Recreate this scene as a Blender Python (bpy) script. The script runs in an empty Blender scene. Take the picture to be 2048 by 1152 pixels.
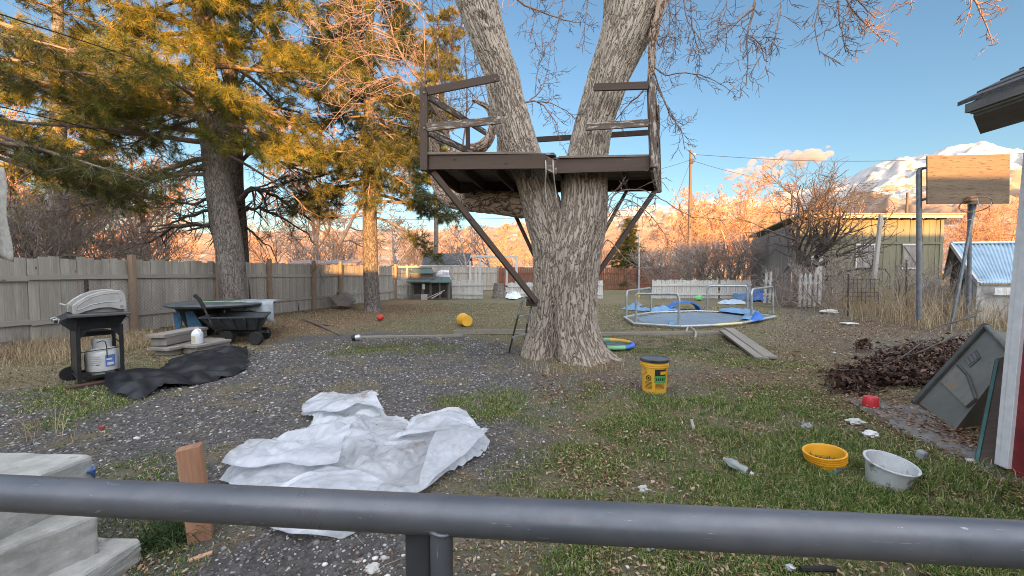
import bpy, bmesh, math, random
import numpy as np
from mathutils import Vector, Matrix, noise as mnoise
D = bpy.data; S = bpy.context.scene; C = S.collection
R = math.radians; PI = math.pi
random.seed(7); RNG = np.random.default_rng(11)

# ---------------------------------------------------------------- camera, sky, sun, exposure
H = 1.33; F = 800.0; PITCH = R(2.3)
cam = D.objects.new('camera', D.cameras.new('camera')); C.objects.link(cam)
cam.location = (0, 0, H); cam.rotation_euler = (PI/2 - PITCH, 0, 0)
cam.data.sensor_width = 36; cam.data.lens = 36*F/2048
cam.data.clip_start = 0.02; cam.data.clip_end = 40000
S.camera = cam
SUN_AZ = R(12); SUN_EL = R(2.6)          # behind the camera, a little to the right
w = D.worlds.new('World'); S.world = w; w.use_nodes = True
wn = w.node_tree; bg = wn.nodes['Background']
sky = wn.nodes.new('ShaderNodeTexSky'); sky.sky_type = 'NISHITA'; sky.sun_disc = False
sky.sun_elevation = SUN_EL; sky.sun_rotation = PI - SUN_AZ
sky.altitude = 1400; sky.air_density = 1.0; sky.dust_density = 1.2; sky.ozone_density = 1.9
bg.inputs[1].default_value = 0.15
# added fill: sky brightened overhead and behind the camera to lift the shaded yard
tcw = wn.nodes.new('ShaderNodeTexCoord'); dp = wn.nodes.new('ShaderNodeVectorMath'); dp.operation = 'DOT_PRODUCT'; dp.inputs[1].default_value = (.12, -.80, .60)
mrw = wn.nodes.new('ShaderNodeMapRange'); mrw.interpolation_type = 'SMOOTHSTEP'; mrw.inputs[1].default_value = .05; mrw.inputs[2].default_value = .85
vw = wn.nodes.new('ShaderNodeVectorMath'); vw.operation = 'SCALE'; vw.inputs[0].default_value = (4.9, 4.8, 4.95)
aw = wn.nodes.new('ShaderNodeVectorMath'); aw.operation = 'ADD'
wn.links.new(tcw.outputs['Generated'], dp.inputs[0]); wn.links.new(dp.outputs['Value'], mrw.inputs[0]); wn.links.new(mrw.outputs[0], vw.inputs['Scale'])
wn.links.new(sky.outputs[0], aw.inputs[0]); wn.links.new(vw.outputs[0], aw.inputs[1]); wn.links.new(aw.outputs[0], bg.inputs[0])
sl = D.lights.new('sun', 'SUN'); sl.energy = 5.0; sl.angle = R(0.5); sl.color = (1.0, 0.50, 0.15)
so = D.objects.new('sun', sl); C.objects.link(so)
sdir = Vector((math.sin(SUN_AZ)*math.cos(SUN_EL), -math.cos(SUN_AZ)*math.cos(SUN_EL), math.sin(SUN_EL)))
so.rotation_euler = sdir.to_track_quat('Z', 'Y').to_euler(); so.location = (0, -20, 12)
S.view_settings.view_transform = 'Standard'; S.view_settings.look = 'None'
S.view_settings.gamma = 1; S.view_settings.exposure = 1.86
S.cycles.max_bounces = 8; S.cycles.diffuse_bounces = 4; S.cycles.glossy_bounces = 3; S.cycles.volume_bounces = 7; S.cycles.transparent_max_bounces = 8
S.cycles.use_denoising = True; S.cycles.denoiser = 'OPENIMAGEDENOISE'; S.cycles.denoising_prefilter = 'NONE'; S.cycles.denoising_input_passes = 'RGB_ALBEDO_NORMAL'; S.cycles.filter_width = 1.0; S.cycles.sample_clamp_indirect = 4; S.cycles.caustics_reflective = False; S.cycles.caustics_refractive = False

# ---------------------------------------------------------------- placing helpers
def ray(px, py):
    f = Vector((0, math.cos(PITCH), -math.sin(PITCH))); u = Vector((0, math.sin(PITCH), math.cos(PITCH)))
    return f*F + Vector((px-1024, 0, 0)) + u*(576-py)
def P(px, py, Y):
    d = ray(px, py); return Vector((0, 0, H)) + d*(Y/d.y)
def G(px, py, z=0.0):
    d = ray(px, py); return Vector((0, 0, H)) + d*((z-H)/d.z)

def tag(o, label=None, cat=None, group=None, kind=None):
    if label: o['label'] = label
    if cat: o['category'] = cat
    if group: o['group'] = group
    if kind: o['kind'] = kind
    return o
def thing(name, label, cat, loc=(0, 0, 0), group=None):
    o = D.objects.new(name, None); C.objects.link(o); o.location = loc; o.empty_display_size = .1
    bpy.context.view_layer.update()
    return tag(o, label, cat, group)
def root_of(p):
    v = Vector((0, 0, 0))
    while p is not None: v += p.location; p = p.parent
    return v
def copy_tree(o, parent=None):
    c = o.copy(); C.objects.link(c)
    if parent is not None: c.parent = parent
    for ch in o.children: copy_tree(ch, c)
    return c

class MB:
    """collects shapes in world space; build() links them as one mesh object"""
    def __init__(s): s.v = []; s.f = []; s.uv = []
    def add(s, vs, fs, uvs=None):
        o = len(s.v); s.v += [Vector(a) for a in vs]
        for i, f in enumerate(fs):
            s.f.append([o+k for k in f])
            s.uv += list(uvs[i]) if uvs else [(vs[k][0], vs[k][2]+vs[k][1]*.7) for k in f]
    def beam(s, a, b, w, t, side=None, taper=1.0):
        """box from a to b, w along side, t along the third axis"""
        a = Vector(a); b = Vector(b); d = b-a; L = d.length; d.normalize()
        if side is None: side = Vector((0, 0, 1)).cross(d) if abs(d.z) < .95 else Vector((1, 0, 0))
        side = Vector(side); side = (side - d*side.dot(d)).normalized(); n = d.cross(side)
        vs = []
        for q, k in ((a, 1), (b, taper)):
            for i, j in ((-1, -1), (1, -1), (1, 1), (-1, 1)): vs.append(q + side*i*w/2*k + n*j*t/2*k)
        ou, ov = random.random()*40, random.random()*40
        fs = [(3, 2, 1, 0), (4, 5, 6, 7)]; us = [[(ou, ov), (ou, ov+w), (ou+t, ov+w), (ou+t, ov)]]*2
        for k in range(4):
            q = (k+1) % 4; ww = w if k % 2 == 0 else t
            fs.append((k, q, q+4, k+4)); o2 = ov + k*.37
            us.append([(ou, o2), (ou, o2+ww), (ou+L, o2+ww), (ou+L, o2)])
        s.add(vs, fs, us); return s
    def box(s, c, sz, rz=0.0, rx=0.0, ry=0.0):
        m = Matrix.Rotation(rz, 3, 'Z') @ Matrix.Rotation(ry, 3, 'Y') @ Matrix.Rotation(rx, 3, 'X')
        c = Vector(c); ax = max(range(3), key=lambda i: sz[i])
        e = [m @ Vector([1 if i == k else 0 for i in range(3)]) for k in range(3)]
        o = [k for k in range(3) if k != ax]
        return s.beam(c - e[ax]*sz[ax]/2, c + e[ax]*sz[ax]/2, sz[o[0]], sz[o[1]], side=e[o[0]])
    def tube(s, pts, rad, n=10, cap=True):
        pts = [Vector(p) for p in pts]
        if not hasattr(rad, '__len__'): rad = [rad]*len(pts)
        vs = []; up = None; L = 0; Ls = []
        for i, p in enumerate(pts):
            t = (pts[min(i+1, len(pts)-1)] - pts[max(i-1, 0)]).normalized()
            if up is None: up = t.orthogonal().normalized()
            up = (up - t*up.dot(t)).normalized(); v = t.cross(up)
            if i: L += (p-pts[i-1]).length
            Ls.append(L)
            for k in range(n):
                a = 2*PI*k/n; vs.append(p + (up*math.cos(a) + v*math.sin(a))*rad[i])
        fs = []; us = []; rm = sum(rad)/len(rad)
        for i in range(len(pts)-1):
            for k in range(n):
                q = (k+1) % n; fs.append((i*n+k, i*n+q, (i+1)*n+q, (i+1)*n+k))
                u0, u1 = 2*PI*rm*k/n, 2*PI*rm*(k+1)/n
                us.append([(Ls[i], u0), (Ls[i], u1), (Ls[i+1], u1), (Ls[i+1], u0)])
        if cap:
            fs.append(tuple(reversed(range(n)))); us.append([(0, 0)]*n)
            fs.append(tuple((len(pts)-1)*n+k for k in range(n))); us.append([(0, 0)]*n)
        s.add(vs, fs, us); return s
    def lathe(s, c, prof, n=24, m=None, cap=True):
        """prof = [(r, z)...] turned about z through c; m = 3x3 rotation"""
        c = Vector(c); vs = []; fs = []; us = []
        for r, z in prof:
            for k in range(n):
                a = 2*PI*k/n; q = Vector((r*math.cos(a), r*math.sin(a), z))
                vs.append(c + (m @ q if m else q))
        for i in range(len(prof)-1):
            for k in range(n):
                q = (k+1) % n; fs.append((i*n+k, i*n+q, (i+1)*n+q, (i+1)*n+k))
                us.append([(k/n, prof[i][1]), ((k+1)/n, prof[i][1]), ((k+1)/n, prof[i+1][1]), (k/n, prof[i+1][1])])
        if cap:
            if prof[0][0] > 1e-4: fs.append(tuple(reversed(range(n)))); us.append([(0, 0)]*n)
            if prof[-1][0] > 1e-4: fs.append(tuple((len(prof)-1)*n+k for k in range(n))); us.append([(0, 0)]*n)
        s.add(vs, fs, us); return s
    def prism(s, pts, d):
        """flat polygon pushed along vector d"""
        pts = [Vector(p) for p in pts]; d = Vector(d); n = len(pts)
        fs = [tuple(range(n)), tuple(n+k for k in reversed(range(n)))]
        for k in range(n): fs.append((k, (k+1) % n, n+(k+1) % n, n+k))
        s.add(pts + [p+d for p in pts], fs); return s
    def blob(s, c, r, sc=(1, 1, 1), sub=2, rough=.15, seed=0):
        bm = bmesh.new(); bmesh.ops.create_icosphere(bm, subdivisions=sub, radius=1)
        o = Vector((seed*3.1, seed*1.7, 0)); vs = []
        for v in bm.verts:
            k = 1 + rough*mnoise.noise(v.co*1.7 + o)*2
            vs.append(Vector(c) + Vector([v.co[i]*k*r*sc[i] for i in range(3)]))
        s.add(vs, [[v.index for v in f.verts] for f in bm.faces]); bm.free(); return s
    def build(s, name, mat, parent=None, smooth=False, bevel=0.0, loc=None, angle=40):
        o0 = root_of(parent) if parent is not None else Vector(loc or (0, 0, 0))
        me = D.meshes.new(name); me.from_pydata([tuple(v-o0) for v in s.v], [], s.f)
        uvl = me.uv_layers.new(name='UVMap'); uvl.data.foreach_set('uv', [c for u in s.uv for c in u])
        me.materials.append(mat)
        bm = bmesh.new(); bm.from_mesh(me); bmesh.ops.recalc_face_normals(bm, faces=bm.faces)
        bm.to_mesh(me); bm.free(); me.update()
        o = D.objects.new(name, me); C.objects.link(o)
        if parent is not None: o.parent = parent
        else: o.location = o0
        if smooth:
            me.polygons.foreach_set('use_smooth', [True]*len(me.polygons))
            me.set_sharp_from_angle(angle=R(angle))
        if bevel:
            b = o.modifiers.new('bevel', 'BEVEL'); b.width = bevel; b.segments = 2; b.limit_method = 'ANGLE'
        return o

def npmesh(name, V, Fa, mat, parent=None, loc=(0, 0, 0), attr=None, uv=None, smooth=False):
    """mesh from numpy arrays; Fa = (n,3) or (n,4) indices"""
    o0 = root_of(parent) if parent is not None else Vector(loc)
    V = np.asarray(V, np.float32) - np.array(o0, np.float32); Fa = np.asarray(Fa, np.int32)
    me = D.meshes.new(name); k = Fa.shape[1]
    me.vertices.add(len(V)); me.vertices.foreach_set('co', V.ravel())
    me.loops.add(Fa.size); me.loops.foreach_set('vertex_index', Fa.ravel())
    me.polygons.add(len(Fa)); me.polygons.foreach_set('loop_start', np.arange(0, Fa.size, k, dtype=np.int32))
    for an, av in (attr or {}).items():
        a = me.attributes.new(an, 'FLOAT', 'POINT'); a.data.foreach_set('value', np.asarray(av, np.float32))
    if uv is not None:
        ul = me.uv_layers.new(name='UVMap'); ul.data.foreach_set('uv', np.asarray(uv, np.float32)[Fa.ravel()].ravel())
    me.update(calc_edges=True); me.validate()
    if smooth: me.polygons.foreach_set('use_smooth', [True]*len(me.polygons))
    me.materials.append(mat)
    o = D.objects.new(name, me); C.objects.link(o)
    if parent is not None: o.parent = parent
    else: o.location = o0
    return o

class TA:
    """many thin tubes in one numpy mesh"""
    def __init__(s): s.V = []; s.F = []; s.U = []; s.n = 0; s.a = []
    def add(s, pts, rad, n=4):
        p = np.asarray(pts, float); m = len(p); rad = np.asarray(rad, float)
        t = np.empty_like(p); t[1:-1] = p[2:]-p[:-2]; t[0] = p[1]-p[0]; t[-1] = p[-1]-p[-2]
        t /= np.linalg.norm(t, axis=1)[:, None]+1e-9
        ref = np.array([.31, .17, .94]) if abs(t[0, 2]) < .8 else np.array([.95, .2, .1])
        u = np.cross(t, ref); u /= np.linalg.norm(u, axis=1)[:, None]+1e-9; v = np.cross(t, u)
        a = np.arange(n)*2*PI/n
        V = p[:, None]+rad[:, None, None]*(u[:, None]*np.cos(a)[None, :, None]+v[:, None]*np.sin(a)[None, :, None])
        i = np.arange(m-1)[:, None]*n; k = np.arange(n)[None]; q = (k+1) % n
        s.F.append((np.stack([i+k, i+q, i+n+q, i+n+k], -1).reshape(-1, 4))+s.n)
        s.V.append(V.reshape(-1, 3)); s.n += m*n
        L = np.concatenate([[0], np.cumsum(np.linalg.norm(np.diff(p, axis=0), axis=1))])
        s.a.append(np.full(m*n, RNG.random()))
        s.U.append(np.stack([np.repeat(L, n), np.tile(a*rad.mean(), m)], -1))
    def build(s, name, mat, parent=None, loc=(0, 0, 0), smooth=True):
        return npmesh(name, np.concatenate(s.V), np.concatenate(s.F), mat, parent, loc, {'rnd': np.concatenate(s.a)}, np.concatenate(s.U), smooth)

# ---------------------------------------------------------------- materials
def nodes(name):
    m = D.materials.new(name); m.use_nodes = True; nt = m.node_tree
    return m, nt, nt.nodes['Principled BSDF']
def N(nt, t, **k):
    n = nt.nodes.new(t)
    for a, b in k.items():
        if a.startswith('i_'):
            key = a[2:]; key = int(key) if key.isdigit() else key
            n.inputs[key].default_value = b
        else: setattr(n, a, b)
    return n
def ramp(nt, fac, stops):
    r = N(nt, 'ShaderNodeValToRGB'); e = r.color_ramp.elements
    while len(e) > 1: e.remove(e[-1])
    for i, (p, c) in enumerate(stops):
        x = e[0] if i == 0 else e.new(p)
        x.position = p; x.color = tuple(c)+(1,)
    nt.links.new(fac, r.inputs[0]); return r.outputs[0]
def coords(nt, kind='Object', scale=(1, 1, 1)):
    tc = N(nt, 'ShaderNodeTexCoord'); mp = N(nt, 'ShaderNodeMapping'); mp.inputs['Scale'].default_value = scale
    nt.links.new(tc.outputs[kind], mp.inputs[0]); return mp.outputs[0]
def tex(nt, v, scale, detail=5, rough=.6, t='ShaderNodeTexNoise', dist=0.0):
    n = N(nt, t); n.inputs['Scale'].default_value = scale
    if t == 'ShaderNodeTexNoise':
        n.inputs['Detail'].default_value = detail; n.inputs['Roughness'].default_value = rough; n.inputs['Distortion'].default_value = dist
    nt.links.new(v, n.inputs['Vector']); return n.outputs[0]
def mixc(nt, fac, a, b, mode='MIX'):
    m = N(nt, 'ShaderNodeMix', data_type='RGBA', blend_type=mode)
    for s_, v in ((0, fac), (6, a), (7, b)):
        if hasattr(v, 'is_output'): nt.links.new(v, m.inputs[s_])
        else: m.inputs[s_].default_value = (tuple(v)+(1,)) if s_ else v
    return m.outputs[2]
def bump(nt, b, h, strength=.4, dist=.01, prev=None):
    n = N(nt, 'ShaderNodeBump'); n.inputs['Strength'].default_value = strength; n.inputs['Distance'].default_value = dist
    nt.links.new(h, n.inputs['Height'])
    if prev: nt.links.new(prev, n.inputs['Normal'])
    nt.links.new(n.outputs[0], b.inputs['Normal']); return n.outputs[0]
def mat(name, c1, c2, scale=6, rough=.8, metal=0.0, bs=.3, bscale=60, bd=.004, stops=(.35, .65), uv=False, stretch=(1, 1, 1), spec=.4, dirt=None, dirt_at=.6, dscale=3, **kw):
    m, nt, b = nodes(name); v = coords(nt, 'UV' if uv else 'Object', stretch)
    c = ramp(nt, tex(nt, v, scale, 7, .65), [(stops[0], c1), (stops[1], c2)])
    if dirt:
        v2 = coords(nt, 'UV' if uv else 'Object'); f = ramp(nt, tex(nt, v2, dscale, 8, .7), [(dirt_at, (0, 0, 0)), (dirt_at+.07, (1, 1, 1))])
        c = mixc(nt, f, c, dirt)
    nt.links.new(c, b.inputs['Base Color']); b.inputs['Roughness'].default_value = rough; b.inputs['Metallic'].default_value = metal
    b.inputs['Specular IOR Level'].default_value = spec
    if bs: bump(nt, b, tex(nt, v, bscale, 4, .6), bs, bd)
    for k_, x in kw.items(): b.inputs[k_.replace('_', ' ')].default_value = x
    return m
def wood(name, c1, c2, c3=None, c3at=.62, rough=.85, bs=.5, knots=True):
    m, nt, b = nodes(name)
    g = tex(nt, coords(nt, 'UV', (1.5, 26, 1)), 2.2, 8, .7, dist=.4); lo = tex(nt, coords(nt, 'UV', (.25, 3.5, 1)), 1.3, 3, .5)
    ad = N(nt, 'ShaderNodeMath', operation='ADD'); nt.links.new(g, ad.inputs[0]); nt.links.new(lo, ad.inputs[1])
    hf = N(nt, 'ShaderNodeMath', operation='MULTIPLY', i_1=.5); nt.links.new(ad.outputs[0], hf.inputs[0])
    c = ramp(nt, hf.outputs[0], [(.36, c1), (.62, c2)])
    if c3:
        f = ramp(nt, tex(nt, coords(nt, 'UV', (3, 16, 1)), 1.6, 8, .75), [(c3at, (0, 0, 0)), (c3at+.03, (1, 1, 1))]); c = mixc(nt, f, c, c3)
    vo = N(nt, 'ShaderNodeTexVoronoi'); vo.inputs['Scale'].default_value = 2.3; nt.links.new(coords(nt, 'UV', (1, 2.2, 1)), vo.inputs['Vector'])
    kn = ramp(nt, vo.outputs['Distance'], [(.045, (1, 1, 1)), (.075, (0, 0, 0))]); c = mixc(nt, kn, c, tuple(x*.45 for x in c1)) if knots else c
    nt.links.new(c, b.inputs['Base Color']); b.inputs['Roughness'].default_value = rough; b.inputs['Specular IOR Level'].default_value = .25
    bump(nt, b, g, bs, .004); return m
def rndmat(name, stops, rough=.8, trans=0.0, spec=.3, scale=0):
    """colour picked per leaf / blade / pebble from the 'rnd' attribute"""
    m, nt, b = nodes(name); a = N(nt, 'ShaderNodeAttribute', attribute_name='rnd'); f = a.outputs['Fac']
    if scale:
        ad = N(nt, 'ShaderNodeMath', operation='MULTIPLY_ADD', i_1=.5); nt.links.new(f, ad.inputs[0])
        ml = N(nt, 'ShaderNodeMath', operation='MULTIPLY', i_1=.55); nt.links.new(tex(nt, coords(nt), scale, 4), ml.inputs[0]); nt.links.new(ml.outputs[0], ad.inputs[2]); f = ad.outputs[0]
    c = ramp(nt, f, stops); nt.links.new(c, b.inputs['Base Color']); b.inputs['Roughness'].default_value = rough
    b.inputs['Specular IOR Level'].default_value = spec
    if trans:
        tr = N(nt, 'ShaderNodeBsdfTranslucent'); nt.links.new(c, tr.inputs[0]); mx = N(nt, 'ShaderNodeMixShader', i_0=trans)
        nt.links.new(b.outputs[0], mx.inputs[1]); nt.links.new(tr.outputs[0], mx.inputs[2])
        nt.links.new(mx.outputs[0], nt.nodes['Material Output'].inputs['Surface'])
    return m
def bark(name, c1, c2, su=22, sv=7, amp=.02, crack=(.05, .035, .025), true_disp=True, fine=.25):
    """interlacing ridges with deep furrows; UV = (along, around) in metres"""
    m, nt, b = nodes(name)
    def fur(sv_, su_, off, width, dist):
        tc = N(nt, 'ShaderNodeTexCoord'); mp = N(nt, 'ShaderNodeMapping'); mp.inputs['Scale'].default_value = (sv_, su_, 1); mp.inputs['Location'].default_value = (off, off*1.7, off); nt.links.new(tc.outputs['UV'], mp.inputs[0])
        n_ = tex(nt, mp.outputs[0], 1.0, 2.5, .5, dist=dist); s_ = N(nt, 'ShaderNodeMath', operation='SUBTRACT', i_1=.5); nt.links.new(n_, s_.inputs[0]); a_ = N(nt, 'ShaderNodeMath', operation='ABSOLUTE'); nt.links.new(s_.outputs[0], a_.inputs[0])
        r_ = N(nt, 'ShaderNodeMapRange', interpolation_type='SMOOTHSTEP'); r_.inputs[2].default_value = width; nt.links.new(a_.outputs[0], r_.inputs[0]); return r_.outputs[0]
    f1 = fur(sv, su, 3.1, .055, .35); f2 = fur(sv*1.5, su*1.25, 11.7, .045, .5)
    mn = N(nt, 'ShaderNodeMath', operation='MINIMUM'); nt.links.new(f1, mn.inputs[0]); nt.links.new(f2, mn.inputs[1])
    f3 = fur(sv*4.5, su*1.6, 23.0, .06, .3); hn = tex(nt, coords(nt, 'UV', (16, 45, 1)), 1.5, 6, .7)
    s1 = N(nt, 'ShaderNodeMath', operation='MULTIPLY_ADD', i_1=.13); nt.links.new(f3, s1.inputs[0]); nt.links.new(mn.outputs[0], s1.inputs[2])
    s2 = N(nt, 'ShaderNodeMath', operation='MULTIPLY_ADD', i_1=fine*1.6); nt.links.new(hn, s2.inputs[0]); nt.links.new(s1.outputs[0], s2.inputs[2])
    c = ramp(nt, tex(nt, coords(nt, 'UV', (5, 16, 1)), 2.5, 7, .75), [(.34, c1), (.64, c2)])
    c = mixc(nt, ramp(nt, mn.outputs[0], [(.0, (1, 1, 1)), (.5, (0, 0, 0))]), c, crack)
    nt.links.new(c, b.inputs['Base Color']); b.inputs['Roughness'].default_value = .92; b.inputs['Specular IOR Level'].default_value = .15
    if true_disp:
        dn = N(nt, 'ShaderNodeDisplacement'); dn.inputs['Scale'].default_value = amp; dn.inputs['Midlevel'].default_value = 1.0
        nt.links.new(s2.outputs[0], dn.inputs[0]); nt.links.new(dn.outputs[0], nt.nodes['Material Output'].inputs['Displacement'])
        m.displacement_method = 'BOTH'
    else: bump(nt, b, s2.outputs[0], .9, amp)
    return m

def vnoise(x, y, sc, seed=0, octv=4):
    r = np.random.default_rng(seed); T = r.random((256, 256)); out = np.zeros_like(x, float); a = 1.0; tot = 0
    for k in range(octv):
        X = x*sc + 37.3*k; Y = y*sc + 11.7*k; xi = np.floor(X).astype(int); yi = np.floor(Y).astype(int)
        fx = X-xi; fy = Y-yi; fx = fx*fx*(3-2*fx); fy = fy*fy*(3-2*fy)
        g = lambda i, j: T[(xi+i) % 256, (yi+j) % 256]
        out += a*((g(0, 0)*(1-fx)+g(1, 0)*fx)*(1-fy)+(g(0, 1)*(1-fx)+g(1, 1)*fx)*fy); tot += a; a *= .55; sc *= 2.03
    return out/tot
def inpoly(x, y, poly, soft=.2):
    """1 inside, 0 outside, soft edge in metres"""
    ins = np.zeros(x.shape, bool); dm = np.full(x.shape, 1e9); n = len(poly)
    for i in range(n):
        x0, y0 = poly[i]; x1, y1 = poly[(i+1) % n]
        cnd = ((y0 > y) != (y1 > y)); xx = (x1-x0)*(y-y0)/((y1-y0) if abs(y1-y0) > 1e-9 else 1e-9)+x0
        ins ^= cnd & (x < xx)
        dx, dy = x1-x0, y1-y0; t = np.clip(((x-x0)*dx+(y-y0)*dy)/(dx*dx+dy*dy+1e-9), 0, 1)
        dm = np.minimum(dm, np.hypot(x-x0-t*dx, y-y0-t*dy))
    return np.clip(.5+np.where(ins, dm, -dm)/soft/2, 0, 1)
def gp(*pts): return [tuple(G(a, b)[:2]) for a, b in pts]
# ================================================================ THE GROUND
GRAVEL = gp((-200, 800), (130, 775), (300, 760), (480, 712), (600, 672), (760, 662), (930, 672), (1010, 690), (1050, 742), (1090, 800), (1130, 880), (1110, 930), (1000, 955), (960, 1010), (1020, 1080), (1120, 1152), (1150, 1500), (-900, 1500))
GRASS = gp((1060, 800), (1160, 768), (1330, 790), (1490, 770), (1600, 775), (1690, 815), (1800, 865), (1905, 925), (2060, 1010), (2300, 1200), (2300, 1600), (1250, 1600), (1180, 1152), (1060, 1090), (985, 1010), (1010, 950), (1150, 905), (1190, 850))
GRASS2 = gp((1215, 678), (1450, 672), (1560, 700), (1600, 730), (1480, 730), (1380, 705), (1260, 700))
GRASS3 = gp((640, 690), (900, 680), (900, 700), (700, 706)); GRASS4 = gp((90, 788), (215, 760), (290, 800), (180, 835)); GRASS5 = gp((200, 1025), (380, 1040), (360, 1100), (250, 1090))
GRASS6 = gp((900, 800), (1010, 778), (1060, 800), (1080, 840), (960, 820)); GRASS7 = gp((240, 930), (340, 925), (350, 950), (220, 955))
LEAVES = gp((1700, 790), (1830, 830), (1900, 850), (2010, 900), (2000, 930), (1880, 890), (1790, 860), (1680, 810))
LEAVES2 = gp((1380, 760), (1640, 790), (1600, 770), (1700, 740), (1690, 680), (1900, 660), (1960, 640), (1600, 640), (1560, 690)); LEAVES3 = gp((2000, 950), (2200, 1050), (2200, 1100), (2020, 1000))
DIRT = gp((1000, 690), (1060, 690), (1080, 740), (1230, 745), (1420, 790), (1340, 800), (1090, 800), (1040, 760)); DIRT2 = gp((1240, 715), (1500, 735), (1560, 790), (1400, 800), (1240, 760))
DIRTR = gp((1560, 600), (2048, 640), (2048, 720), (1700, 720), (1560, 680)); LITTER = gp((520, 640), (1010, 608), (1700, 608), (1800, 650), (1600, 680), (1000, 672), (700, 660), (560, 680))
NEEDLES = gp((350, 700), (440, 650), (620, 612), (850, 600), (900, 620), (780, 640), (600, 670), (500, 690), (0, 720), (0, 700))
def masks(x, y):
    n1 = vnoise(x, y, 1.6, 1); n2 = vnoise(x, y, 3.5, 2); n3 = vnoise(x, y, .5, 3)
    j = (n1-.5)*.9; xx = x+j; yy = y+(n2-.5)*.7
    gv = inpoly(xx, yy, GRAVEL, .28)*np.clip((n2-.2)*4, .35, 1); gr = inpoly(xx, yy, GRASS, .25)
    for g in (GRASS2, GRASS3, GRASS4, GRASS5, GRASS6, GRASS7): gr = np.maximum(gr, inpoly(xx, yy, g, .3)*.8)
    bare = inpoly(x, y, gp((1110, 960), (1290, 945), (1420, 985), (1400, 1020), (1130, 1010)), .15)*.9
    gr = gr*(1-bare); gr *= np.clip((n2-.36)*8, .14, 1)*np.clip((n1-.20)*3.2, .3, 1)
    lf = np.maximum(np.maximum(inpoly(x, y, LEAVES, .12), inpoly(xx, yy, LEAVES3, .12)), inpoly(xx, yy, LEAVES2, .4)*.35)
    di = np.maximum(np.maximum(inpoly(xx, yy, DIRT, .2), inpoly(xx, yy, DIRT2, .3)*.5), inpoly(xx, yy, DIRTR, .6)*.8)
    nd = inpoly(xx, yy, NEEDLES, .5)
    gv = gv*(1-gr*.9)
    return gv, np.clip(gr, 0, 1), lf, di, nd
def axis(lo, hi, step, far):
    a = list(np.arange(lo, hi, step)); s_ = step; q = hi
    up = []
    while q < far: up.append(q); s_ *= 1.25; q += s_
    up.append(far); dn = []; s_ = step; q = lo-step
    while q > -far: dn.append(q); s_ *= 1.25; q -= s_
    dn.append(-far)
    return np.array(dn[::-1]+a+up)
ax = axis(-11, 13, .09, 12000); ay = axis(.2, 24, .09, 12000)
XX, YY = np.meshgrid(ax, ay); xs, ys = XX.ravel(), YY.ravel()
gv, gr, lf, di, nd = masks(xs, ys)
near = np.exp(-((np.hypot(xs, ys)/60)**2))
def zg(x, y): return ((vnoise(x, y, .35, 5)-.5)*.05 + (vnoise(x, y, 2.2, 6)-.5)*.018)*np.clip(1-np.hypot(x, y)/60, 0, 1)-.004
zs = zg(xs, ys)
nx, ny = len(ax), len(ay)
i, j = np.meshgrid(np.arange(nx-1), np.arange(ny-1)); q = (j*nx+i).ravel()
m, nt, b = nodes('ground')
v = coords(nt)
def at(nm): return N(nt, 'ShaderNodeAttribute', attribute_name=nm).outputs['Fac']
soil = ramp(nt, tex(nt, v, 9, 8, .75), [(.3, (.055, .045, .034)), (.55, (.14, .115, .08)), (.75, (.27, .22, .15))])
spk = N(nt, 'ShaderNodeTexVoronoi'); spk.inputs['Scale'].default_value = 38; nt.links.new(v, spk.inputs['Vector'])
# ordinary yard: tan leaf crumbs, straw and thin green
straw = ramp(nt, tex(nt, coords(nt, 'Object', (1, 2.2, 1)), 42, 6, .8, dist=1.5), [(.38, (.075, .062, .042)), (.5, (.21, .175, .11)), (.62, (.46, .39, .26))])
patch = ramp(nt, tex(nt, v, 1.1, 6, .65), [(.42, (0, 0, 0)), (.6, (1, 1, 1))])
grn = ramp(nt, tex(nt, v, 55, 6, .8), [(.35, (.05, .06, .022)), (.62, (.19, .20, .09))])
c = mixc(nt, .35, straw, soil); f5 = N(nt, 'ShaderNodeMath', operation='MULTIPLY', i_1=.55); nt.links.new(patch, f5.inputs[0])
c = mixc(nt, f5.outputs[0], c, grn)
ndl = ramp(nt, tex(nt, coords(nt, 'Object', (1, 1.6, 1)), 36, 6, .8, dist=2), [(.38, (.08, .05, .032)), (.5, (.22, .145, .09)), (.64, (.44, .31, .20))]); c = mixc(nt, at('needles'), c, ndl)
drt = ramp(nt, tex(nt, v, 26, 8, .8), [(.35, (.075, .064, .056)), (.6, (.19, .165, .145)), (.75, (.32, .28, .24))]); c = mixc(nt, at('dirt'), c, drt)
gvl = ramp(nt, spk.outputs['Color'], [(.0, (.040, .039, .040)), (.5, (.090, .086, .084)), (.85, (.19, .18, .17)), (.985, (.34, .31, .28))])
gvn = ramp(nt, tex(nt, v, 120, 5, .8), [(.3, (.035, .033, .033)), (.7, (.21, .20, .19))]); gvl = mixc(nt, .5, gvl, gvn); c = mixc(nt, at('gravel'), c, gvl)
grs = ramp(nt, tex(nt, v, 60, 6, .8), [(.35, (.022, .03, .012)), (.6, (.07, .085, .03))]); c = mixc(nt, at('grass'), c, grs)
lvs = ramp(nt, tex(nt, v, 40, 6, .8), [(.35, (.06, .03, .018)), (.6, (.22, .12, .07))]); c = mixc(nt, at('leaf'), c, lvs)
nt.links.new(c, b.inputs['Base Color']); b.inputs['Roughness'].default_value = .95; b.inputs['Specular IOR Level'].default_value = .1
b1 = bump(nt, b, spk.outputs['Distance'], .5, .012); bump(nt, b, tex(nt, v, 60, 6, .8), .8, .02, b1)
MGROUND = m
g = npmesh('ground', np.stack([xs, ys, zs], -1), np.stack([q, q+1, q+nx+1, q+nx], -1), m, attr={'gravel': gv, 'grass': gr, 'leaf': lf, 'dirt': di, 'needles': nd}, smooth=True)
tag(g, kind='structure')

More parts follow.
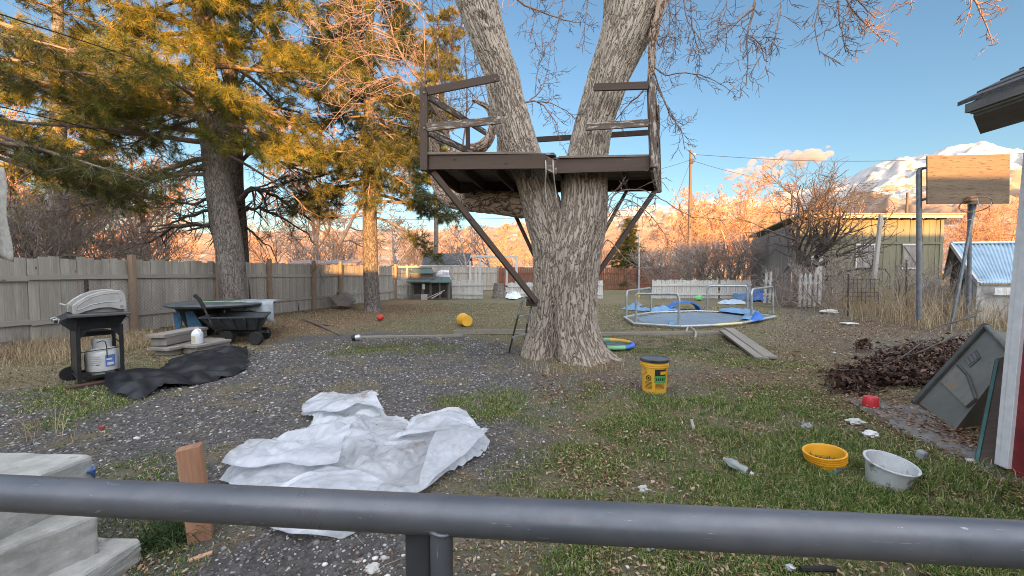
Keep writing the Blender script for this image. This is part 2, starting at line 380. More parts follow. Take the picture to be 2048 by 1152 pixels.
# ---- loose cover: blades, leaves, pebbles (nobody could count them)
def scatter(n, rmin, rmax, th=57):
    r = RNG.uniform(rmin, rmax, n); t = RNG.uniform(R(-th), R(th), n); return r*np.sin(t), r*np.cos(t), r
def blades(x, y, hgt, wid, lean, name, mt, label, cat, rbias=None, z0=None):
    n = len(x); z = zg(x, y) if z0 is None else z0; a = RNG.uniform(0, 2*PI, n); l = RNG.normal(0, lean, (n, 2)); h = hgt*RNG.uniform(.5, 1.25, n)
    wx, wy = np.cos(a)*wid/2, np.sin(a)*wid/2; b0 = np.stack([x, y, z-.004], -1); sd = np.stack([wx*np.ones(n), wy*np.ones(n), np.zeros(n)], -1)
    m1 = b0+np.stack([l[:, 0]*h*.4, l[:, 1]*h*.4, h*.6], -1); k = np.hypot(l[:, 0], l[:, 1]); e = b0+np.stack([l[:, 0]*h*1.2, l[:, 1]*h*1.2, h*np.clip(1.0-k*.45, .25, 1)], -1)
    V = np.stack([b0-sd, b0+sd, m1+sd*.75, m1-sd*.75, e], 1).reshape(-1, 3); o = np.arange(n)*5
    T = np.concatenate([np.stack([o, o+1, o+2], -1), np.stack([o, o+2, o+3], -1), np.stack([o+3, o+2, o+4], -1)])
    rn = RNG.random(n) if rbias is None else rbias
    ob = npmesh(name, V, T, mt, attr={'rnd': np.repeat(rn, 5)}); tag(ob, label, cat, kind='stuff'); return ob
MGRASS = rndmat('grass_blades', [(0, (.05, .10, .018)), (.45, (.12, .215, .04)), (.68, (.25, .31, .09)), (.82, (.38, .34, .15)), (1, (.45, .38, .22))], trans=.25, rough=.55)
x, y, r = scatter(480000, 1.0, 7.2); _, gr, _, _, _ = masks(x, y); keep = RNG.random(len(x)) < gr*1.1; x, y, r = x[keep], y[keep], r[keep]
tall = vnoise(x, y, 1.2, 9); right = np.clip((x-.6)/2.2, 0, 1)
blades(x, y, .020+.03*tall+.075*right*np.clip((5.2-r)/1.5, 0, 1)*tall, .003+.0007*r, .55, 'grass', MGRASS, 'short green grass growing in uneven tufts across the yard', 'grass')
# thin straw over the back yard
MSTRAW = rndmat('dry_straw', [(0, (.10, .08, .045)), (.4, (.27, .225, .14)), (.7, (.17, .18, .07)), (1, (.52, .44, .29))], trans=.15)
x, y, r = scatter(150000, 2.0, 17); gv, gr, lf, di, nd = masks(x, y); keep = RNG.random(len(x)) < np.clip(1-gv*.96-di*.6, 0.02, 1)*(.25+vnoise(x, y, 2, 4)); x, y, r = x[keep], y[keep], r[keep]
blades(x, y, .02+.0012*r, .003+.0011*r, .9, 'dry_stubble', MSTRAW, 'thin dry straw and stubble spread over the back yard', 'dry grass')
def leaves(x, y, size, name, mt, label, cat):
    n = len(x); z = zg(x, y); a = RNG.uniform(0, 2*PI, n); L = size*RNG.uniform(.5, 1.3, n); W = L*RNG.uniform(.35, .7, n); tl = RNG.normal(0, .25, (n, 3)); c_ = RNG.uniform(-.1, .55, n)
    ux = np.stack([np.cos(a), np.sin(a), tl[:, 0]], -1); uy = np.stack([-np.sin(a), np.cos(a), tl[:, 1]], -1); up = np.array([0, 0, 1.0])
    b0 = np.stack([x, y, z+.006+RNG.uniform(0, .012, n)], -1); k = lambda s_, t, h: b0+ux*(L*s_)[:, None]+uy*(W*t)[:, None]+up*(L*h)[:, None]
    V = np.stack([k(-.5, 0, 0*L), k(-.1, -.5, c_*.6), k(.5, 0, c_*.5), k(-.05, .5, c_*.6), k(0, 0, -.02)], 1).reshape(-1, 3); o = np.arange(n)*5
    T = np.concatenate([np.stack([o+4, o+i_, o+(i_+1) % 4], -1) for i_ in range(4)])
    ob = npmesh(name, V, T, mt, attr={'rnd': np.repeat(RNG.random(n), 5)}); tag(ob, label, cat, kind='stuff'); return ob
MLEAF = rndmat('fallen_leaves', [(0, (.10, .05, .03)), (.35, (.24, .14, .08)), (.7, (.36, .25, .155)), (1, (.50, .40, .28))], trans=.1, rough=.7)
x, y, r = scatter(190000, 1.1, 16); gv, gr, lf, di, nd = masks(x, y)
pr = np.clip(.13*(1-gv)+.42*np.clip((vnoise(x, y, 2.0, 8)-.54)*10, 0, 1)*(1-gv)+lf*1.3+gv*.02, 0, 1); hit = inpoly(x, y, gp((1180, 1075), (2048, 1115), (2100, 1300), (1150, 1300)), .1); pr = np.maximum(pr, hit*.4)
pr = np.maximum(pr, (vnoise(x, y, 1.9, 12) > .575)*(x > .3)*(r < 5.5)*.75); pr = np.maximum(pr, inpoly(x, y, gp((190, 1120), (290, 1080), (320, 1110), (300, 1200), (150, 1200)), .08)*.9)
pr = np.where((r > 6), pr*.6, pr)
keep = RNG.random(len(x)) < pr; x, y, r = x[keep], y[keep], r[keep]
leaves(x, y, np.where(x > .2, .024, .02)+.0012*r, 'leaf_litter', MLEAF, 'curled tan and brown fallen leaves scattered over the yard', 'leaves')
# pebbles
def pebbles(x, y, size, name, mt, label, cat):
    bm = bmesh.new(); bmesh.ops.create_icosphere(bm, subdivisions=1, radius=1); B = np.array([v_.co for v_ in bm.verts]); Fc = np.array([[v_.index for v_ in f.verts] for f in bm.faces]); bm.free()
    n = len(x); a = RNG.uniform(0, 2*PI, n); s = size*np.exp(RNG.normal(0, .35, n)); sc = np.stack([s, s*RNG.uniform(.6, 1, n), s*RNG.uniform(.35, .7, n)], -1)
    J = 1+RNG.normal(0, .12, (n, len(B), 1)); Q = B[None]*J*sc[:, None]; ca, sa = np.cos(a)[:, None], np.sin(a)[:, None]
    V = np.stack([Q[..., 0]*ca-Q[..., 1]*sa+x[:, None], Q[..., 0]*sa+Q[..., 1]*ca+y[:, None], Q[..., 2]+(zg(x, y)+s*.15)[:, None]], -1).reshape(-1, 3)
    T = (Fc[None]+(np.arange(n)*len(B))[:, None, None]).reshape(-1, 3)
    ob = npmesh(name, V, T, mt, attr={'rnd': np.repeat(RNG.random(n), len(B))}); tag(ob, label, cat, kind='stuff'); return ob
MPEB = rndmat('gravel_stones', [(0, (.05, .048, .048)), (.5, (.14, .133, .128)), (.85, (.28, .265, .25)), (1, (.50, .48, .45))], rough=.85)
x, y, r = scatter(62000, 1.0, 8.5); gv, gr, lf, di, nd = masks(x, y); keep = RNG.random(len(x)) < np.maximum(gv*.95, .03+di*.12)*(1-gr*.85); x, y, r = x[keep], y[keep], r[keep]
pebbles(x, y, .0045+.0011*r, 'gravel', MPEB, 'loose dark grey gravel stones with paler chips', 'gravel')
MPEB2 = rndmat('pale_stones', [(0, (.3, .28, .25)), (1, (.72, .70, .66))], rough=.8)
x, y, r = scatter(2600, 1.0, 5.5); gv, gr, lf, di, nd = masks(x, y); keep = RNG.random(len(x)) < gv*(.14+.8*(r < 2.0)); x, y, r = x[keep], y[keep], r[keep]
pebbles(x, y, .011+0*r, 'pale_pebbles', MPEB2, 'white and tan pebbles strewn among the dark gravel', 'pebbles')
# wispy dead stems and twigs lying on gravel
tw = TA(); x, y, r = scatter(900, 1.2, 7.5); gv, *_ = masks(x, y); x, y = x[gv > .3], y[gv > .3]
for a_, b_ in zip(x, y):
    an = RNG.uniform(0, PI); L = RNG.uniform(.03, .16); k = RNG.uniform(-.4, .4); z = float(zg(np.array([a_]), np.array([b_]))[0])+.008
    tw.add([(a_, b_, z), (a_+math.cos(an)*L*.5, b_+math.sin(an)*L*.5, z+.004), (a_+math.cos(an+k)*L, b_+math.sin(an+k)*L, z)], [.0018, .0018, .001], 3)
MTWD = rndmat('twig_debris', [(0, (.12, .09, .07)), (1, (.42, .35, .27))])
tag(tw.build('twig_debris', MTWD), 'small broken twigs and stems lying on the gravel', 'twigs', kind='stuff')

# ================================================================ HILLS AND SNOWY MOUNTAIN
def elev(px):  # skyline in photo pixels -> elevation ratio above the horizon
    xs_ = [-3000, -800, 0, 300, 640, 760, 900, 1000, 1060, 1200, 1260, 1320, 1400, 1500, 1600, 1690, 1740, 1800, 1850, 1900, 1950, 2000, 2048, 2300, 2700, 4000]
    ys_ = [490, 480, 470, 466, 462, 458, 462, 452, 438, 430, 418, 410, 405, 396, 385, 362, 338, 318, 312, 303, 291, 299, 305, 300, 340, 420]
    return (544-np.interp(px, xs_, ys_))/F
th = np.radians(np.linspace(-72, 72, 620)); rr = np.linspace(1500, 6900, 150)
TH, RR = np.meshgrid(th, rr); X = RR*np.sin(TH); Y = RR*np.cos(TH); pxs = 1024+F*np.tan(np.clip(TH, -1.2, 1.2))
top = elev(pxs)*6000*np.cos(TH)
u = np.clip((RR-1600)/(6000-1600), 0, 1.25); prof = np.where(u < 1, u**2.1, 1-(u-1)*1.5)
rid = 1-np.abs(vnoise(X+30000, Y+30000, 1/900, 21, 6)*2-1)
rid2 = 1-np.abs(vnoise(X+30000, Y+30000, 1/380, 22, 5)*2-1)
Z = top*prof*(1+(rid-.75)*.75*(1-np.clip(u, 0, 1)**6)*1.0+(rid2-.75)*.42*(1-np.clip(u, 0, 1)**10*.6)) - 3 - 8*(1-u).clip(0, 1)
nx, ny = len(th), len(rr); i, j = np.meshgrid(np.arange(nx-1), np.arange(ny-1)); q = (j*nx+i).ravel()
m, nt, b = nodes('hills'); v = coords(nt)
sp = N(nt, 'ShaderNodeSeparateXYZ'); nt.links.new(v, sp.inputs[0]); gm = N(nt, 'ShaderNodeNewGeometry'); sn = N(nt, 'ShaderNodeSeparateXYZ'); nt.links.new(gm.outputs['Normal'], sn.inputs[0])
scr = tex(nt, coords(nt, 'Object', (.005, .005, .010)), 1.0, 12, .86)
al = N(nt, 'ShaderNodeMapRange'); al.inputs[1].default_value = 480; al.inputs[2].default_value = 1250; nt.links.new(sp.outputs[2], al.inputs[0])
al2 = N(nt, 'ShaderNodeMath', operation='MULTIPLY', i_1=.36); nt.links.new(al.outputs[0], al2.inputs[0]); a1 = N(nt, 'ShaderNodeMath', operation='MULTIPLY_ADD', i_1=1.15); nt.links.new(scr, a1.inputs[0]); nt.links.new(al2.outputs[0], a1.inputs[2])
a2 = N(nt, 'ShaderNodeMath', operation='MULTIPLY_ADD', i_1=.35); nt.links.new(sn.outputs[2], a2.inputs[0]); nt.links.new(a1.outputs[0], a2.inputs[2])
rock = ramp(nt, tex(nt, coords(nt, 'Object', (.004, .004, .008)), 1, 8, .7), [(.35, (.17, .115, .08)), (.65, (.33, .22, .15))])
c = mixc(nt, ramp(nt, a2.outputs[0], [(.955, (0, 0, 0)), (.985, (1, 1, 1))]), rock, (.40, .39, .38))
nt.links.new(c, b.inputs['Base Color']); b.inputs['Roughness'].default_value = .95
hl = npmesh('hills', np.stack([X.ravel(), Y.ravel(), Z.ravel()], -1), np.stack([q, q+1, q+nx+1, q+nx], -1), m, smooth=True)
tag(hl, kind='structure')
# ================================================================ growing branches
def rot_about(d, ang, rnd):
    o = d.orthogonal().normalized(); o = Matrix.Rotation(rnd, 3, d) @ o
    return (Matrix.Rotation(ang, 3, o) @ d).normalized()
def grow(ta, p, d, L, r, lv, mx, cfg, tips=None):
    seg = cfg.get('seg', .16)*(1.0 if lv else 1.6); n = max(3, min(9, int(L/seg))); pts = [p.copy()]; q = p.copy(); d = d.normalized()
    wd = cfg.get('wander', .22); up = cfg.get('up', .06)
    if hasattr(up, '__len__'): up = up[min(lv, len(up)-1)]
    for i in range(n):
        d = (d + Vector((random.gauss(0, wd), random.gauss(0, wd), random.gauss(0, wd)+up))).normalized(); q = q + d*(L/n); pts.append(q.copy())
    rm = cfg.get('rmin', .003); e = cfg.get('end', .35)
    rad = [max(rm, r*(1-(1-e)*k/n)) for k in range(n+1)]
    if lv == mx: rad[-1] = rm*.6
    ta.add([tuple(a) for a in pts], rad, 7 if lv == 0 and r > .03 else (5 if r > .012 else 3))
    if tips is not None and lv >= mx-cfg.get('tipback', 0): tips.append((pts[-1], d)); 
    if lv < mx:
        kk = cfg['kids']; kk = kk[min(lv, len(kk)-1)]
        for c_ in range(kk):
            t = cfg.get('t0', .25)+(1-cfg.get('t0', .25))*(c_+random.random())/kk; k = min(n-1, int(t*n)); f = t*n-k; f = max(0, min(1, f))
            b_ = pts[k].lerp(pts[k+1], f); dd = (pts[k+1]-pts[k]).normalized()
            grow(ta, b_, rot_about(dd, R(random.uniform(*cfg.get('ang', (30, 65)))), random.uniform(0, 6.28)), L*cfg.get('ratio', .55)*random.uniform(.7, 1.25)*(1.15-.45*t), max(rm, rad[k]*cfg.get('rr', .55)), lv+1, mx, cfg, tips)
def smooth_pts(pts, k=4):
    p = [Vector(a) for a in pts]; out = []
    for i in range(len(p)-1):
        a, b_, c_, d_ = p[max(i-1, 0)], p[i], p[i+1], p[min(i+2, len(p)-1)]
        for j_ in range(k):
            t = j_/k; out.append(.5*((2*b_)+(c_-a)*t+(2*a-5*b_+4*c_-d_)*t*t+(3*b_-a-3*c_+d_)*t**3))
    out.append(p[-1]); return out
def spray(ta, pts, r0, r1, kids, cfg, L=.5, mx=1, tips=None, n=6):
    sp_ = smooth_pts(pts); m_ = len(sp_)
    sp_ = [a+Vector((random.gauss(0, 1), random.gauss(0, 1), random.gauss(0, 1)))*r0*.35 if 0 < i_ < m_-1 else a for i_, a in enumerate(sp_)]
    rad = [r0+(r1-r0)*i_/(m_-1) for i_ in range(m_)]; ta.add([tuple(a) for a in sp_], rad, n)
    for c_ in range(kids):
        t = .12+.88*(c_+random.random())/kids; k = min(m_-2, int(t*(m_-1))); dd = (sp_[k+1]-sp_[k]).normalized()
        grow(ta, sp_[k], rot_about(dd, R(random.uniform(25, 70)), random.uniform(0, 6.28)), L*random.uniform(.5, 1.3)*(1.2-.5*t), max(cfg['rmin'], rad[k]*.45), 0, mx, cfg, tips)
    if tips is not None: tips.append((sp_[-1], (sp_[-1]-sp_[-2]).normalized()))

# ================================================================ THE BIG TREE
MBARK = bark('old_bark', (.31, .265, .215), (.455, .395, .325), su=15, sv=2.4, amp=.021, crack=(.17, .13, .10))
BT = thing('old_tree', 'massive grey forked tree with deeply furrowed bark carrying the treehouse platform', 'tree', G(1130, 735))
def stem(keys, name, parent, mt, nseg=170, dz=.013, flare=None, ncam=None):
    """keys = (px, py, radius px, Y) from base to top; horizontal rings"""
    K = [(P(a, b_, Y), r_*.95*Y/F) for a, b_, r_, Y in keys]
    z = [k[0].z for k in K]; zz = np.arange(z[0], z[-1], dz)
    def cs(v_):  # smooth interpolation
        v_ = np.array(v_); g = np.gradient(v_, z); i_ = np.clip(np.searchsorted(z, zz)-1, 0, len(z)-2); z0 = np.array(z)[i_]; h = np.array(z)[i_+1]-z0; t = (zz-z0)/h
        return (2*t**3-3*t**2+1)*v_[i_]+(t**3-2*t**2+t)*h*g[i_]+(-2*t**3+3*t**2)*v_[i_+1]+(t**3-t**2)*h*g[i_+1]
    cx, cy, cr = cs([k[0].x for k in K]), cs([k[0].y for k in K]), cs([k[1] for k in K])
    a = np.linspace(0, 2*PI, nseg+1); A, Zg = np.meshgrid(a, zz)
    lob = 1+.05*np.sin(3*A+Zg*1.3)+.04*np.sin(5*A-Zg*2.1)+.03*np.sin(8*A+Zg*3)
    Rr = cr[:, None]*lob
    if flare:
        for (ang, amt, hh, wdt) in flare:
            dd = (A-ang+PI) % (2*PI)-PI; Rr = Rr+amt*np.exp(-(dd/wdt)**2)*np.exp(-np.clip(Zg, 0, None)/hh)
    if ncam: Rr = ncam(A, Zg, Rr)
    Rr[:, -1] = Rr[:, 0]
    X_ = cx[:, None]+Rr*np.cos(A); Y_ = cy[:, None]+Rr*np.sin(A)
    n_, m_ = len(zz), nseg+1; i_, j_ = np.meshgrid(np.arange(nseg), np.arange(n_-1)); q_ = (j_*m_+i_).ravel()
    rm = float(cr.mean()); perimeter = round(2*PI*rm*12)/12
    uv = np.stack([Zg.ravel(), (A/(2*PI)*perimeter).ravel()], -1)
    return npmesh(name, np.stack([X_.ravel(), Y_.ravel(), Zg.ravel()], -1), np.stack([q_, q_+1, q_+m_+1, q_+m_], -1), mt, parent, uv=uv, smooth=True)
def knot(c_ang, zc, r_):
    def f(A, Zg, Rr):
        dd = ((A-c_ang+PI) % (2*PI)-PI)*.30; k = np.hypot(dd, (Zg-zc)*.75)/r_
        return Rr+.022*np.exp(-((k-1.25)/.35)**2)-.06*np.exp(-(k/.7)**4)
    return f
lk = [(1086, 748, 46, 6.35), (1088, 700, 42, 6.35), (1096, 650, 39, 6.35), (1101, 600, 39, 6.35), (1105, 550, 41, 6.35), (1105, 500, 42, 6.35), (1093, 450, 42, 6.33), (1080, 400, 40, 6.3), (1064, 350, 37, 6.3), (1043, 300, 39, 6.3), (1028, 250, 38, 6.3), (1014, 200, 36, 6.3), (1004, 150, 36, 6.3), (984, 100, 36, 6.3), (967, 50, 38, 6.3), (952, 0, 41, 6.3), (910, -100, 44, 6.3), (850, -260, 46, 6.3), (800, -380, 46, 6.3)]
rk = [(1166, 752, 62, 6.2), (1160, 700, 56, 6.2), (1148, 650, 50, 6.2), (1146, 600, 47, 6.2), (1147, 550, 48, 6.2), (1150, 500, 50, 6.2), (1162, 450, 50, 6.22), (1167, 400, 47, 6.25), (1169, 350, 46, 6.25), (1179, 300, 40, 6.25), (1189, 250, 39, 6.25), (1205, 200, 41, 6.25), (1221, 150, 44, 6.25), (1240, 100, 49, 6.25), (1258, 50, 54, 6.25), (1273, 0, 62, 6.25), (1286, -60, 76, 6.25), (1300, -160, 60, 6.25), (1320, -380, 50, 6.25)]
def kn2(A, Zg, Rr): return knot(-PI/2+.0, 5.03, .075)(A, Zg, knot(-PI/2+.75, 3.87, .06)(A, Zg, Rr))
tk = stem(lk, 'trunk', BT, MBARK, flare=[(PI, .03, .2, .5), (-PI*.62, .07, .14, .45), (PI*.6, .2, .3, .6), (-PI*.85, .05, .3, .3)], ncam=kn2)
tag(tk, 'left stem of the forked trunk, leaning left with two knot holes')
tk2 = stem(rk, 'trunk', BT, MBARK, flare=[(-PI*.5, .20, .12, .30), (-.25, .27, .10, .24), (-PI*.28, .09, .16, .25), (PI*.35, .2, .3, .5), (-PI*.72, .12, .4, .2)])
tag(tk2, 'right stem of the forked trunk, leaning right and the thicker of the two')
def limb_tube(keys, name, parent, mt, lab=None, n=40, k=14):
    pts = smooth_pts([P(a, b_, Y) for a, b_, r_, Y in keys], k); rr_ = np.interp(np.linspace(0, len(keys)-1, len(pts)), range(len(keys)), [r_*Y/F for a, b_, r_, Y in keys])
    t = TA(); t.add([tuple(p_) for p_ in pts], rr_, n); o = t.build(name, mt, parent)
    if lab: tag(o, lab)
    return o
MBARK2 = bark('limb_bark', (.30, .22, .17), (.46, .35, .27), su=8, sv=2.6, amp=.02, crack=(.09, .06, .045))
limb_tube([(1090, 418, 24, 6.45), (1050, 412, 25, 6.6), (1000, 406, 23, 6.9), (950, 402, 22, 7.3), (908, 398, 19, 7.9), (888, 390, 13, 8.3), (872, 365, 9, 8.6), (867, 310, 7, 8.7), (864, 240, 7, 8.7)], 'limb', BT, MBARK2, 'heavy low limb running back under the platform')
limb_tube([(880, 340, 10, 8.6), (903, 318, 12, 8.4), (935, 302, 13, 8.2), (960, 296, 12, 8.1), (979, 275, 9.5, 8.1), (986, 245, 7, 8.1), (975, 215, 5, 8.1), (945, 200, 3, 8.1)], 'limb', BT, MBARK2, 'hooked limb curling up behind the left railing')
limb_tube([(1010, 318, 16, 6.6), (1008, 290, 14, 6.75), (1006, 275, 11, 6.85), (1010, 268, 3, 6.9)], 'limb', BT, MBARK2, 'short stub limb behind the left stem')
limb_tube([(1330, -60, 12, 6.0), (1320, 0, 12, 6.0), (1312, 45, 9.5, 6.0), (1304, 90, 8, 6.0), (1304, 130, 7, 6.0), (1300, 172, 5, 6.0)], 'limb', BT, MBARK2, 'thin reddish limb hanging beside the right stem')
tw = TA(); TC = dict(rmin=.0034, kids=(5, 3), ratio=.5, wander=.26, up=(-.05, .02), ang=(30, 65), seg=.09, end=.4)
def S_(pts, Y, r0=.012, r1=.005, kids=9, L=.33, mx=1, cfg=TC): spray(tw, [P(a, b_, Y+random.uniform(-.05, .05)) for a, b_ in pts], r0, r1, kids, cfg, L, mx)
S_([(985, -60), (1035, 0), (1085, 24), (1140, 42), (1172, 44)], 6.0, .018, .006, 12)
S_([(1060, -60), (1075, -5), (1068, 40), (1062, 70)], 5.8, .008, .004, 9); S_([(1120, -50), (1125, 10), (1108, 70), (1085, 105)], 5.9, .009, .004, 8); S_([(1180, -60), (1175, 10), (1168, 60), (1155, 100)], 5.9, .008, .004, 7)
S_([(1050, 205), (1075, 202), (1098, 225), (1115, 255), (1120, 292)], 6.2, .014, .005, 9); S_([(1058, 203), (1082, 180), (1093, 150), (1100, 112)], 6.3, .010, .004, 9, .4)
S_([(1070, 203), (1100, 206), (1130, 220), (1152, 238)], 6.2, .009, .004, 8); S_([(1070, 190), (1075, 140), (1085, 90), (1082, 60)], 7.5, .008, .003, 9, .4)
S_([(1303, 128), (1330, 150), (1360, 146), (1400, 150), (1440, 168), (1470, 188)], 6.0, .011, .004, 11)
S_([(1304, 135), (1322, 185), (1340, 228), (1362, 262), (1370, 300)], 6.0, .012, .004, 13); S_([(1302, 150), (1330, 205), (1350, 240), (1372, 250)], 5.9, .010, .004, 9)
S_([(1300, 150), (1287, 180), (1262, 205), (1240, 228), (1228, 250)], 6.5, .016, .005, 10); S_([(1302, 120), (1312, 80), (1322, 95), (1335, 70)], 6.0, .01, .004, 8)
for a in (((1350, -40), (1352, 30), (1349, 80), (1346, 125)), ((1380, -40), (1385, 55), (1398, 105), (1398, 145)), ((1365, -40), (1372, 30), (1395, 70), (1410, 90)), ((1335, -20), (1340, 40), (1335, 70), (1322, 110))): S_(a, 5.7, .010, .004, 12, .32)
S_([(1522, -70), (1508, 20), (1494, 70), (1496, 125), (1492, 172)], 5.3, .017, .005, 18, .38); S_([(1508, 15), (1475, 45), (1445, 75), (1420, 100)], 5.3, .013, .004, 11); S_([(1500, 70), (1520, 90), (1530, 120), (1537, 122)], 5.3, .009, .004, 8)
S_([(1460, -50), (1455, 0), (1440, 30), (1437, 45)], 5.4, .008, .004, 10); S_([(1565, -40), (1560, 30), (1552, 60), (1548, 92)], 5.2, .009, .004, 10)
S_([(1645, -60), (1637, 10), (1630, 60), (1640, 110)], 5.0, .010, .004, 13, .3); S_([(1670, -60), (1678, 30), (1685, 70), (1692, 105)], 5.0, .011, .004, 14, .3); S_([(1675, -40), (1705, 22), (1735, 50), (1768, 82)], 5.0, .013, .004, 16, .3); S_([(1690, -20), (1720, 5), (1750, 35), (1772, 30)], 4.9, .011, .004, 12, .26)
S_([(1830, -50), (1825, -10), (1822, 8), (1826, 18)], 4.9, .006, .004, 5, .14); S_([(1925, -60), (1952, 5), (1970, 45), (1985, 88)], 4.7, .012, .004, 10, .22); S_([(1940, -40), (1942, 0), (1938, 25), (1930, 50)], 4.7, .008, .004, 6, .18); S_([(1955, 8), (1970, 5), (1985, 10), (1997, 12)], 4.7, .006, .004, 4, .14)
BR = dict(TC, rmin=.004, kids=(4, 2), ratio=.6)
S_([(1196, 545), (1208, 470), (1214, 425), (1228, 390), (1262, 378), (1300, 385), (1345, 412), (1392, 440)], 5.75, .013, .005, 9, .5, 1, BR)
S_([(1196, 520), (1215, 480), (1248, 515), (1280, 536), (1312, 533)], 5.8, .010, .005, 6, .35, 1, BR); S_([(1212, 440), (1245, 400), (1290, 420), (1330, 470), (1335, 495)], 5.8, .009, .004, 8, .4, 1, BR); S_([(1205, 470), (1203, 430), (1215, 395), (1240, 375)], 5.8, .008, .004, 7, .3, 1, BR)
for a, Y, r_ in (([(905, 310), (893, 250), (880, 150), (868, 50), (860, -40)], 8.6, .03), ([(925, 300), (934, 200), (930, 100), (920, -20)], 8.6, .022), ([(895, 330), (855, 250), (849, 120), (847, -20)], 8.2, .018), ([(900, 290), (868, 205), (840, 178), (800, 165), (740, 190)], 8.4, .02), ([(905, 290), (850, 180), (805, 115), (790, 80), (770, 20), (720, -40)], 8.5, .028), ([(870, 60), (840, 20), (880, -20), (930, -30)], 8.2, .012), ([(800, 120), (740, 110), (690, 130), (640, 180)], 8.5, .014), ([(790, 80), (730, 60), (670, 80), (600, 70)], 8.4, .014), ([(960, 205), (925, 160), (900, 90), (905, 0)], 8.3, .012), ([(980, 230), (950, 130), (955, 40), (960, -20)], 8.3, .011), ([(820, 150), (760, 160), (700, 200), (650, 260)], 8.6, .013), ([(840, 20), (790, -20), (740, 30), (700, 20)], 8, .01)):
    S_(a, Y, r_, .005, 17, .75, 1, dict(TC, up=(.04, .04), rmin=.0045, kids=(6, 3)))
MTWIG = mat('twig_bark', (.14, .095, .08), (.30, .21, .175), scale=9, bs=0)
tag(tw.build('crown', MTWIG, BT), 'bare drooping twigs of the forked tree')

# ================================================================ TREEHOUSE
MPAINT = wood('brown_paint', (.055, .037, .027), (.08, .056, .042), (.32, .28, .24), .66, rough=.7, bs=.35)
MPEEL = wood('peeling_paint', (.065, .045, .034), (.14, .11, .085), (.36, .32, .28), .53, rough=.85, bs=.6)
MDECK = wood('deck_boards', (.10, .08, .065), (.22, .18, .15), (.3, .27, .24), .6)
TH_ = thing('treehouse', 'brown painted wooden treehouse platform with open rails wedged in the forked tree', 'treehouse', G(1100, 690))
Zt = 2.95; Zb = 2.73
A0 = P(849, 347, 5.55); A0.z = Zb; A1 = Vector((.46, 5.5, Zb)); A2 = Vector((.62, 5.72, Zb)); A3 = Vector((1.93, 5.62, Zb)); B1 = Vector((2.50, 7.0, Zb)); B0 = Vector((-.95, 7.2, Zb))
def up_(v_, z): return Vector((v_.x, v_.y, z))
def bm_(name, a, b_, w_, t_, mt=MPAINT, side=None, parent=None, bev=.004, lab=None):
    o = MB().beam(a, b_, w_, t_, side).build(name, mt, parent or TH_, bevel=bev)
    if lab: tag(o, lab)
    return o
mz = (Zb+Zt-.02)/2; UP = (0, 0, 1)
bm_('beam', up_(A0, mz)+Vector((.06, 0, 0)), up_(A1, mz), .20, .045, MPAINT, UP)
bm_('beam', up_(A1, mz-.02)+Vector((.01, .03, 0)), up_(A2, mz-.03), .19, .04, MPEEL, UP); bm_('beam', up_(A2, mz-.01)+Vector((.0, 0, 0)), up_(A3, mz+.0)-Vector((.03, 0, 0)), .20, .045, MPAINT, UP)
bm_('beam', up_(A3, mz)+Vector((.02, .03, 0)), up_(B1, mz), .20, .045, MPEEL, UP); bm_('beam', up_(A0, mz)+Vector((0, .04, 0)), up_(B0, mz), .20, .045, MPAINT, UP); bm_('beam', up_(B0, mz), up_(B1, mz)-Vector((.03, 0, 0)), .20, .045, MPAINT, UP)
for k in range(1, 7):  # joists under the deck
    t = k/7; a = A0.lerp(A3, t); b_ = B0.lerp(B1, t); a = a.lerp(b_, .08); bm_('joist', up_(a, mz-.005), up_(b_, mz-.005)-Vector((0, .03, 0)), .16, .04, MPAINT, UP)
d = MB()
for k in range(11):  # deck planks running left to right
    t0 = (k+.5)/11; a = A0.lerp(B0, t0); b_ = A3.lerp(B1, t0); w_ = .148
    a = up_(a, Zt-.012); b_ = up_(b_, Zt-.012)
    if k == 0:
        d.beam(a-Vector((0, .05, 0)), Vector((.28, 5.55, Zt-.008)), .15, .03, (0, 1, 0)); d.beam(Vector((.66, 5.74, Zt-.012)), b_-Vector((.04, .02, 0)), .15, .03, (0, 1, 0))
    else: d.beam(a, b_, w_, .028, (0, 1, 0))
d.build('deck', MDECK, TH_, bevel=.003)
bm_('deck_board', (.25, 5.75, Zt+.03), (.60, 5.62, Zt+.0), .14, .03, MPEEL, (0, 1, 0), lab='loose short board lying askew at the notch')
bm_('post', up_(A0, Zb-.02)+Vector((0, -.03, 0)), P(848, 177, 5.5), .10, .09, MPAINT, (1, 0, 0), lab='left front post')
bm_('post', up_(A3, Zb+.04)+Vector((.02, -.045, 0)), P(1301, 160, 5.56), .085, .09, MPEEL, (1, 0, 0), lab='right front post with flaking paint')
bm_('post', up_(B1, Zb-.03)+Vector((.04, -.02, 0)), P(1313, 212, 6.95), .07, .09, MPEEL, (1, 0, 0), lab='right back post')
bm_('post', P(937, 322, 7.1), P(935, 246, 7.1), .07, .09, MPAINT, (1, 0, 0), lab='left back post')
Y0 = 5.46
bm_('rail', P(853, 183, Y0), P(997, 155, 5.9), .105, .04, MPAINT, UP, lab='top front rail at the left'); bm_('rail', P(853, 255, Y0), P(1001, 240, 5.88), .105, .04, MPEEL, UP)
bm_('rail', P(1188, 175, 5.80), P(1297, 171, 5.50), .10, .04, MPAINT, UP, lab='top front rail at the right'); bm_('rail', P(1172, 254, 5.80), P(1297, 246, 5.50), .10, .04, MPEEL, UP)
bm_('rail', P(855, 192, 5.62), P(1010, 290, 9.0).lerp(P(855, 192, 5.62), .35), .10, .04, MPEEL, UP); bm_('rail', P(855, 264, 5.62), P(958, 312, 7.12), .10, .04, MPEEL, UP)
bm_('rail', P(1000, 284, 7.1), P(1313, 264, 6.98), .09, .04, MPAINT, UP, lab='back rail')
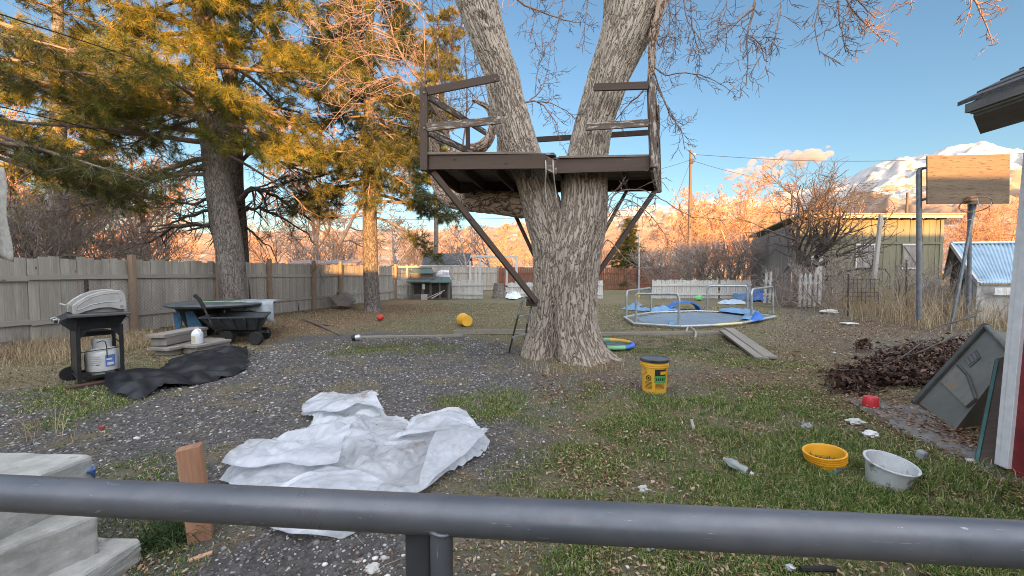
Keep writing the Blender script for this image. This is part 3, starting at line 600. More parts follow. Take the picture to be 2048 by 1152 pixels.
bm_('rail', P(1306, 175, 5.62), P(1315, 235, 6.9), .09, .04, MPEEL, UP); bm_('rail', P(1306, 250, 5.62), P(1315, 290, 6.9), .09, .04, MPEEL, UP)
bm_('brace', P(866, 345, 5.62), P(1072, 603, 5.82), .10, .075, MPAINT, (.3, -1, 0), lab='long diagonal brace from the left corner to the trunk foot')
bm_('brace', P(1028, 425, 7.0), P(1070, 515, 6.75), .085, .06, MPAINT, (0, 1, 0), lab='dark diagonal brace behind the trunk')
bm_('brace', P(1310, 382, 6.95), P(1192, 552, 6.4), .11, .07, MPAINT, (0, 1, 0), lab='right diagonal brace'); bm_('brace', P(1252, 384, 7.1), P(1205, 470, 6.6), .07, .05, MPEEL, (0, 1, 0))
MB().box(P(1064, 605, 5.86), (.16, .06, .11), rz=.3, ry=.1).build('brace_block', MPAINT, TH_, bevel=.004)
MROPE = mat('rope', (.5, .45, .4), (.66, .62, .56), scale=30, bs=.2)
for (a, b_) in ((1091, 1091), (1106, 1111)): MB().tube(smooth_pts([P(a, 321, 5.46), P(a+1, 345, 5.5), P(b_-1, 372, 5.75), P(b_+2, 395, 5.85)], 3), .008, 6).build('rope', MROPE, TH_, smooth=True)
# bolts on rails and posts
for (a, b_, Y) in ((990, 158, 5.83), (848, 185, 5.44), (848, 256, 5.44), (1301, 172, 5.5), (1301, 247, 5.5)):
    MB().lathe(P(a, b_, Y), [(.0, -.006), (.012, -.006), (.012, .004), (0, .006)], 8, Matrix.Rotation(PI/2, 3, 'X')).build('bolt', mat('bolt', (.2, .17, .15), (.35, .3, .28), metal=.6, bs=0) if 'bolt' not in D.materials else D.materials['bolt'], TH_)

# ================================================================ LADDER
MSTEEL = mat('dark_steel', (.07, .07, .072), (.17, .165, .16), scale=14, rough=.5, metal=.55, bs=.1, dirt=(.16, .09, .05), dirt_at=.62)
LD = thing('ladder', 'short dark metal ladder with a curled top leaning on the big trunk', 'ladder', G(1035, 700))
MB().tube(smooth_pts([G(1018, 705), P(1034, 640, 5.55), P(1045, 603, 5.7), P(1051, 594, 5.75), P(1058, 597, 5.78), P(1063, 606, 5.8)], 5), .014, 10).build('side_rail', MSTEEL, LD, smooth=True)
MB().tube([G(1048, 690), P(1055, 645, 5.85), P(1066, 600, 5.9)], .014, 10).build('side_rail', MSTEEL, LD, smooth=True)
for a, b_ in (((1034, 635), (1057, 630)), ((1025, 675), (1051, 668))): MB().beam(P(*a, 5.6), P(*b_, 5.84), .03, .022, UP).build('rung', mat('rung_steel', (.2, .2, .21), (.34, .34, .35), rough=.45, metal=.5) if 'rung_steel' not in D.materials else D.materials['rung_steel'], LD, bevel=.004)
# ================================================================ PINES
def needle_mesh(tufts, n, L, w_, name, mt, parent):
    k = len(tufts); c_ = np.array([tuple(t[0]) for t in tufts]); d_ = np.array([tuple(t[1]) for t in tufts])
    v_ = RNG.normal(0, 1, (k, n, 3)); v_ /= np.linalg.norm(v_, axis=2)[..., None]; v_ = v_*.8+d_[:, None]*.75; v_[..., 2] -= .12; v_ /= np.linalg.norm(v_, axis=2)[..., None]
    base = c_[:, None]-d_[:, None]*(RNG.random((k, n, 1))*L*1.1); ll = L*RNG.uniform(.6, 1.15, (k, n, 1)); tip = base+v_*ll; tip[..., 2] -= ll[..., 0]*.12
    s_ = np.cross(v_, RNG.normal(0, 1, (k, n, 3))); s_ /= np.linalg.norm(s_, axis=2)[..., None]; s_ *= w_/2
    V = np.stack([base-s_, base+s_, tip], 2).reshape(-1, 3); T = np.arange(len(V)).reshape(-1, 3)
    rn = np.clip(np.repeat(RNG.random(k), n*3)*.7+np.repeat(RNG.random(k*n), 3)*.3, 0, 1)
    return npmesh(name, V, T, mt, parent, attr={'rnd': rn})
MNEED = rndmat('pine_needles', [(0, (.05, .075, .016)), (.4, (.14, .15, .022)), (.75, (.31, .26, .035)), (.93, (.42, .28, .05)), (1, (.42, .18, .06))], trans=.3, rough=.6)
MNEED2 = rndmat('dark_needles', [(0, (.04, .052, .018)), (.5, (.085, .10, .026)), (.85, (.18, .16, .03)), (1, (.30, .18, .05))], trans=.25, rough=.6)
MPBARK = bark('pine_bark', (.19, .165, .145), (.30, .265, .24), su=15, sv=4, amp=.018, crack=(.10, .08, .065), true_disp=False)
MBRANCH = mat('dead_branches', (.15, .11, .09), (.32, .24, .19), scale=5, bs=0)
def pine_limb(ta, tufts, p, az, L, r, rise=.1, droop=.10, foliage=.45, dens=1.0):
    d_ = Vector((math.cos(az), math.sin(az), rise)).normalized(); n = 9; q_ = p.copy(); pts = [p.copy()]
    for i_ in range(n):
        d_ = (d_+Vector((random.gauss(0, .10), random.gauss(0, .10), random.gauss(0, .07)-droop*(1-i_/n)+.05*(i_/n)))).normalized(); q_ = q_+d_*(L/n); pts.append(q_.copy())
    ta.add([tuple(a) for a in pts], [r*(1-.85*i_/n)+.004 for i_ in range(n+1)], 6)
    nk = int(L*6.0*dens)
    for c_ in range(nk):
        t = .18+.82*(c_+random.random())/nk; k = min(n-1, int(t*n)); b_ = pts[k].lerp(pts[k+1], t*n-k); dd = (pts[k+1]-pts[k]).normalized()
        side = Vector((-dd.y, dd.x, 0)).normalized()*(1 if c_ % 2 else -1); l2 = L*.30*random.uniform(.5, 1.2)*(1.15-t*.6)
        d2 = (dd*.8+side*random.uniform(.5, 1.2)+Vector((0, 0, random.uniform(-.35, .25)))).normalized(); sub = [b_.copy()]; q2 = b_.copy()
        for i_ in range(4):
            d2 = (d2+Vector((random.gauss(0, .2), random.gauss(0, .2), random.gauss(0, .15)))).normalized(); q2 = q2+d2*l2/4; sub.append(q2.copy())
        ta.add([tuple(a) for a in sub], [.009, .007, .006, .005, .004], 4)
        live = t > foliage
        for i_ in range(1, 5):
            for e_ in range(2):
                d3 = rot_about((sub[i_]-sub[i_-1]).normalized(), R(random.uniform(25, 70)), random.uniform(0, 6.28)); l3 = random.uniform(.12, .32); e3 = sub[i_]+d3*l3
                ta.add([tuple(sub[i_]), tuple(sub[i_].lerp(e3, .5)+Vector((0, 0, -.01))), tuple(e3)], [.004, .0035, .003], 3)
                if live: tufts.append((e3, (d3+Vector((0, 0, .25))).normalized()))
        if live: tufts.append((sub[-1], d2))
def pine(label, keys, limbs, needle=(34, .17, .008), mt=MNEED, bm=MBRANCH, tm=None, group=None, name='pine_tree'):
    """keys=(px,py,rad px,Y); limbs=list of (z, az deg, L, foliage, rise)"""
    K = [(P(a, b_, Y), r_*Y/F) for a, b_, r_, Y in keys]; K[0][0].z = min(K[0][0].z, -.05)
    t = thing(name, label, 'pine tree', (K[0][0].x, K[0][0].y, 0), group)
    pts = smooth_pts([k[0] for k in K], 10); rr_ = list(np.interp(np.linspace(0, len(K)-1, len(pts)), range(len(K)), [k[1] for k in K])); rr_[0] *= 1.35; rr_[1] *= 1.22; rr_[2] *= 1.12
    tt = TA(); tt.add([tuple(a) for a in pts], rr_, 28); tt.build('trunk', tm or MPBARK, t)
    ta = TA(); tufts = []
    for z, az, L, fo, rise, *dn in limbs:
        k = min(range(len(pts)), key=lambda i_: abs(pts[i_].z-z)); p_ = pts[k].copy(); pine_limb(ta, tufts, p_, R(az), L, .012+.012*L, rise, foliage=fo, dens=dn[0] if dn else 1.0)
    ta.build('branches', bm, t); needle_mesh(tufts, *needle, 'needles', mt, t)
    return t, tufts
random.seed(21)
# golden pine in front of the left fence
lim = [(4.35, 182, 4.6, 1.1, .05, .8), (4.1, 165, 4.2, 1.1, -.02, .9), (3.9, 200, 3.5, 1.1, 0, .9), (4.7, 195, 4.6, .8, .05), (5.0, 170, 4.8, .5, .1), (5.3, 215, 4.2, .4, .1), (4.5, 20, 2.6, 1.1, -.2, .7), (5.0, -20, 2.6, .5, .0), (5.2, 10, 2.8, .45, 0), (4.7, -60, 1.8, .35, -.1), (5.6, -45, 2.6, .3, 0)]
for k in range(46):
    z = 5.2+4.6*k/46; lim.append((z, random.uniform(0, 360) if k % 3 else random.uniform(230, 320), random.uniform(1.4, 2.6) if k % 3 == 0 else random.uniform(2.4, 4.3), .28, random.uniform(-.1, .2)))
pine('tall pine with golden needles and a leaning bare lower trunk before the left fence', [(470, 650, 25, 10.5), (468, 600, 23.5, 10.5), (463, 530, 23.5, 10.5), (451, 450, 24.5, 10.5), (437, 370, 23, 10.5), (428, 300, 21, 10.5), (421, 230, 21, 10.5), (412, 150, 19, 10.5), (405, 60, 16, 10.5), (400, -40, 13, 10.5), (396, -220, 8, 10.5)], lim, needle=(44, .19, .009))
# neighbour's pine mostly outside the left edge, shaded boughs reach in
lim = [(z, az, L, .3, .02) for z, az, L in ((3.8, 15, 3.6), (4.1, -5, 4.0), (4.5, 30, 4.0), (4.9, -20, 3.8), (5.3, 10, 4.0), (5.8, 25, 3.6), (6.2, -10, 3.8), (4.6, -45, 3.0), (5.5, -35, 3.0), (6.6, 5, 3.4), (7.1, 20, 3), (4.2, 5, 3.0), (4.0, 30, 3.0))]
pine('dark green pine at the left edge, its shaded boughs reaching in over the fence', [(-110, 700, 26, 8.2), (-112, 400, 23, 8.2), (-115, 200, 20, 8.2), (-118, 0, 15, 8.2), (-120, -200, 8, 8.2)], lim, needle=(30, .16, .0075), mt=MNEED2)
# middle pine
lim = [(3.6, -10, 3.3, .3, .12, 1.3), (4.0, 15, 3.4, .3, .05, 1.3), (3.2, 5, 2.6, .4, .1, 1.2), (3.3, 175, 1.8, .6, 0), (4.2, -30, 2.9, .25, 0), (4.4, 190, 2.2, .6, 0)]
for k in range(84): lim.append((4.3+7*k/84, random.uniform(0, 360), random.uniform(1.6, 3.3)*(1-.25*k/84), .25, random.uniform(-.15, .15)))
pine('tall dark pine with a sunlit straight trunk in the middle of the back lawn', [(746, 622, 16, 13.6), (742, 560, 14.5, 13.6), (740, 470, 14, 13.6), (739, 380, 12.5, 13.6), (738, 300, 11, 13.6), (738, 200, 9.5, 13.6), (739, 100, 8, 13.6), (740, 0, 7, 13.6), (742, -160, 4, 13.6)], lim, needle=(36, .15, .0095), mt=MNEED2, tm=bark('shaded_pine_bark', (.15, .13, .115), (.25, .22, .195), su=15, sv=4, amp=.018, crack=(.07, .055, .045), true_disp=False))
lim = [(7.5+13*k/70, random.uniform(0, 360), random.uniform(1.0, 2.6)*(1-.3*k/70), .12, random.uniform(.1, .4)) for k in range(70)]
pine('slender sunlit pine rising beyond the fence left of the treehouse', [(872, 580, 4.5, 31), (873, 300, 4.5, 31), (875, 120, 3.5, 31), (877, 30, 2, 31)], lim, needle=(34, .24, .018))
lim = [(3.2+8*k/46, random.uniform(0, 360), random.uniform(1.6, 3.2), .2, random.uniform(-.1, .2)) for k in range(46)]
pine('yellow lit pine behind the left fence at the far left', [(120, 620, 16, 17), (118, 400, 14, 17), (116, 200, 11, 17), (116, -60, 6, 17)], lim, needle=(32, .2, .013))

# dense spruce right of the trunk
def spruce(label, px, Y, h, wd, seed):
    random.seed(seed); b_ = P(px, 560, Y); b_.z = 0; t = thing('spruce_tree', label, 'tree', b_); tt = TA(); tt.add([(b_.x, b_.y, -.1), (b_.x, b_.y, h*.5), (b_.x, b_.y, h)], [.16, .1, .02], 8); tt.build('trunk', MPBARK, t)
    ta = TA(); tf = []
    for k in range(150):
        z = .5+(h-.6)*(k/150)**1.0; L = wd/2*(1-z/h)**.8*random.uniform(.6, 1.15)+.15; az = random.uniform(0, 6.28); d_ = Vector((math.cos(az), math.sin(az), .1)); p_ = Vector((b_.x, b_.y, z)); e = p_+d_*L+Vector((0, 0, -.15*L)); ta.add([tuple(p_), tuple(p_.lerp(e, .5)+Vector((0, 0, .05))), tuple(e)], [.02, .012, .005], 4)
        for i_ in range(int(3+L*9)):
            f = random.uniform(.25, 1); tf.append((p_.lerp(e, f)+Vector((random.gauss(0, .12), random.gauss(0, .12), random.gauss(-.03, .08))), d_.normalized()))
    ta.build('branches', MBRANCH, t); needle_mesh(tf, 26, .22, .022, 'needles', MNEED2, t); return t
spruce('dark bushy spruce behind the red fence just right of the big trunk', 1256, 31, 5.6, 4.3, 3)

# ================================================================ BARE TREES
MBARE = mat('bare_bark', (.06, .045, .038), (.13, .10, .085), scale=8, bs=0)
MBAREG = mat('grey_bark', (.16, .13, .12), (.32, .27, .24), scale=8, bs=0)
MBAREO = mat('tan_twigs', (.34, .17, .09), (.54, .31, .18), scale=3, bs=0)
def bare_tree(label, base, h, r, cfg, mx=3, mt=MBARE, nstem=1, lean=(0, 0), spread=.25, group=None, name='bare_tree', cat='tree', crown_at=.25, kids0=9):
    base = Vector(base); t = thing(name, label, cat, base, group); tk_ = TA(); cr = TA()
    for s_ in range(nstem):
        d_ = Vector((lean[0]+random.gauss(0, spread)*(nstem > 1), lean[1]+random.gauss(0, spread)*(nstem > 1), 1)).normalized(); q_ = base+Vector((random.gauss(0, r)*(nstem > 1), random.gauss(0, r)*(nstem > 1), -.08)); pts = [q_.copy()]; n = 10
        for i_ in range(n):
            d_ = (d_+Vector((random.gauss(0, .08), random.gauss(0, .08), .03))).normalized(); q_ = q_+d_*h*.8/n; pts.append(q_.copy())
        rad = [r*(1.25 if i_ == 0 else 1)*(1-.8*i_/n) for i_ in range(n+1)]; tk_.add([tuple(a) for a in pts], rad, 9)
        for c_ in range(kids0):
            f = crown_at+(1-crown_at)*(c_+random.random())/kids0; k = min(n-1, int(f*n)); dd = (pts[k+1]-pts[k]).normalized()
            grow(cr, pts[k].lerp(pts[k+1], f*n-k), rot_about(dd, R(random.uniform(*cfg.get('ang0', (35, 70)))), random.uniform(0, 6.28)), h*cfg.get('l0', .42)*random.uniform(.75, 1.2)*(1.2-.6*f), rad[k]*.55, 0, mx, cfg)
    tk_.build('trunk', mt, t); cr.build('crown', mt, t); return t
# dark spreading tree just past the left fence (limbs traced, twigs grown)
random.seed(5)
t = thing('bare_tree', 'dark spreading bare tree with long arching limbs behind the golden pine', 'tree', (P(492, 560, 13).x, 13, 0))
tk_ = TA()
def lpoly(keys, Y): pts = smooth_pts([P(a, b_, Y) for a, b_, r_ in keys], 5); return pts, list(np.interp(np.linspace(0, len(keys)-1, len(pts)), range(len(keys)), [r_*Y/F for a, b_, r_ in keys]))
for keys in ([(486, 625, 17), (483, 560, 15), (478, 450, 14), (472, 370, 13), (468, 290, 15), (460, 200, 13), (465, 90, 10), (470, -20, 8)],):
    a_, r_ = lpoly(keys, 13); tk_.add([tuple(x_) for x_ in a_], r_, 18)
tk_.build('trunk', bark('dark_bark', (.10, .08, .07), (.19, .155, .135), su=12, sv=5, amp=.02, true_disp=False), t)
cr = TA(); DC = dict(rmin=.0065, kids=(5, 4), ratio=.55, wander=.26, up=(-.03, -.05), ang=(30, 70), seg=.2, end=.35)
for keys, Y, kd, L in (([(480, 452, 9), (424, 449, 8.5), (362, 452, 7.5), (308, 476, 6.5), (273, 492, 5), (225, 500, 3)], 12.6, 26, .95), ([(480, 420, 7), (417, 422, 7), (370, 437, 6), (320, 452, 4), (260, 452, 3)], 12.7, 20, .9), ([(478, 392, 6), (417, 398, 6), (386, 408, 5), (352, 404, 4), (331, 415, 3.5), (240, 401, 2.5)], 13.2, 20, .9), ([(478, 402, 9), (502, 377, 8), (523, 380, 7), (560, 401, 6), (600, 422, 5), (650, 465, 4), (690, 500, 2.5)], 12.8, 26, 1.0), ([(482, 428, 7), (499, 416, 7), (530, 420, 6.5), (560, 435, 6), (615, 470, 4.5), (645, 515, 3)], 13.1, 24, .95), ([(486, 450, 4), (510, 470, 3.5), (526, 486, 3), (545, 500, 2), (560, 540, 1.5)], 13, 9, .7), ([(470, 330, 7), (520, 300, 6), (570, 330, 5), (620, 350, 4), (680, 420, 2.5)], 13.4, 26, 1.1), ([(470, 350, 7), (400, 340, 6), (330, 350, 4.5), (260, 390, 3), (200, 440, 2)], 13.4, 28, 1.1), ([(465, 260, 6), (540, 220, 5), (610, 230, 4), (680, 290, 2.5)], 13.2, 24, 1.1), ([(465, 240, 6), (390, 220, 5), (300, 260, 4), (230, 330, 2.5)], 13.3, 26, 1.1), ([(462, 180, 6), (530, 120, 5), (600, 100, 4), (680, 140, 2)], 13, 24, 1.2), ([(468, 120, 5), (520, 40, 5), (590, 10, 4), (650, 40, 2.5)], 13, 20, 1.2)):
    spray(cr, [P(a, b_, Y+(.4 if i_ > 2 else 0)) for i_, (a, b_, r_) in enumerate(keys)], keys[0][2]*Y/F*.62, .010, kd, DC, L, 1)
cr.build('crown', MBARE, t)
# prototypes for repeats
cfgA = dict(rmin=.010, kids=(6, 5, 3), ratio=.55, wander=.2, up=(.10, .05, .02), ang=(25, 60), seg=.45, end=.35)
def repeat(o, x, y, s, rz, label):
    c_ = copy_tree(o); c_.location = (x, y, 0); c_.rotation_euler = (0, 0, rz); c_.scale = (s, s, s); c_['label'] = label; return c_
GT = 'bare winter trees beyond the fences'
random.seed(31); T1 = bare_tree('bare fork-limbed tree standing left of the coop behind the fence', (P(783, 560, 24).x, 24, 0), 5.4, .12, dict(cfgA, rmin=.009), 2, MBAREG, group=GT)
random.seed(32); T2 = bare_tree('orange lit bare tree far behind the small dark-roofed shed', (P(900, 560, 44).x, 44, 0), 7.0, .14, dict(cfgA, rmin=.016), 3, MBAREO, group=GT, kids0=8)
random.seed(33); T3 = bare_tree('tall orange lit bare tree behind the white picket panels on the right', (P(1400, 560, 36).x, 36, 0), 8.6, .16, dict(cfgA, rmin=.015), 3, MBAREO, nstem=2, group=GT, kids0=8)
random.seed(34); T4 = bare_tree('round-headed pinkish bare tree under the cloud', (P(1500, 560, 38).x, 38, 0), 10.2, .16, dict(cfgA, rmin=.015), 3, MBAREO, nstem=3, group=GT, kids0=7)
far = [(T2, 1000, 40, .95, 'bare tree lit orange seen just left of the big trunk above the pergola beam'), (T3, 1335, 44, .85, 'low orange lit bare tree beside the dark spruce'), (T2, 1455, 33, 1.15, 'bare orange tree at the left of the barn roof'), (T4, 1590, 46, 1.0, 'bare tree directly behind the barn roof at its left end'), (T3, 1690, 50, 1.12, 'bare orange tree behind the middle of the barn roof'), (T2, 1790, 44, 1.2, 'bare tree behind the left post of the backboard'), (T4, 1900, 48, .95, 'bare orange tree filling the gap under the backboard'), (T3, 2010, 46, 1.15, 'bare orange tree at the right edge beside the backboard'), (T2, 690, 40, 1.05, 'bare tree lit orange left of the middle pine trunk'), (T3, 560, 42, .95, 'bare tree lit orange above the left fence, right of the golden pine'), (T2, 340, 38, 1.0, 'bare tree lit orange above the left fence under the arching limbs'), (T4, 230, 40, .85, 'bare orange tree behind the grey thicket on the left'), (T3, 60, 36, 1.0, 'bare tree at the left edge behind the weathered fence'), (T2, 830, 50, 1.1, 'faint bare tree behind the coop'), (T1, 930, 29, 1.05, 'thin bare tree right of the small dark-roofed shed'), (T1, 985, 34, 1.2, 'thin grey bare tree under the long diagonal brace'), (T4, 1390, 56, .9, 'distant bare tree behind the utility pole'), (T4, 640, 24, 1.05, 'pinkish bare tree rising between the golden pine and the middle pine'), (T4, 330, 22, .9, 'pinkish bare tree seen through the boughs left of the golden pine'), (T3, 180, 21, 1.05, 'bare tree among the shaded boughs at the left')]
for k, (o, px, Y, s_, lb) in enumerate(far): repeat(o, P(px, 560, Y).x, Y, s_, k*1.37, lb)
# distant wood that reads as one mass
random.seed(41); fw = TA(); cf = dict(rmin=.02, kids=(6, 4), ratio=.55, wander=.2, up=(.1, .05), ang=(25, 60), seg=.7, end=.35)
for k in range(230):
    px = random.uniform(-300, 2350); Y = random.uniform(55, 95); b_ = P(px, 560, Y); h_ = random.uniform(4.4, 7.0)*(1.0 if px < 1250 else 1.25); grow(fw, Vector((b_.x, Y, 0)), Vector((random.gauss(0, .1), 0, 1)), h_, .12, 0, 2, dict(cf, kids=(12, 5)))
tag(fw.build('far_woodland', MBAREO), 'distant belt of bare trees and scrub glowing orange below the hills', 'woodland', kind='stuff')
# near bare tree in front of the barn
random.seed(55); bare_tree('dark many-stemmed bare tree in front of the barn beside the white pickets', (P(1592, 600, 16).x, 16, 0), 5.4, .16, dict(rmin=.008, kids=(6, 5, 3), ratio=.55, wander=.24, up=(.06, .03, .0), ang=(30, 65), seg=.25, end=.35, l0=.5, ang0=(40, 80)), 2, MBARE, nstem=3, spread=.24, kids0=11)
# shrubs
cS = dict(rmin=.006, kids=(7, 5), ratio=.6, wander=.22, up=(.12, .06), ang=(20, 55), seg=.22, end=.4, l0=.55, ang0=(20, 60))
GS = 'bare shrubs along the fences'; random.seed(61); MSHRUB = mat('shrub_twigs', (.20, .16, .14), (.40, .33, .28), scale=4, bs=0)
s1 = bare_tree('dense grey bare shrub behind the left end of the long fence', (P(70, 560, 10.5).x, 10.5, 0), 3.3, .05, cS, 1, MSHRUB, 7, spread=.4, group=GS, name='shrub', cat='shrub', kids0=12, crown_at=.1)
random.seed(62); s2 = bare_tree('tangled grey-brown shrub behind the right-hand white pickets', (P(1400, 560, 22).x, 22, 0), 3.2, .05, dict(cS, rmin=.009), 1, MSHRUB, 8, spread=.45, group=GS, name='shrub', cat='shrub', kids0=12, crown_at=.1)
random.seed(63); s3 = bare_tree('fine twiggy bush before the barn wall', (P(1655, 600, 13.5).x, 13.5, 0), 1.9, .03, dict(cS, rmin=.005), 1, MSHRUB, 6, spread=.4, group=GS, name='shrub', cat='shrub', kids0=7, crown_at=.05)
for k, (o, px, Y, s_, lb) in enumerate([(s1, 165, 11.5, 1.05, 'grey bare shrub behind the fence above the grill'), (s1, 250, 14, 1.0, 'grey bare shrub behind the fence left of the golden pine'), (s1, 10, 9.5, 1.15, 'grey bare shrub in the left corner behind the hanging cloth'), (s1, 640, 21, 1.1, 'bare shrub behind the fence right of the arching tree'), (s3, 1560, 15, .8, 'twiggy bush left of the dark many-stemmed tree'), (s2, 1330, 24, .95, 'tangled shrub right of the dark spruce'), (s2, 1460, 21, 1.05, 'tangled shrub behind the right end of the white pickets'), (s2, 1520, 23, 1.15, 'tangled shrub beside the barn corner'), (s3, 1790, 12, .9, 'twiggy bush left of the backboard post'), (s3, 1870, 11.5, .8, 'twiggy bush at the foot of the backboard post'), (s3, 1620, 15, .8, 'low twiggy bush beside the dark many-stemmed tree'), (s2, 1640, 30, 1.1, 'shrub hidden partly by the barn corner')]): repeat(o, P(px, 560, Y).x, Y, s_, k*2.1+.4, lb)
# tall dry weeds on the right and by the grill
MWEED = rndmat('dry_weeds', [(0, (.15, .105, .06)), (.5, (.36, .27, .16)), (1, (.60, .50, .33))], trans=.15)
def weeds(polys, n, h, w_, name, lb):
    X_ = []; Y_ = []
    for po, k_ in polys:
        xs_ = [a for a, b_ in po]; ys_ = [b_ for a, b_ in po]; x_ = RNG.uniform(min(xs_), max(xs_), k_*3); y_ = RNG.uniform(min(ys_), max(ys_), k_*3); cl = vnoise(x_, y_, 1.3, 77)
        ok = (inpoly(x_, y_, po, .25) > .5) & (cl > RNG.random(len(x_))*.7+.12); X_.append(x_[ok][:k_]); Y_.append(y_[ok][:k_])
    X_ = np.concatenate(X_); Y_ = np.concatenate(Y_); hh = h*(.45+1.0*vnoise(X_, Y_, .9, 70)); n_ = len(X_); z = zg(X_, Y_); a = RNG.uniform(0, 2*PI, n_); l = RNG.normal(0, .22, (n_, 2)); hh = hh*RNG.uniform(.5, 1.2, n_)
    sd = np.stack([np.cos(a)*w_/2, np.sin(a)*w_/2, 0*a], -1); b0 = np.stack([X_, Y_, z-.01], -1); V = []
    for f, wd in ((0, 1), (.35, .9), (.7, .7), (1, .1)):
        c_ = b0+np.stack([l[:, 0]*hh*(f**1.7)*1.3, l[:, 1]*hh*(f**1.7)*1.3, hh*f*(1-.25*f*np.hypot(l[:, 0], l[:, 1])*3)], -1); V += [c_-sd*wd, c_+sd*wd]
    V = np.stack(V, 1).reshape(-1, 3); o = np.arange(n_)*8; Q = np.concatenate([np.stack([o+i_, o+i_+1, o+i_+3, o+i_+2], -1) for i_ in (0, 2, 4)])
    tag(npmesh(name, V, Q, MWEED, attr={'rnd': np.repeat(RNG.random(n_), 8)}), lb, 'dry grass', kind='stuff')
weeds([(gp((1700, 640), (1780, 652), (1900, 668), (2040, 668), (2120, 640), (2000, 600), (1830, 598), (1700, 612)), 10500), (gp((1560, 612), (1700, 640), (1760, 610), (1600, 598)), 1800), (gp((2040, 668), (2100, 690), (2300, 640), (2100, 600)), 900)], 0, .98, .0075, 'tall_dry_weeds', 'tall straw-coloured weeds along the right side before the barn and tin-roofed shed')
weeds([(gp((-60, 735), (130, 730), (260, 705), (330, 690), (300, 672), (80, 690), (-60, 700)), 5200), (gp((330, 690), (420, 668), (400, 650), (300, 668)), 700), (gp((20, 885), (170, 895), (150, 850), (60, 850)), 70), (gp((1035, 722), (1110, 748), (1180, 745), (1250, 735), (1240, 745), (1110, 760), (1030, 735)), 420)], 0, .26, .0045, 'pale_grass', 'pale dry grass standing along the foot of the fence and around the trunk')
# grass tuft by the wooden stub
x_ = RNG.normal(0, .06, 420)+G(345, 1080).x; y_ = RNG.normal(0, .06, 420)+G(345, 1080).y
tag(blades(x_, y_, .13, .005, .75, 'grass_tuft', rndmat('dark_grass', [(0, (.02, .04, .015)), (1, (.07, .12, .04))], trans=.15), 'dark green grass tuft at the foot of the wooden stub', 'grass tuft'))
D.objects['grass_tuft'].pop('kind', None); D.objects['grass_tuft']['label'] = 'dark green grass tuft at the foot of the wooden stub'
# ================================================================ FENCES
MFENCE = wood('grey_fence', (.20, .185, .155), (.42, .385, .335), (.11, .095, .08), .68, bs=.5)
MPOST = wood('brown_post', (.20, .135, .09), (.33, .24, .17), bs=.5)
MFX = wood('fence_rail', (.24, .22, .19), (.36, .33, .29), bs=.4)
MPICK = wood('white_picket', (.36, .35, .33), (.56, .55, .52), (.24, .21, .18), .60, bs=.4)
MRED = wood('red_fence', (.13, .055, .035), (.22, .10, .065), (.1, .07, .06), .66)
def fence(label, pts, h, bw=.14, mt=MFENCE, name='wooden_fence', posts=None, pm=MPOST, rails=(.35, 1.25), gap=.004, side=-1, jit=.03, ph=.1, group=None, holes=()):
    pts = [Vector((a, b_, 0)) for a, b_ in pts]; t = thing(name, label, 'fence', pts[0], group); bd = MB(); rl = MB()
    tot = 0; off = jit
    for a, b_ in zip(pts, pts[1:]):
        d_ = b_-a; L = d_.length; d_.normalize(); n_ = Vector((-d_.y, d_.x, 0))*side; x_ = 0
        while x_ < L-.02:
            w_ = min(bw*random.uniform(.8, 1.12), L-x_); c_ = a+d_*(x_+w_/2)+n_*random.uniform(-.004, .004)
            if not any(lo < tot+x_ < hi for lo, hi in holes): bd.beam(c_+Vector((0, 0, .02+random.uniform(0, .02))), c_+d_*random.uniform(-.008, .008)+Vector((0, 0, h+random.uniform(-jit, jit))), w_-gap, .018, d_)
            x_ += w_
        for z in rails: MB().beam(a+n_*.035+Vector((0, 0, z+random.uniform(-.02, .02))), b_+n_*.035+Vector((0, 0, z+random.uniform(-.02, .02))), .04, .09, n_).build('rail', MFX if mt == MFENCE else mt, t)
        tot += L
    bd.build('boards', mt, t)
    for p_ in (posts if posts is not None else []):
        p_ = Vector((p_[0], p_[1], 0)); MB().beam(p_+Vector((0, 0, -.05)), p_+Vector((random.uniform(-.02, .02), 0, h+ph+random.uniform(-.03, .05))), .1, .1, (1, 0, 0)).build('post', pm, t, bevel=.004)
    return t
def fx(y): return -8.95+(y-6.3)*.2488
seg = [5.0, 7.2, 8.7, 10.6, 12.2, 14.0, 15.4, 17.0, 19.3]; random.seed(2)
fence('long grey weathered board fence running along the left side of the yard', [(fx(y_), y_) for y_ in seg], 1.60, .145, rails=(.42, 1.22), posts=[(fx(y_)+.10, y_) for y_ in seg[2:]], side=-1)
# brighter silvery end of the same fence line, then the back fences
fence('grey board fence at the back behind the chicken coop', [(-6.2, 20.4), (-6.2+.01, 28.0), (2.2, 29.2)], 1.68, .16, posts=[(-6.0, 24), (-3, 28.4), (-1, 28.7)], rails=(.4, 1.3), holes=())
fence('dark red picket-topped board fence across the back of the yard', [(-.9, 28.6), (3.8, 29.0), (6.5, 29.4), (12.5, 29.8)], 1.66, .15, MRED, posts=[(-.8, 28.5), (1.9, 28.7), (6.4, 29.2), (9.3, 29.5)], pm=MRED, rails=(.45, 1.25), jit=.06, gap=.02)
def pk(px, Y): return (P(px, 560, Y).x, Y)
GP = 'low white picket panels at the back'
fence('short white picket panel between the long fence and the coop', [pk(786, 19.6), pk(822, 19.6)], .92, .10, MPICK, 'picket_fence', posts=[], rails=(.25, .7), gap=.012, group=GP)
fence('white picket panel right of the coop beside the gate posts', [pk(904, 19.6), pk(966, 19.4)], .92, .10, MPICK, 'picket_fence', posts=[], rails=(.25, .7), gap=.012, group=GP)
fence('white picket panel just left of the big trunk behind the ladder', [pk(1011, 20.5), pk(1066, 20.5)], .78, .10, MPICK, 'picket_fence', posts=[], rails=(.25, .6), gap=.012, group=GP)
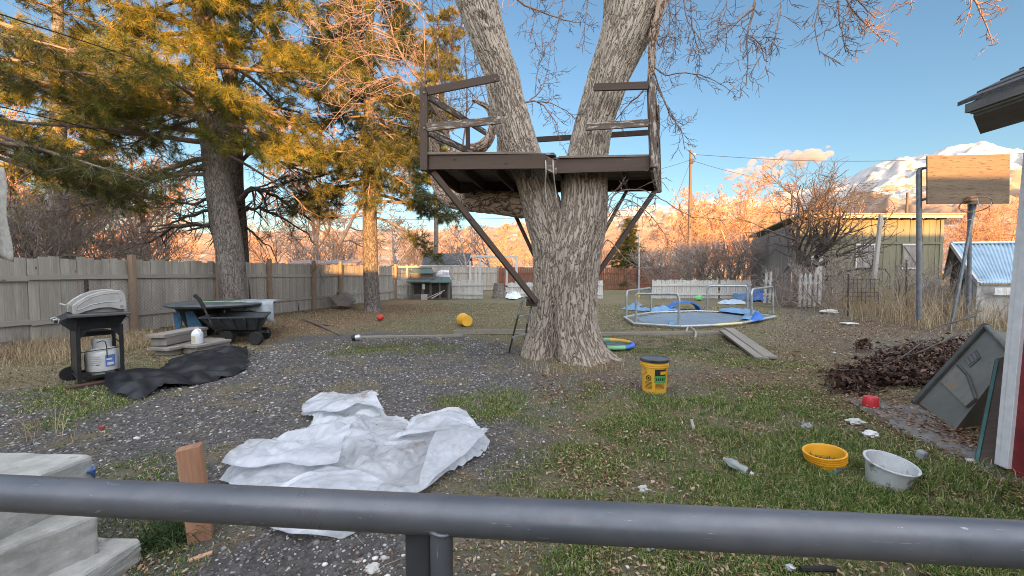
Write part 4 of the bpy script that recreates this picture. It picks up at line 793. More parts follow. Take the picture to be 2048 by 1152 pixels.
fence('narrow white picket panel just right of the big trunk', [pk(1188, 19.5), pk(1206, 19.5)], .92, .10, MPICK, 'picket_fence', posts=[], rails=(.25, .7), gap=.012, group=GP)
fence('long white picket panel behind the trampoline', [pk(1304, 19.6), pk(1503, 19.6)], .93, .11, MPICK, 'picket_fence', posts=[], rails=(.25, .7), gap=.014, group=GP, holes=((3.18, 3.34),))
def pointed(label, px0, px1, Y, h, bw, gapw, lean=0.0):
    x0, x1 = P(px0, 560, Y).x, P(px1, 560, Y).x; t = thing('picket_gate', label, 'gate', ((x0+x1)/2, Y, 0), 'pointed white picket gates before the barn'); m_ = MB(); x_ = x0
    while x_ < x1-bw*.5:
        dx = random.uniform(-.02, .02)+lean; m_.prism([(x_, Y, .05), (x_+bw, Y, .05), (x_+bw+dx, Y, h-.1), (x_+bw/2+dx, Y, h), (x_+dx, Y, h-.1)], (0, .02, 0)); x_ += bw+gapw
    m_.build('pickets', MPICK, t); MB().box(((x0+x1)/2, Y+.045, h*.3), (x1-x0, .04, .08)).build('rail', MPICK, t); MB().box(((x0+x1)/2, Y+.045, h*.72), (x1-x0, .04, .08)).build('rail', MPICK, t); return t
pointed('pointed white picket gate before the barn, right of the dark bare tree', 1598, 1644, 14.6, 1.3, .11, .07); pointed('leaning white picket section left of the dark bare tree', 1528, 1546, 16.4, 1.35, .1, .1, .05); pointed('broken white picket gate beside the tin-roofed shed', 1848, 1886, 12.2, 1.15, .1, .06, -.12)
# wire fence with steel posts in front of the boards
MPIPE = mat('rusty_steel', (.035, .028, .026), (.085, .06, .05), scale=20, rough=.8, bs=.2)
t = thing('chain_link_fence', 'rusty chain-link wire on dark steel posts in front of the grey board fence', 'fence', (fx(8.8)+.45, 8.6, 0)); wm = TA()
a = Vector((fx(7.4)+.5, 7.4, 0)); b_ = Vector((fx(14.2)+.5, 14.2, 0)); d_ = (b_-a).normalized(); L = (b_-a).length; st = .075
for k in range(int(-1.1/st), int(L/st)):
    for s_ in (1, -1):
        u0, u1 = (k*st, k*st+1.1) if s_ > 0 else (k*st+1.1, k*st); z0, z1 = .03, 1.13
        if u0 < 0: z0 += (0-u0)/(u1-u0)*1.1; u0 = 0
        if u0 > L: z0 += (u0-L)/(u0-u1)*1.1; u0 = L
        if u1 > L: z1 = z0+(L-u0)/(u1-u0)*(z1-z0); u1 = L
        if u1 < 0: z1 = z0+(u0)/(u0-u1)*(z1-z0); u1 = 0
        p0 = a+d_*u0; p1 = a+d_*u1; wm.add([(p0.x, p0.y, z0), ((p0.x+p1.x)/2, (p0.y+p1.y)/2, (z0+z1)/2), (p1.x, p1.y, z1)], [.0022]*3, 3)
wm.build('wire_mesh', mat('wire', (.12, .09, .08), (.25, .2, .18), rough=.6, bs=0), t)
for px, py0, py1, Y in ((172, 560, 604, 7.9), (369, 557, 616, 9.9), (496, 555, 616, 11.6), (591, 552, 624, 13.4)):
    top = P(px, py0, Y); bot = P(px+6, py1+20, Y); bot.z = -.05; MB().beam(bot, top, .05, .045, (1, 0, 0)).build('post', MPIPE, t, bevel=.003)

# ================================================================ BUILDINGS
MROOFD = mat('dark_shingle', (.05, .055, .06), (.11, .115, .12), scale=9, bs=.6, bscale=30, bd=.01)
MWALLG = wood('grey_siding', (.14, .12, .10), (.24, .21, .18))
def gabled(name, label, cat, x0, x1, y0, y1, hw, hr, wall, roof, ov=.25, ridge='x', extra=None):
    t = thing(name, label, cat, ((x0+x1)/2, (y0+y1)/2, 0)); MB().box(((x0+x1)/2, (y0+y1)/2, hw/2), (x1-x0, y1-y0, hw)).build('wall', wall, t)
    r_ = MB()
    if ridge == 'x':
        ym = (y0+y1)/2
        for s_ in (-1, 1):
            ye = ym+s_*((y1-y0)/2+ov); k = (hr-hw)/((y1-y0)/2); ze = hw-k*ov
            r_.prism([(x0-ov, ye, ze), (x1+ov, ye, ze), (x1+ov, ym, hr), (x0-ov, ym, hr)], (0, 0, .08))
        g_ = MB()
        for x_ in (x0+.001, x1-.031): g_.prism([(x_, y0, hw), (x_, y1, hw), (x_, ym, hr-.01)], (.03, 0, 0))
    else:
        xm = (x0+x1)/2
        for s_ in (-1, 1):
            xe = xm+s_*((x1-x0)/2+ov); k = (hr-hw)/((x1-x0)/2); ze = hw-k*ov
            r_.prism([(xe, y0-ov, ze), (xe, y1+ov, ze), (xm, y1+ov, hr), (xm, y0-ov, hr)], (0, 0, .08))
        g_ = MB()
        for y_ in (y0+.001, y1-.031): g_.prism([(x0, y_, hw), (x1, y_, hw), (xm, y_, hr-.01)], (0, .03, 0))
    g_.build('gable', wall, t); r_.build('roof', roof, t); return t
sh = gabled('garden_shed', 'small shed with a dark shingled roof and pale fascia behind the back fence', 'shed', P(850, 560, 31).x, P(932, 560, 31).x, 31, 33.6, 2.0, 2.75, MWALLG, MROOFD)
MB().box((P(891, 560, 31).x, 30.72, 1.80), (3.9, .03, .12)).build('fascia', mat('fascia_white', (.5, .5, .48), (.6, .6, .58), bs=0), sh)
MTIN = mat('tin', (.22, .25, .29), (.38, .42, .46), scale=3, rough=.5, metal=.3, bs=0)
for a, b_, lb in ((575, 715, 'low rusty-edged metal lean-to roof behind the left fence'),):
    t = thing('lean_to', lb, 'shed', (P(640, 560, 18.5).x, 18.5, 0)); MB().prism([(P(a, 560, 17.8).x, 17.8, 1.66), (P(b_, 560, 17.8).x, 17.8, 1.66), (P(b_+10, 560, 19.5).x, 19.5, 1.86), (P(a+25, 560, 19.5).x, 19.5, 1.86)], (0, 0, .04)).build('roof', mat('lean_tin', (.2, .22, .27), (.34, .3, .28), scale=2, bs=0, dirt=(.3, .13, .07), dirt_at=.5), t)
    for px in (585, 705): MB().box((P(px, 560, 18.6).x, 18.6, .86), (.1, .1, 1.72)).build('post', MPOST, t)
# barn ----------------------------------------------------------
MBARN = wood('barn_boards', (.13, .122, .082), (.21, .198, .138), (.12, .11, .085), .62, bs=.4)
MBARNG = wood('barn_side', (.17, .155, .14), (.29, .27, .245))
MWHITE = mat('chalky_white', (.42, .42, .40), (.62, .62, .6), scale=12, bs=.1)
bx0, bx1, by = 12.6, 19.2, 18.0; br = thing('barn', 'long yellow-green board barn with a thin tin roof and boarded windows', 'barn', (16, 18, 0)); random.seed(8)
m_ = MB(); x_ = bx0
while x_ < bx1: m_.box((x_+.145, by+random.uniform(0, .006), 1.83), (.284, .03, 3.66)); x_ += .29
m_.build('wall', MBARN, br); m_ = MB(); x_ = bx0
while x_ <= bx1: m_.box((x_, by-.022, 1.83), (.035, .016, 3.66)); x_ += .58
m_.build('batten', MBARN, br)
MB().box((15.9, by-.045, 2.62), (6.6, .03, .10)).build('trim_board', MBARN, br)
m_ = MB(); y_ = by+.03
while y_ < 20.9: m_.beam((bx0-.015, y_+.1, 0), (bx0-.015, y_+.1, 3.5-.18*(y_-by)), .192, .025, (0, 1, 0)); y_ += .2
m_.build('side_wall', MBARNG, br)
MB().prism([(bx0-.15, by-.45, 3.84), (bx1+.55, by-.45, 3.84), (bx1+.55, 21.3, 3.15), (bx0-.15, 21.3, 3.15)], (0, 0, .05)).build('roof', mat('barn_tin', (.25, .22, .16), (.4, .36, .26), bs=0), br)
MB().box(((bx0+bx1)/2, by-.40, 3.76), (bx1-bx0+1.0, .05, .13)).build('fascia', mat('barn_fascia', (.4, .34, .2), (.55, .46, .28), bs=0), br)
for k in range(13): MB().box((bx0+.1+k*.53, by-.2, 3.70), (.05, .4, .09)).build('rafter', MBARNG, br)
MDARK = mat('gap_shade', (.02, .018, .016), (.04, .035, .03), bs=0)  # near-black colour stands in for the shade inside openings
for px in (1729, 1822):
    c_ = P(px, 513, by-.03); wdw = MB().box((c_.x, by-.035, c_.z), (.72, .03, .98)).build('window', MBARNG, br)
    [MB().box((c_.x, by-.06, c_.z+q_), (.86, .05, .07)).build('frame', MWHITE, wdw) for q_ in (.53, -.53)]
    [MB().box((c_.x+q_, by-.06, c_.z), (.05, .04, .98)).build('frame', MWHITE if px < 1800 else MBARN, wdw) for q_ in (-.4, .4)]
    f_ = MB(); s_ = .33; f_.beam((c_.x-s_, by-.062, c_.z-.45), (c_.x+s_, by-.062, c_.z+.45), .06, .012, (1, 0, 0)); f_.beam((c_.x+s_, by-.075, c_.z-.45), (c_.x-s_, by-.075, c_.z+.45), .06, .012, (1, 0, 0)); f_.build('cross_brace', MBARNG, wdw)
c_ = P(1633, 530, by-.04); MB().box((c_.x, by-.04, c_.z), (.5, .03, .9)).build('window', MWHITE, br); MB().box((P(1883, 500, by).x-.05, by-.03, 1.83), (.14, .03, 3.66)).build('corner_board', MBARN, br)
# tin-roofed shed -----------------------------------------------
ts = thing('tin_roof_shed', 'small white-plastered shed with a corrugated pale blue tin roof', 'shed', (14.5, 12, 0))
E0 = P(1958, 566, 10.6); E1 = P(2110, 566, 10.9); R0 = P(1906, 488, 12.6); R1 = P(2120, 486, 12.9); BK = P(1889, 556, 14.4)
n_ = 150; V = []; Fq = []
for k in range(n_+1):
    f = k/n_; a = E0.lerp(E1, f); b_ = R0.lerp(R1, f); o = .018*math.sin(f*2*PI*26)
    for g in range(9): q_ = a.lerp(b_, g/8); V.append((q_.x, q_.y, q_.z+o))
Fq = [(k*9+g, (k+1)*9+g, (k+1)*9+g+1, k*9+g+1) for k in range(n_) for g in range(8)]
m_ = MB(); m_.add(V, Fq); rf = m_.build('roof', mat('blue_tin', (.24, .34, .42), (.36, .48, .58), scale=1.5, rough=.45, metal=.25, bs=0, dirt=(.20, .12, .08), dirt_at=.68, dscale=2.2), ts, smooth=True, angle=80)
sdm = rf.modifiers.new('thick', 'SOLIDIFY'); sdm.thickness = .012
MB().prism([R0+Vector((-.02, .02, .02)), R1+Vector((0, .02, .02)), R1+Vector((0, 1.9, -1.0)), BK+Vector((0, 0, .04))], (0, 0, .03)).build('back_roof', MTIN, ts)
MB().tube([R0+Vector((-.05, 0, .03)), R1+Vector((0, 0, .03))], .045, 8).build('ridge_cap', mat('ridge', (.4, .5, .58), (.5, .6, .68), rough=.4, metal=.3, bs=0), ts, smooth=True)
MPL = mat('old_plaster', (.30, .30, .29), (.46, .46, .45), scale=5, bs=.3, dirt=(.2, .19, .17), dirt_at=.6)
g0, g1, g2 = E0+Vector((.12, .15, -.05)), R0+Vector((.15, .05, -.08)), BK+Vector((.15, -.05, -.05))
MB().prism([(g0.x, g0.y, 0), (g2.x, g2.y, 0), tuple(g2), tuple(g1), tuple(g0)], (.08, -.03, 0)).build('gable_wall', MPL, ts)
MB().prism([(g0.x+.06, g0.y+.05, 0), (E1.x, g0.y+.2, 0), (E1.x, g0.y+.2, .98), (g0.x+.06, g0.y+.05, .98)], (0, .08, 0)).build('wall', MPL, ts)
mid = g2.lerp(g1, .5); MB().prism([(g2+Vector((-.03, -.02, -.9))), g2+Vector((-.03, -.02, -.05)), g1+Vector((-.03, -.02, -.1)), g1.lerp(g0, .35)+Vector((-.03, -.02, -.05)), g1.lerp(g0, .25)+Vector((-.03, -.02, -.8))], (.02, 0, 0)).build('opening_shade', MDARK, ts)
MB().beam(E0+Vector((-.04, -.02, -.02)), R0+Vector((-.06, 0, -.02)), .12, .04, UP).build('barge_board', MWHITE, ts); MB().beam(BK+Vector((-.04, 0, -.0)), R0+Vector((-.07, 0, -.03)), .12, .04, UP).build('barge_board', MBARNG, ts)
MB().box(((E0.x+E1.x)/2+.2, E0.y+.03, E0.z-.22), (2.0, .03, .2), rz=.03).build('hanging_board', MWHITE, ts)

# ---- unseen house added behind the camera, casts evening shadow; garage on the right
MHOUSE = mat('house_siding', (.36, .34, .31), (.42, .40, .37), scale=3, bs=.1)
def block(x0, x1, y0, y1, hw, hr, nm, par):
    MB().box(((x0+x1)/2, (y0+y1)/2, hw/2), (x1-x0, y1-y0, hw)).build(nm, MHOUSE, par); ym = (y0+y1)/2; r_ = MB()
    for s_ in (-1, 1):
        ye = ym+s_*((y1-y0)/2+.35); k = (hr-hw)/((y1-y0)/2); r_.prism([(x0, ye, hw-k*.35+.02), (x1, ye, hw-k*.35+.02), (x1, ym, hr), (x0, ym, hr)], (0, 0, .09))
    for x_ in (x0+.01, x1-.06): r_.prism([(x_, y0, hw), (x_, y1, hw), (x_, ym, hr)], (.05, 0, 0))
    r_.build('roof', MROOFD, par)
hs = thing('house', 'unseen house with block heights shaped to shade the yard, behind the rail and porch', 'house', (0, -9, 0))
block(2.15, 6.3, -12, -4.5, 5.6, 7.1, 'wall', hs); block(-14.5, -2.55, -12, -5.5, 4.6, 5.85, 'wall', hs); block(-2.55, 2.15, -11, -5.5, 1.95, 2.3, 'wall', hs); block(6.3, 33, -11, -5.5, 3.4, 4.12, 'wall', hs)
MGRED = mat('red_siding', (.16, .018, .022), (.24, .035, .04), scale=5, bs=.15, rough=.6)
MTRIM = mat('white_trim', (.62, .63, .66), (.74, .75, .78), scale=16, rough=.55, bs=.15, dirt=(.4, .38, .36), dirt_at=.72, dscale=9)
ga = thing('garage', 'dark red garage corner with white trim and a shingled eave at the right edge', 'garage', (3.3, 2.6, 0))
MB().prism([(3.262, -.9, .02), (3.262, 2.60, .02), (6.5, 2.60, .02), (6.5, -.9, .02)], (.10, 0, 2.29)).build('wall', MGRED, ga)
MB().beam((3.252, 2.588, .04), (3.352, 2.588, 2.31), .03, .048, (1, 0, 0)).build('corner_trim', MTRIM, ga, bevel=.003); MB().beam((3.285, 2.625, .04), (3.385, 2.625, 2.31), .09, .03, (1, 0, 0)).build('corner_trim', MTRIM, ga, bevel=.003)
m_ = MB(); e0, e1 = 2.93, 2.60; sl_ = .55
# roof deck, shingle courses stepping up, fascia, soffit
MSH = mat('shingles', (.045, .047, .052), (.10, .10, .105), scale=40, bs=.5, bscale=200, rough=.9)
for k in range(12):
    xa = 2.90+k*.135; za = 2.40+k*.135*sl_
    m_.prism([(xa, -1.0, za+.006), (xa+.17, -1.0, za+.006+.17*sl_*.88), (xa+.17, e1+.05+.012*(k % 2), za+.006+.17*sl_*.88), (xa, e1+.05+.012*(k % 2), za+.006)], (0, 0, .026))
m_.build('shingles', MSH, ga)
MFA = mat('grey_fascia', (.14, .14, .145), (.20, .20, .205), scale=6, rough=.6, bs=.1)
MB().prism([(2.93, e1, 2.36), (2.93, e1, 2.405), (4.6, e1, 2.405+1.67*sl_), (4.6, e1, 2.30+1.67*sl_)], (0, .03, 0)).build('rake_board', MFA, ga)
MB().box((2.92, .8, 2.375), (.03, 3.62, .055)).build('fascia', mat('dark_fascia', (.11, .11, .11), (.16, .16, .16), bs=0), ga)
MB().box((2.945, .8, 2.345), (.03, 3.60, .016)).build('drip_edge', mat('drip_edge', (.3, .3, .31), (.38, .38, .39), rough=.5, bs=0), ga)
MB().prism([(2.95, -1, 2.32), (2.95, 2.60, 2.32), (3.30, 2.86, 2.30), (3.30, -1, 2.30)], (0, 0, .02)).build('soffit', MFA, ga)
MB().box((3.115, 2.2, 2.304), (.32, .012, .012)).build('soffit_seam', MFA, ga)

# ================================================================ POLES AND WIRES
MPOLE = wood('pole_wood', (.11, .075, .052), (.18, .125, .088))
def pole(label, px, py, Y, r_, dx=0, cross=False, name='utility_pole'):
    tp = P(px, py, Y); t = thing(name, label, 'pole', (tp.x+dx, Y, 0)); MB().tube([(tp.x+dx, Y, -.1), tp.lerp(Vector((tp.x+dx, Y, 0)), .5), tp], [r_, r_*.85, r_*.7], 10).build('pole', MPOLE, t, smooth=True)
    if cross: MB().box((tp.x, Y-.12, tp.z-.9), (.25, .14, .35)).build('bracket', MPIPE, t); MB().box((tp.x+.22, Y-.12, tp.z-.35), (.22, .08, .08)).build('insulator', MWHITE, t)
    return t
pole('tall wooden utility pole right of the treehouse carrying thin wires', 1382, 300, 32, .15, cross=True); pole('dark wooden pole behind the left fence among the twigs', 283, 352, 24, .12); pole('distant wooden pole behind the barn roof', 1815, 385, 55, .2); 
MWIRE = mat('wire_black', (.015, .015, .015), (.03, .03, .03), bs=0)
def wire(lb, pts, r_=.008, k=6): o = MB().tube(smooth_pts(pts, k), r_, 5).build('wire', MWIRE, smooth=True); tag(o, lb, 'wire', 'overhead wires')
wire('black overhead wire crossing the upper left corner', [P(-120, -12, 4.5), P(0, 28, 5), P(230, 103, 7), P(420, 165, 10), P(640, 225, 14)], .009); wire('lower black overhead wire at the left below the first', [P(-150, 172, 5), P(0, 213, 6), P(200, 262, 9), P(430, 325, 13), P(560, 352, 18)], .009)
wire('thin wire running right from the utility pole above the barn', [P(1386, 309, 32), P(1600, 321, 31), P(1830, 320, 30), P(2140, 300, 29)], .018); wire('thin wire sloping down right from the utility pole', [P(1386, 322, 32), P(1500, 352, 36), P(1700, 385, 42), P(2100, 405, 48)], .016); wire('thin wire from the utility pole toward the treehouse corner', [P(1380, 320, 32), P(1340, 333, 30), P(1290, 345, 27)], .014)
wire('thin guy wire falling left from the utility pole', [P(1380, 325, 32), P(1362, 372, 31), P(1345, 412, 30)], .012); wire('faint distant wires seen left of the trunk', [P(560, 432, 40), P(800, 439, 41), P(1060, 436, 42), P(1300, 432, 42)], .018)
# tether pole with yellow ball
t = thing('tether_pole', 'thin pale metal pole standing left of the trampoline', 'pole', G(1277, 613)); b_ = G(1277, 613); MB().tube([b_, P(1278, 540, b_.y), P(1278, 468, b_.y)], [.03, .028, .025], 8).build('pole', mat('galvanised', (.34, .36, .36), (.5, .52, .52), rough=.4, metal=.5, bs=0), t, smooth=True)
# pergola beam
t = thing('pergola', 'weathered timber gate frame with a long top beam behind the yard', 'pergola', (P(960, 560, 22).x, 22, 0)); c_ = P(960, 513, 22); e_ = P(941, 514, 22); f_ = P(1036, 513, 22)
MB().box(((e_.x+f_.x)/2, 22, c_.z), (f_.x-e_.x, .12, .12)).build('beam', MPICK, t, bevel=.005)
for px in (960, 1033): MB().box((P(px, 560, 22).x, 22, c_.z/2-.04), (.13, .11, c_.z-.08)).build('post', MPICK, t)
MB().beam(P(962, 535, 21.95), P(975, 516, 21.95), .09, .05).build('brace', MPICK, t)
for px, h_ in ((940, 1.9), (951, 1.75), (1013, 1.6)): x_ = P(px, 560, 20.5).x; tag(MB().beam((x_, 20.5, -.03), (x_+.02, 20.5, h_), .11, .11, (1, 0, 0)).build('gate_post', MPICK, bevel=.006), 'pale timber gate post %s' % {940: 'rising from the picket panel right of the coop', 951: 'nearest the left side of the pergola post', 1013: 'at the left end of the pickets behind the ladder'}[px], 'post', 'pale gate posts')
# wire frame of the chicken run
MBAREW = wood('grey_lumber', (.26, .24, .21), (.40, .37, .33))
t = thing('chicken_run', 'grey timber and wire frame of the chicken run around the coop', 'enclosure', (P(860, 560, 20.5).x, 20.5, 0)); m_ = MB()
for px, h_, Y in ((788, 1.62, 19.8), (815, 1.66, 20), (905, 1.62, 20), (878, 1.72, 22), (832, 1.72, 22)): MB().beam((P(px, 560, Y).x, Y, 0), (P(px, 560, Y).x, Y, h_), .09, .09, (1, 0, 0)).build('post', MBAREW, t)
for a, b_, z, Y in ((788, 905, 1.58, 19.95), (788, 830, 1.5, 21.5)): MB().beam((P(a, 560, Y).x, Y, z), (P(b_, 560, Y).x, Y, z+.03), .05, .09, (0, 1, 0)).build('rail', MBAREW, t)
wm = TA(); x0, x1 = P(788, 560, 20.1).x, P(905, 560, 20.1).x
for k in range(40): x_ = x0+(x1-x0)*k/40; wm.add([(x_, 20.1, .1), (x_, 20.1, .8), (x_, 20.1, 1.55)], [.003]*3, 3)
for k in range(14): wm.add([(x0, 20.1, .1+k*.11), ((x0+x1)/2, 20.1, .1+k*.11), (x1, 20.1, .1+k*.11)], [.003]*3, 3)
wm.build('wire_mesh', mat('pale_wire', (.3, .3, .3), (.4, .4, .4), bs=0), t)
# ---- chicken coop
MGREENR = mat('green_shingle', (.055, .085, .078), (.11, .15, .14), scale=10, bs=.5, bscale=40, bd=.01); MCOOP = wood('coop_wood', (.09, .08, .07), (.17, .15, .13))
t = thing('chicken_coop', 'dark wooden chicken coop with stepped green shingled roofs', 'coop', (P(858, 597, 19.2).x, 19.4, 0)); X = lambda px, Y=19.2: P(px, 560, Y).x
MB().box(((X(820)+X(898))/2, 19.75, .45), (X(898)-X(820), .9, .90)).build('body', MCOOP, t)
MB().prism([(X(816), 19.0, .83), (X(862), 19.0, .83), (X(862, 20), 20.0, 1.06), (X(820, 20), 20.0, 1.06)], (0, 0, .05)).build('roof', MGREENR, t); MB().prism([(X(860), 19.02, .80), (X(903), 19.02, .80), (X(900, 20), 20.0, 1.03), (X(862, 20), 20.0, 1.03)], (0, 0, .05)).build('roof', MGREENR, t)
MB().box((X(843), 19.75, 1.1), (X(866)-X(823), .7, .42)).build('upper_box', MCOOP, t); MB().prism([(X(819), 19.3, 1.23), (X(867), 19.3, 1.23), (X(863, 20), 20.1, 1.50), (X(826, 20), 20.1, 1.50)], (0, 0, .05)).build('roof', MGREENR, t)
for px in (822, 846, 860, 879, 897): MB().box((X(px), 19.27, .42), (.07, .05, .84)).build('post', MCOOP, t)
for a, b_ in ((834, .52), (852, .52)): MB().box((X(a), 19.285, b_), (.34, .02, .5)).build('door', MDARK, t)
MB().box((X(878), 19.285, .45), (.7, .02, .7)).build('opening_shade', MDARK, t)
tag(MB().box((X(847), 19.2, .62), (.12, .03, .24)).build('feeder_tag', MWHITE, bevel=.004), 'small pale hanging panel on the front of the coop', 'panel')
tag(MB().box((X(851), 18.9, .13), (.26, .22, .26)).build('block', mat('concrete_block', (.3, .29, .28), (.42, .41, .4), bs=.2), bevel=.01), 'pale concrete block on the ground before the coop', 'block')
tag(MB().blob((X(886, 20.6), 20.6, 1.1), .33, (1.1, .7, 1.1), 3, .2, 4).build('white_sack', mat('sack', (.55, .55, .58), (.7, .7, .74), bs=.3), smooth=True), 'lumpy white sack behind the coop roof', 'sack')
m_ = MB(); m_.beam(P(863, 597, 18.9), P(884, 585, 19.1), .05, .05); m_.beam(P(850, 598, 18.8), P(890, 580, 19.2), .04, .03); tag(m_.build('fallen_branch', MBAREW), 'crooked pale branch leaning in front of the coop', 'branch')
# ---- basketball backboard
MPLY = wood('old_plywood', (.11, .08, .055), (.185, .135, .09), (.075, .058, .045), .55, bs=.3, knots=False); MPIPEG = mat('grey_pipe', (.12, .13, .14), (.22, .235, .25), scale=8, rough=.5, metal=.4, bs=.05)
t = thing('basketball_backboard', 'weathered plywood basketball backboard on steel pipes with a bent rusty rim', 'backboard', (9.3, 9.1, 0)); a0, a1 = P(1855, 312, 8.9), P(2020, 308, 8.9); b0, b1 = P(1855, 408, 8.9), P(2019, 407, 8.9)
MB().prism([b0, b1, a1, a0], (0, .03, 0)).build('board', MPLY, t)
m_ = MB(); m_.tube([P(1838, 640, 9.1), P(1838, 500, 9.1), P(1838, 342, 9.1), P(1842, 337, 9.08)], .05, 12); m_.build('post', MPIPEG, t, smooth=True)
for py in (337, 399): MB().tube([P(1838, py+1, 9.1), P(1850, py-1, 9.05), P(1858, py-1, 8.96)], .035, 10).build('arm', MPIPEG, t, smooth=True)
MB().tube([P(1937, 640, 9.25), P(1939, 500, 9.25), P(1940, 395, 9.2)], .04, 10).build('post', MPIPEG, t, smooth=True)
MB().beam(P(1899, 672, 9.0), P(1951, 400, 9.12), .05, .04).build('strut', MPIPEG, t)
MB().box(P(1943, 398, 8.82), (.16, .12, .10)).build('bracket', mat('rust', (.22, .11, .06), (.36, .2, .12), bs=.2), t, bevel=.01)
c_ = P(1949, 404, 8.6); ring = [c_+Vector((.24*math.cos(k*2*PI/24), .23*math.sin(k*2*PI/24)-.02, -.13*math.sin(k*2*PI/24+.6)-.06)) for k in range(25)]; MB().tube(ring, .011, 6).build('rim', D.materials['rust'], t, smooth=True)
nt_ = MB()
for k in (3, 8, 15, 20): nt_.tube([ring[k], ring[k]+Vector((random.uniform(-.06, .06), 0, -.14)), ring[(k+4) % 24].lerp(ring[k], .5)+Vector((0, 0, -.2))], .005, 4)
nt_.build('net', MROPE, t)
tag(MB().beam(P(1748, 560, 13), P(1762, 430, 13.2), .10, .08, (1, 0, 0)).build('leaning_plank', MBAREW), 'tall grey plank leaning up against the barn front', 'plank')
for px, py0, Y, lb in ((1697, 548, 12, 'thin dark steel stake among the twigs before the barn'), (1813, 520, 11.5, 'steel stake with a white tip left of the backboard post')): 
    b_ = P(px, 600, Y); b_.z = 0; o = MB().tube([b_, P(px, py0, Y)], .022, 6).build('steel_stake', MPIPE); tag(o, lb, 'stake')
m_ = MB()
for k in range(6): z = .45+k*.13; m_.box((P(1725, 560, 12.1).x, 12.1, z), (1.0, .012, .012))
for k in range(8): m_.box((P(1697, 560, 12.1).x+.02+k*.13, 12.1, .75), (.012, .01, .8))
tag(m_.build('wire_grid', MPIPE), 'rusty wire grid before the barn window', 'wire grid')
# grey cloth hanging at the very left
gr_ = 20; V = []
for j_ in range(gr_+1):
    for i_ in range(gr_+1):
        f = i_/gr_; g = j_/gr_; V.append(P(-90+f*(90+8+18*g+(3*math.sin(g*9) if i_ == gr_ else 0)), 335+(185+6*math.sin(f*7))*g, 5.6+.035*math.sin(f*16+g*1.5)*(.3+g)))
m_ = MB(); m_.add(V, [(j_*21+i_, j_*21+i_+1, (j_+1)*21+i_+1, (j_+1)*21+i_) for j_ in range(gr_) for i_ in range(gr_)]); o = m_.build('hanging_cloth', mat('grey_canvas', (.22, .21, .19), (.34, .33, .30), scale=14, bs=.3), smooth=True); sdm = o.modifiers.new('t', 'SOLIDIFY'); sdm.thickness = .008
tag(o, 'faded grey cloth hanging at the left edge above the fence', 'cloth')
x_ = P(-45, 560, 5.65).x; tag(MB().beam((x_, 5.68, -.05), (x_, 5.68, 3.1), .1, .1, (1, 0, 0)).build('cloth_post', MPOST), 'timber post at the left edge holding up the grey cloth', 'post')
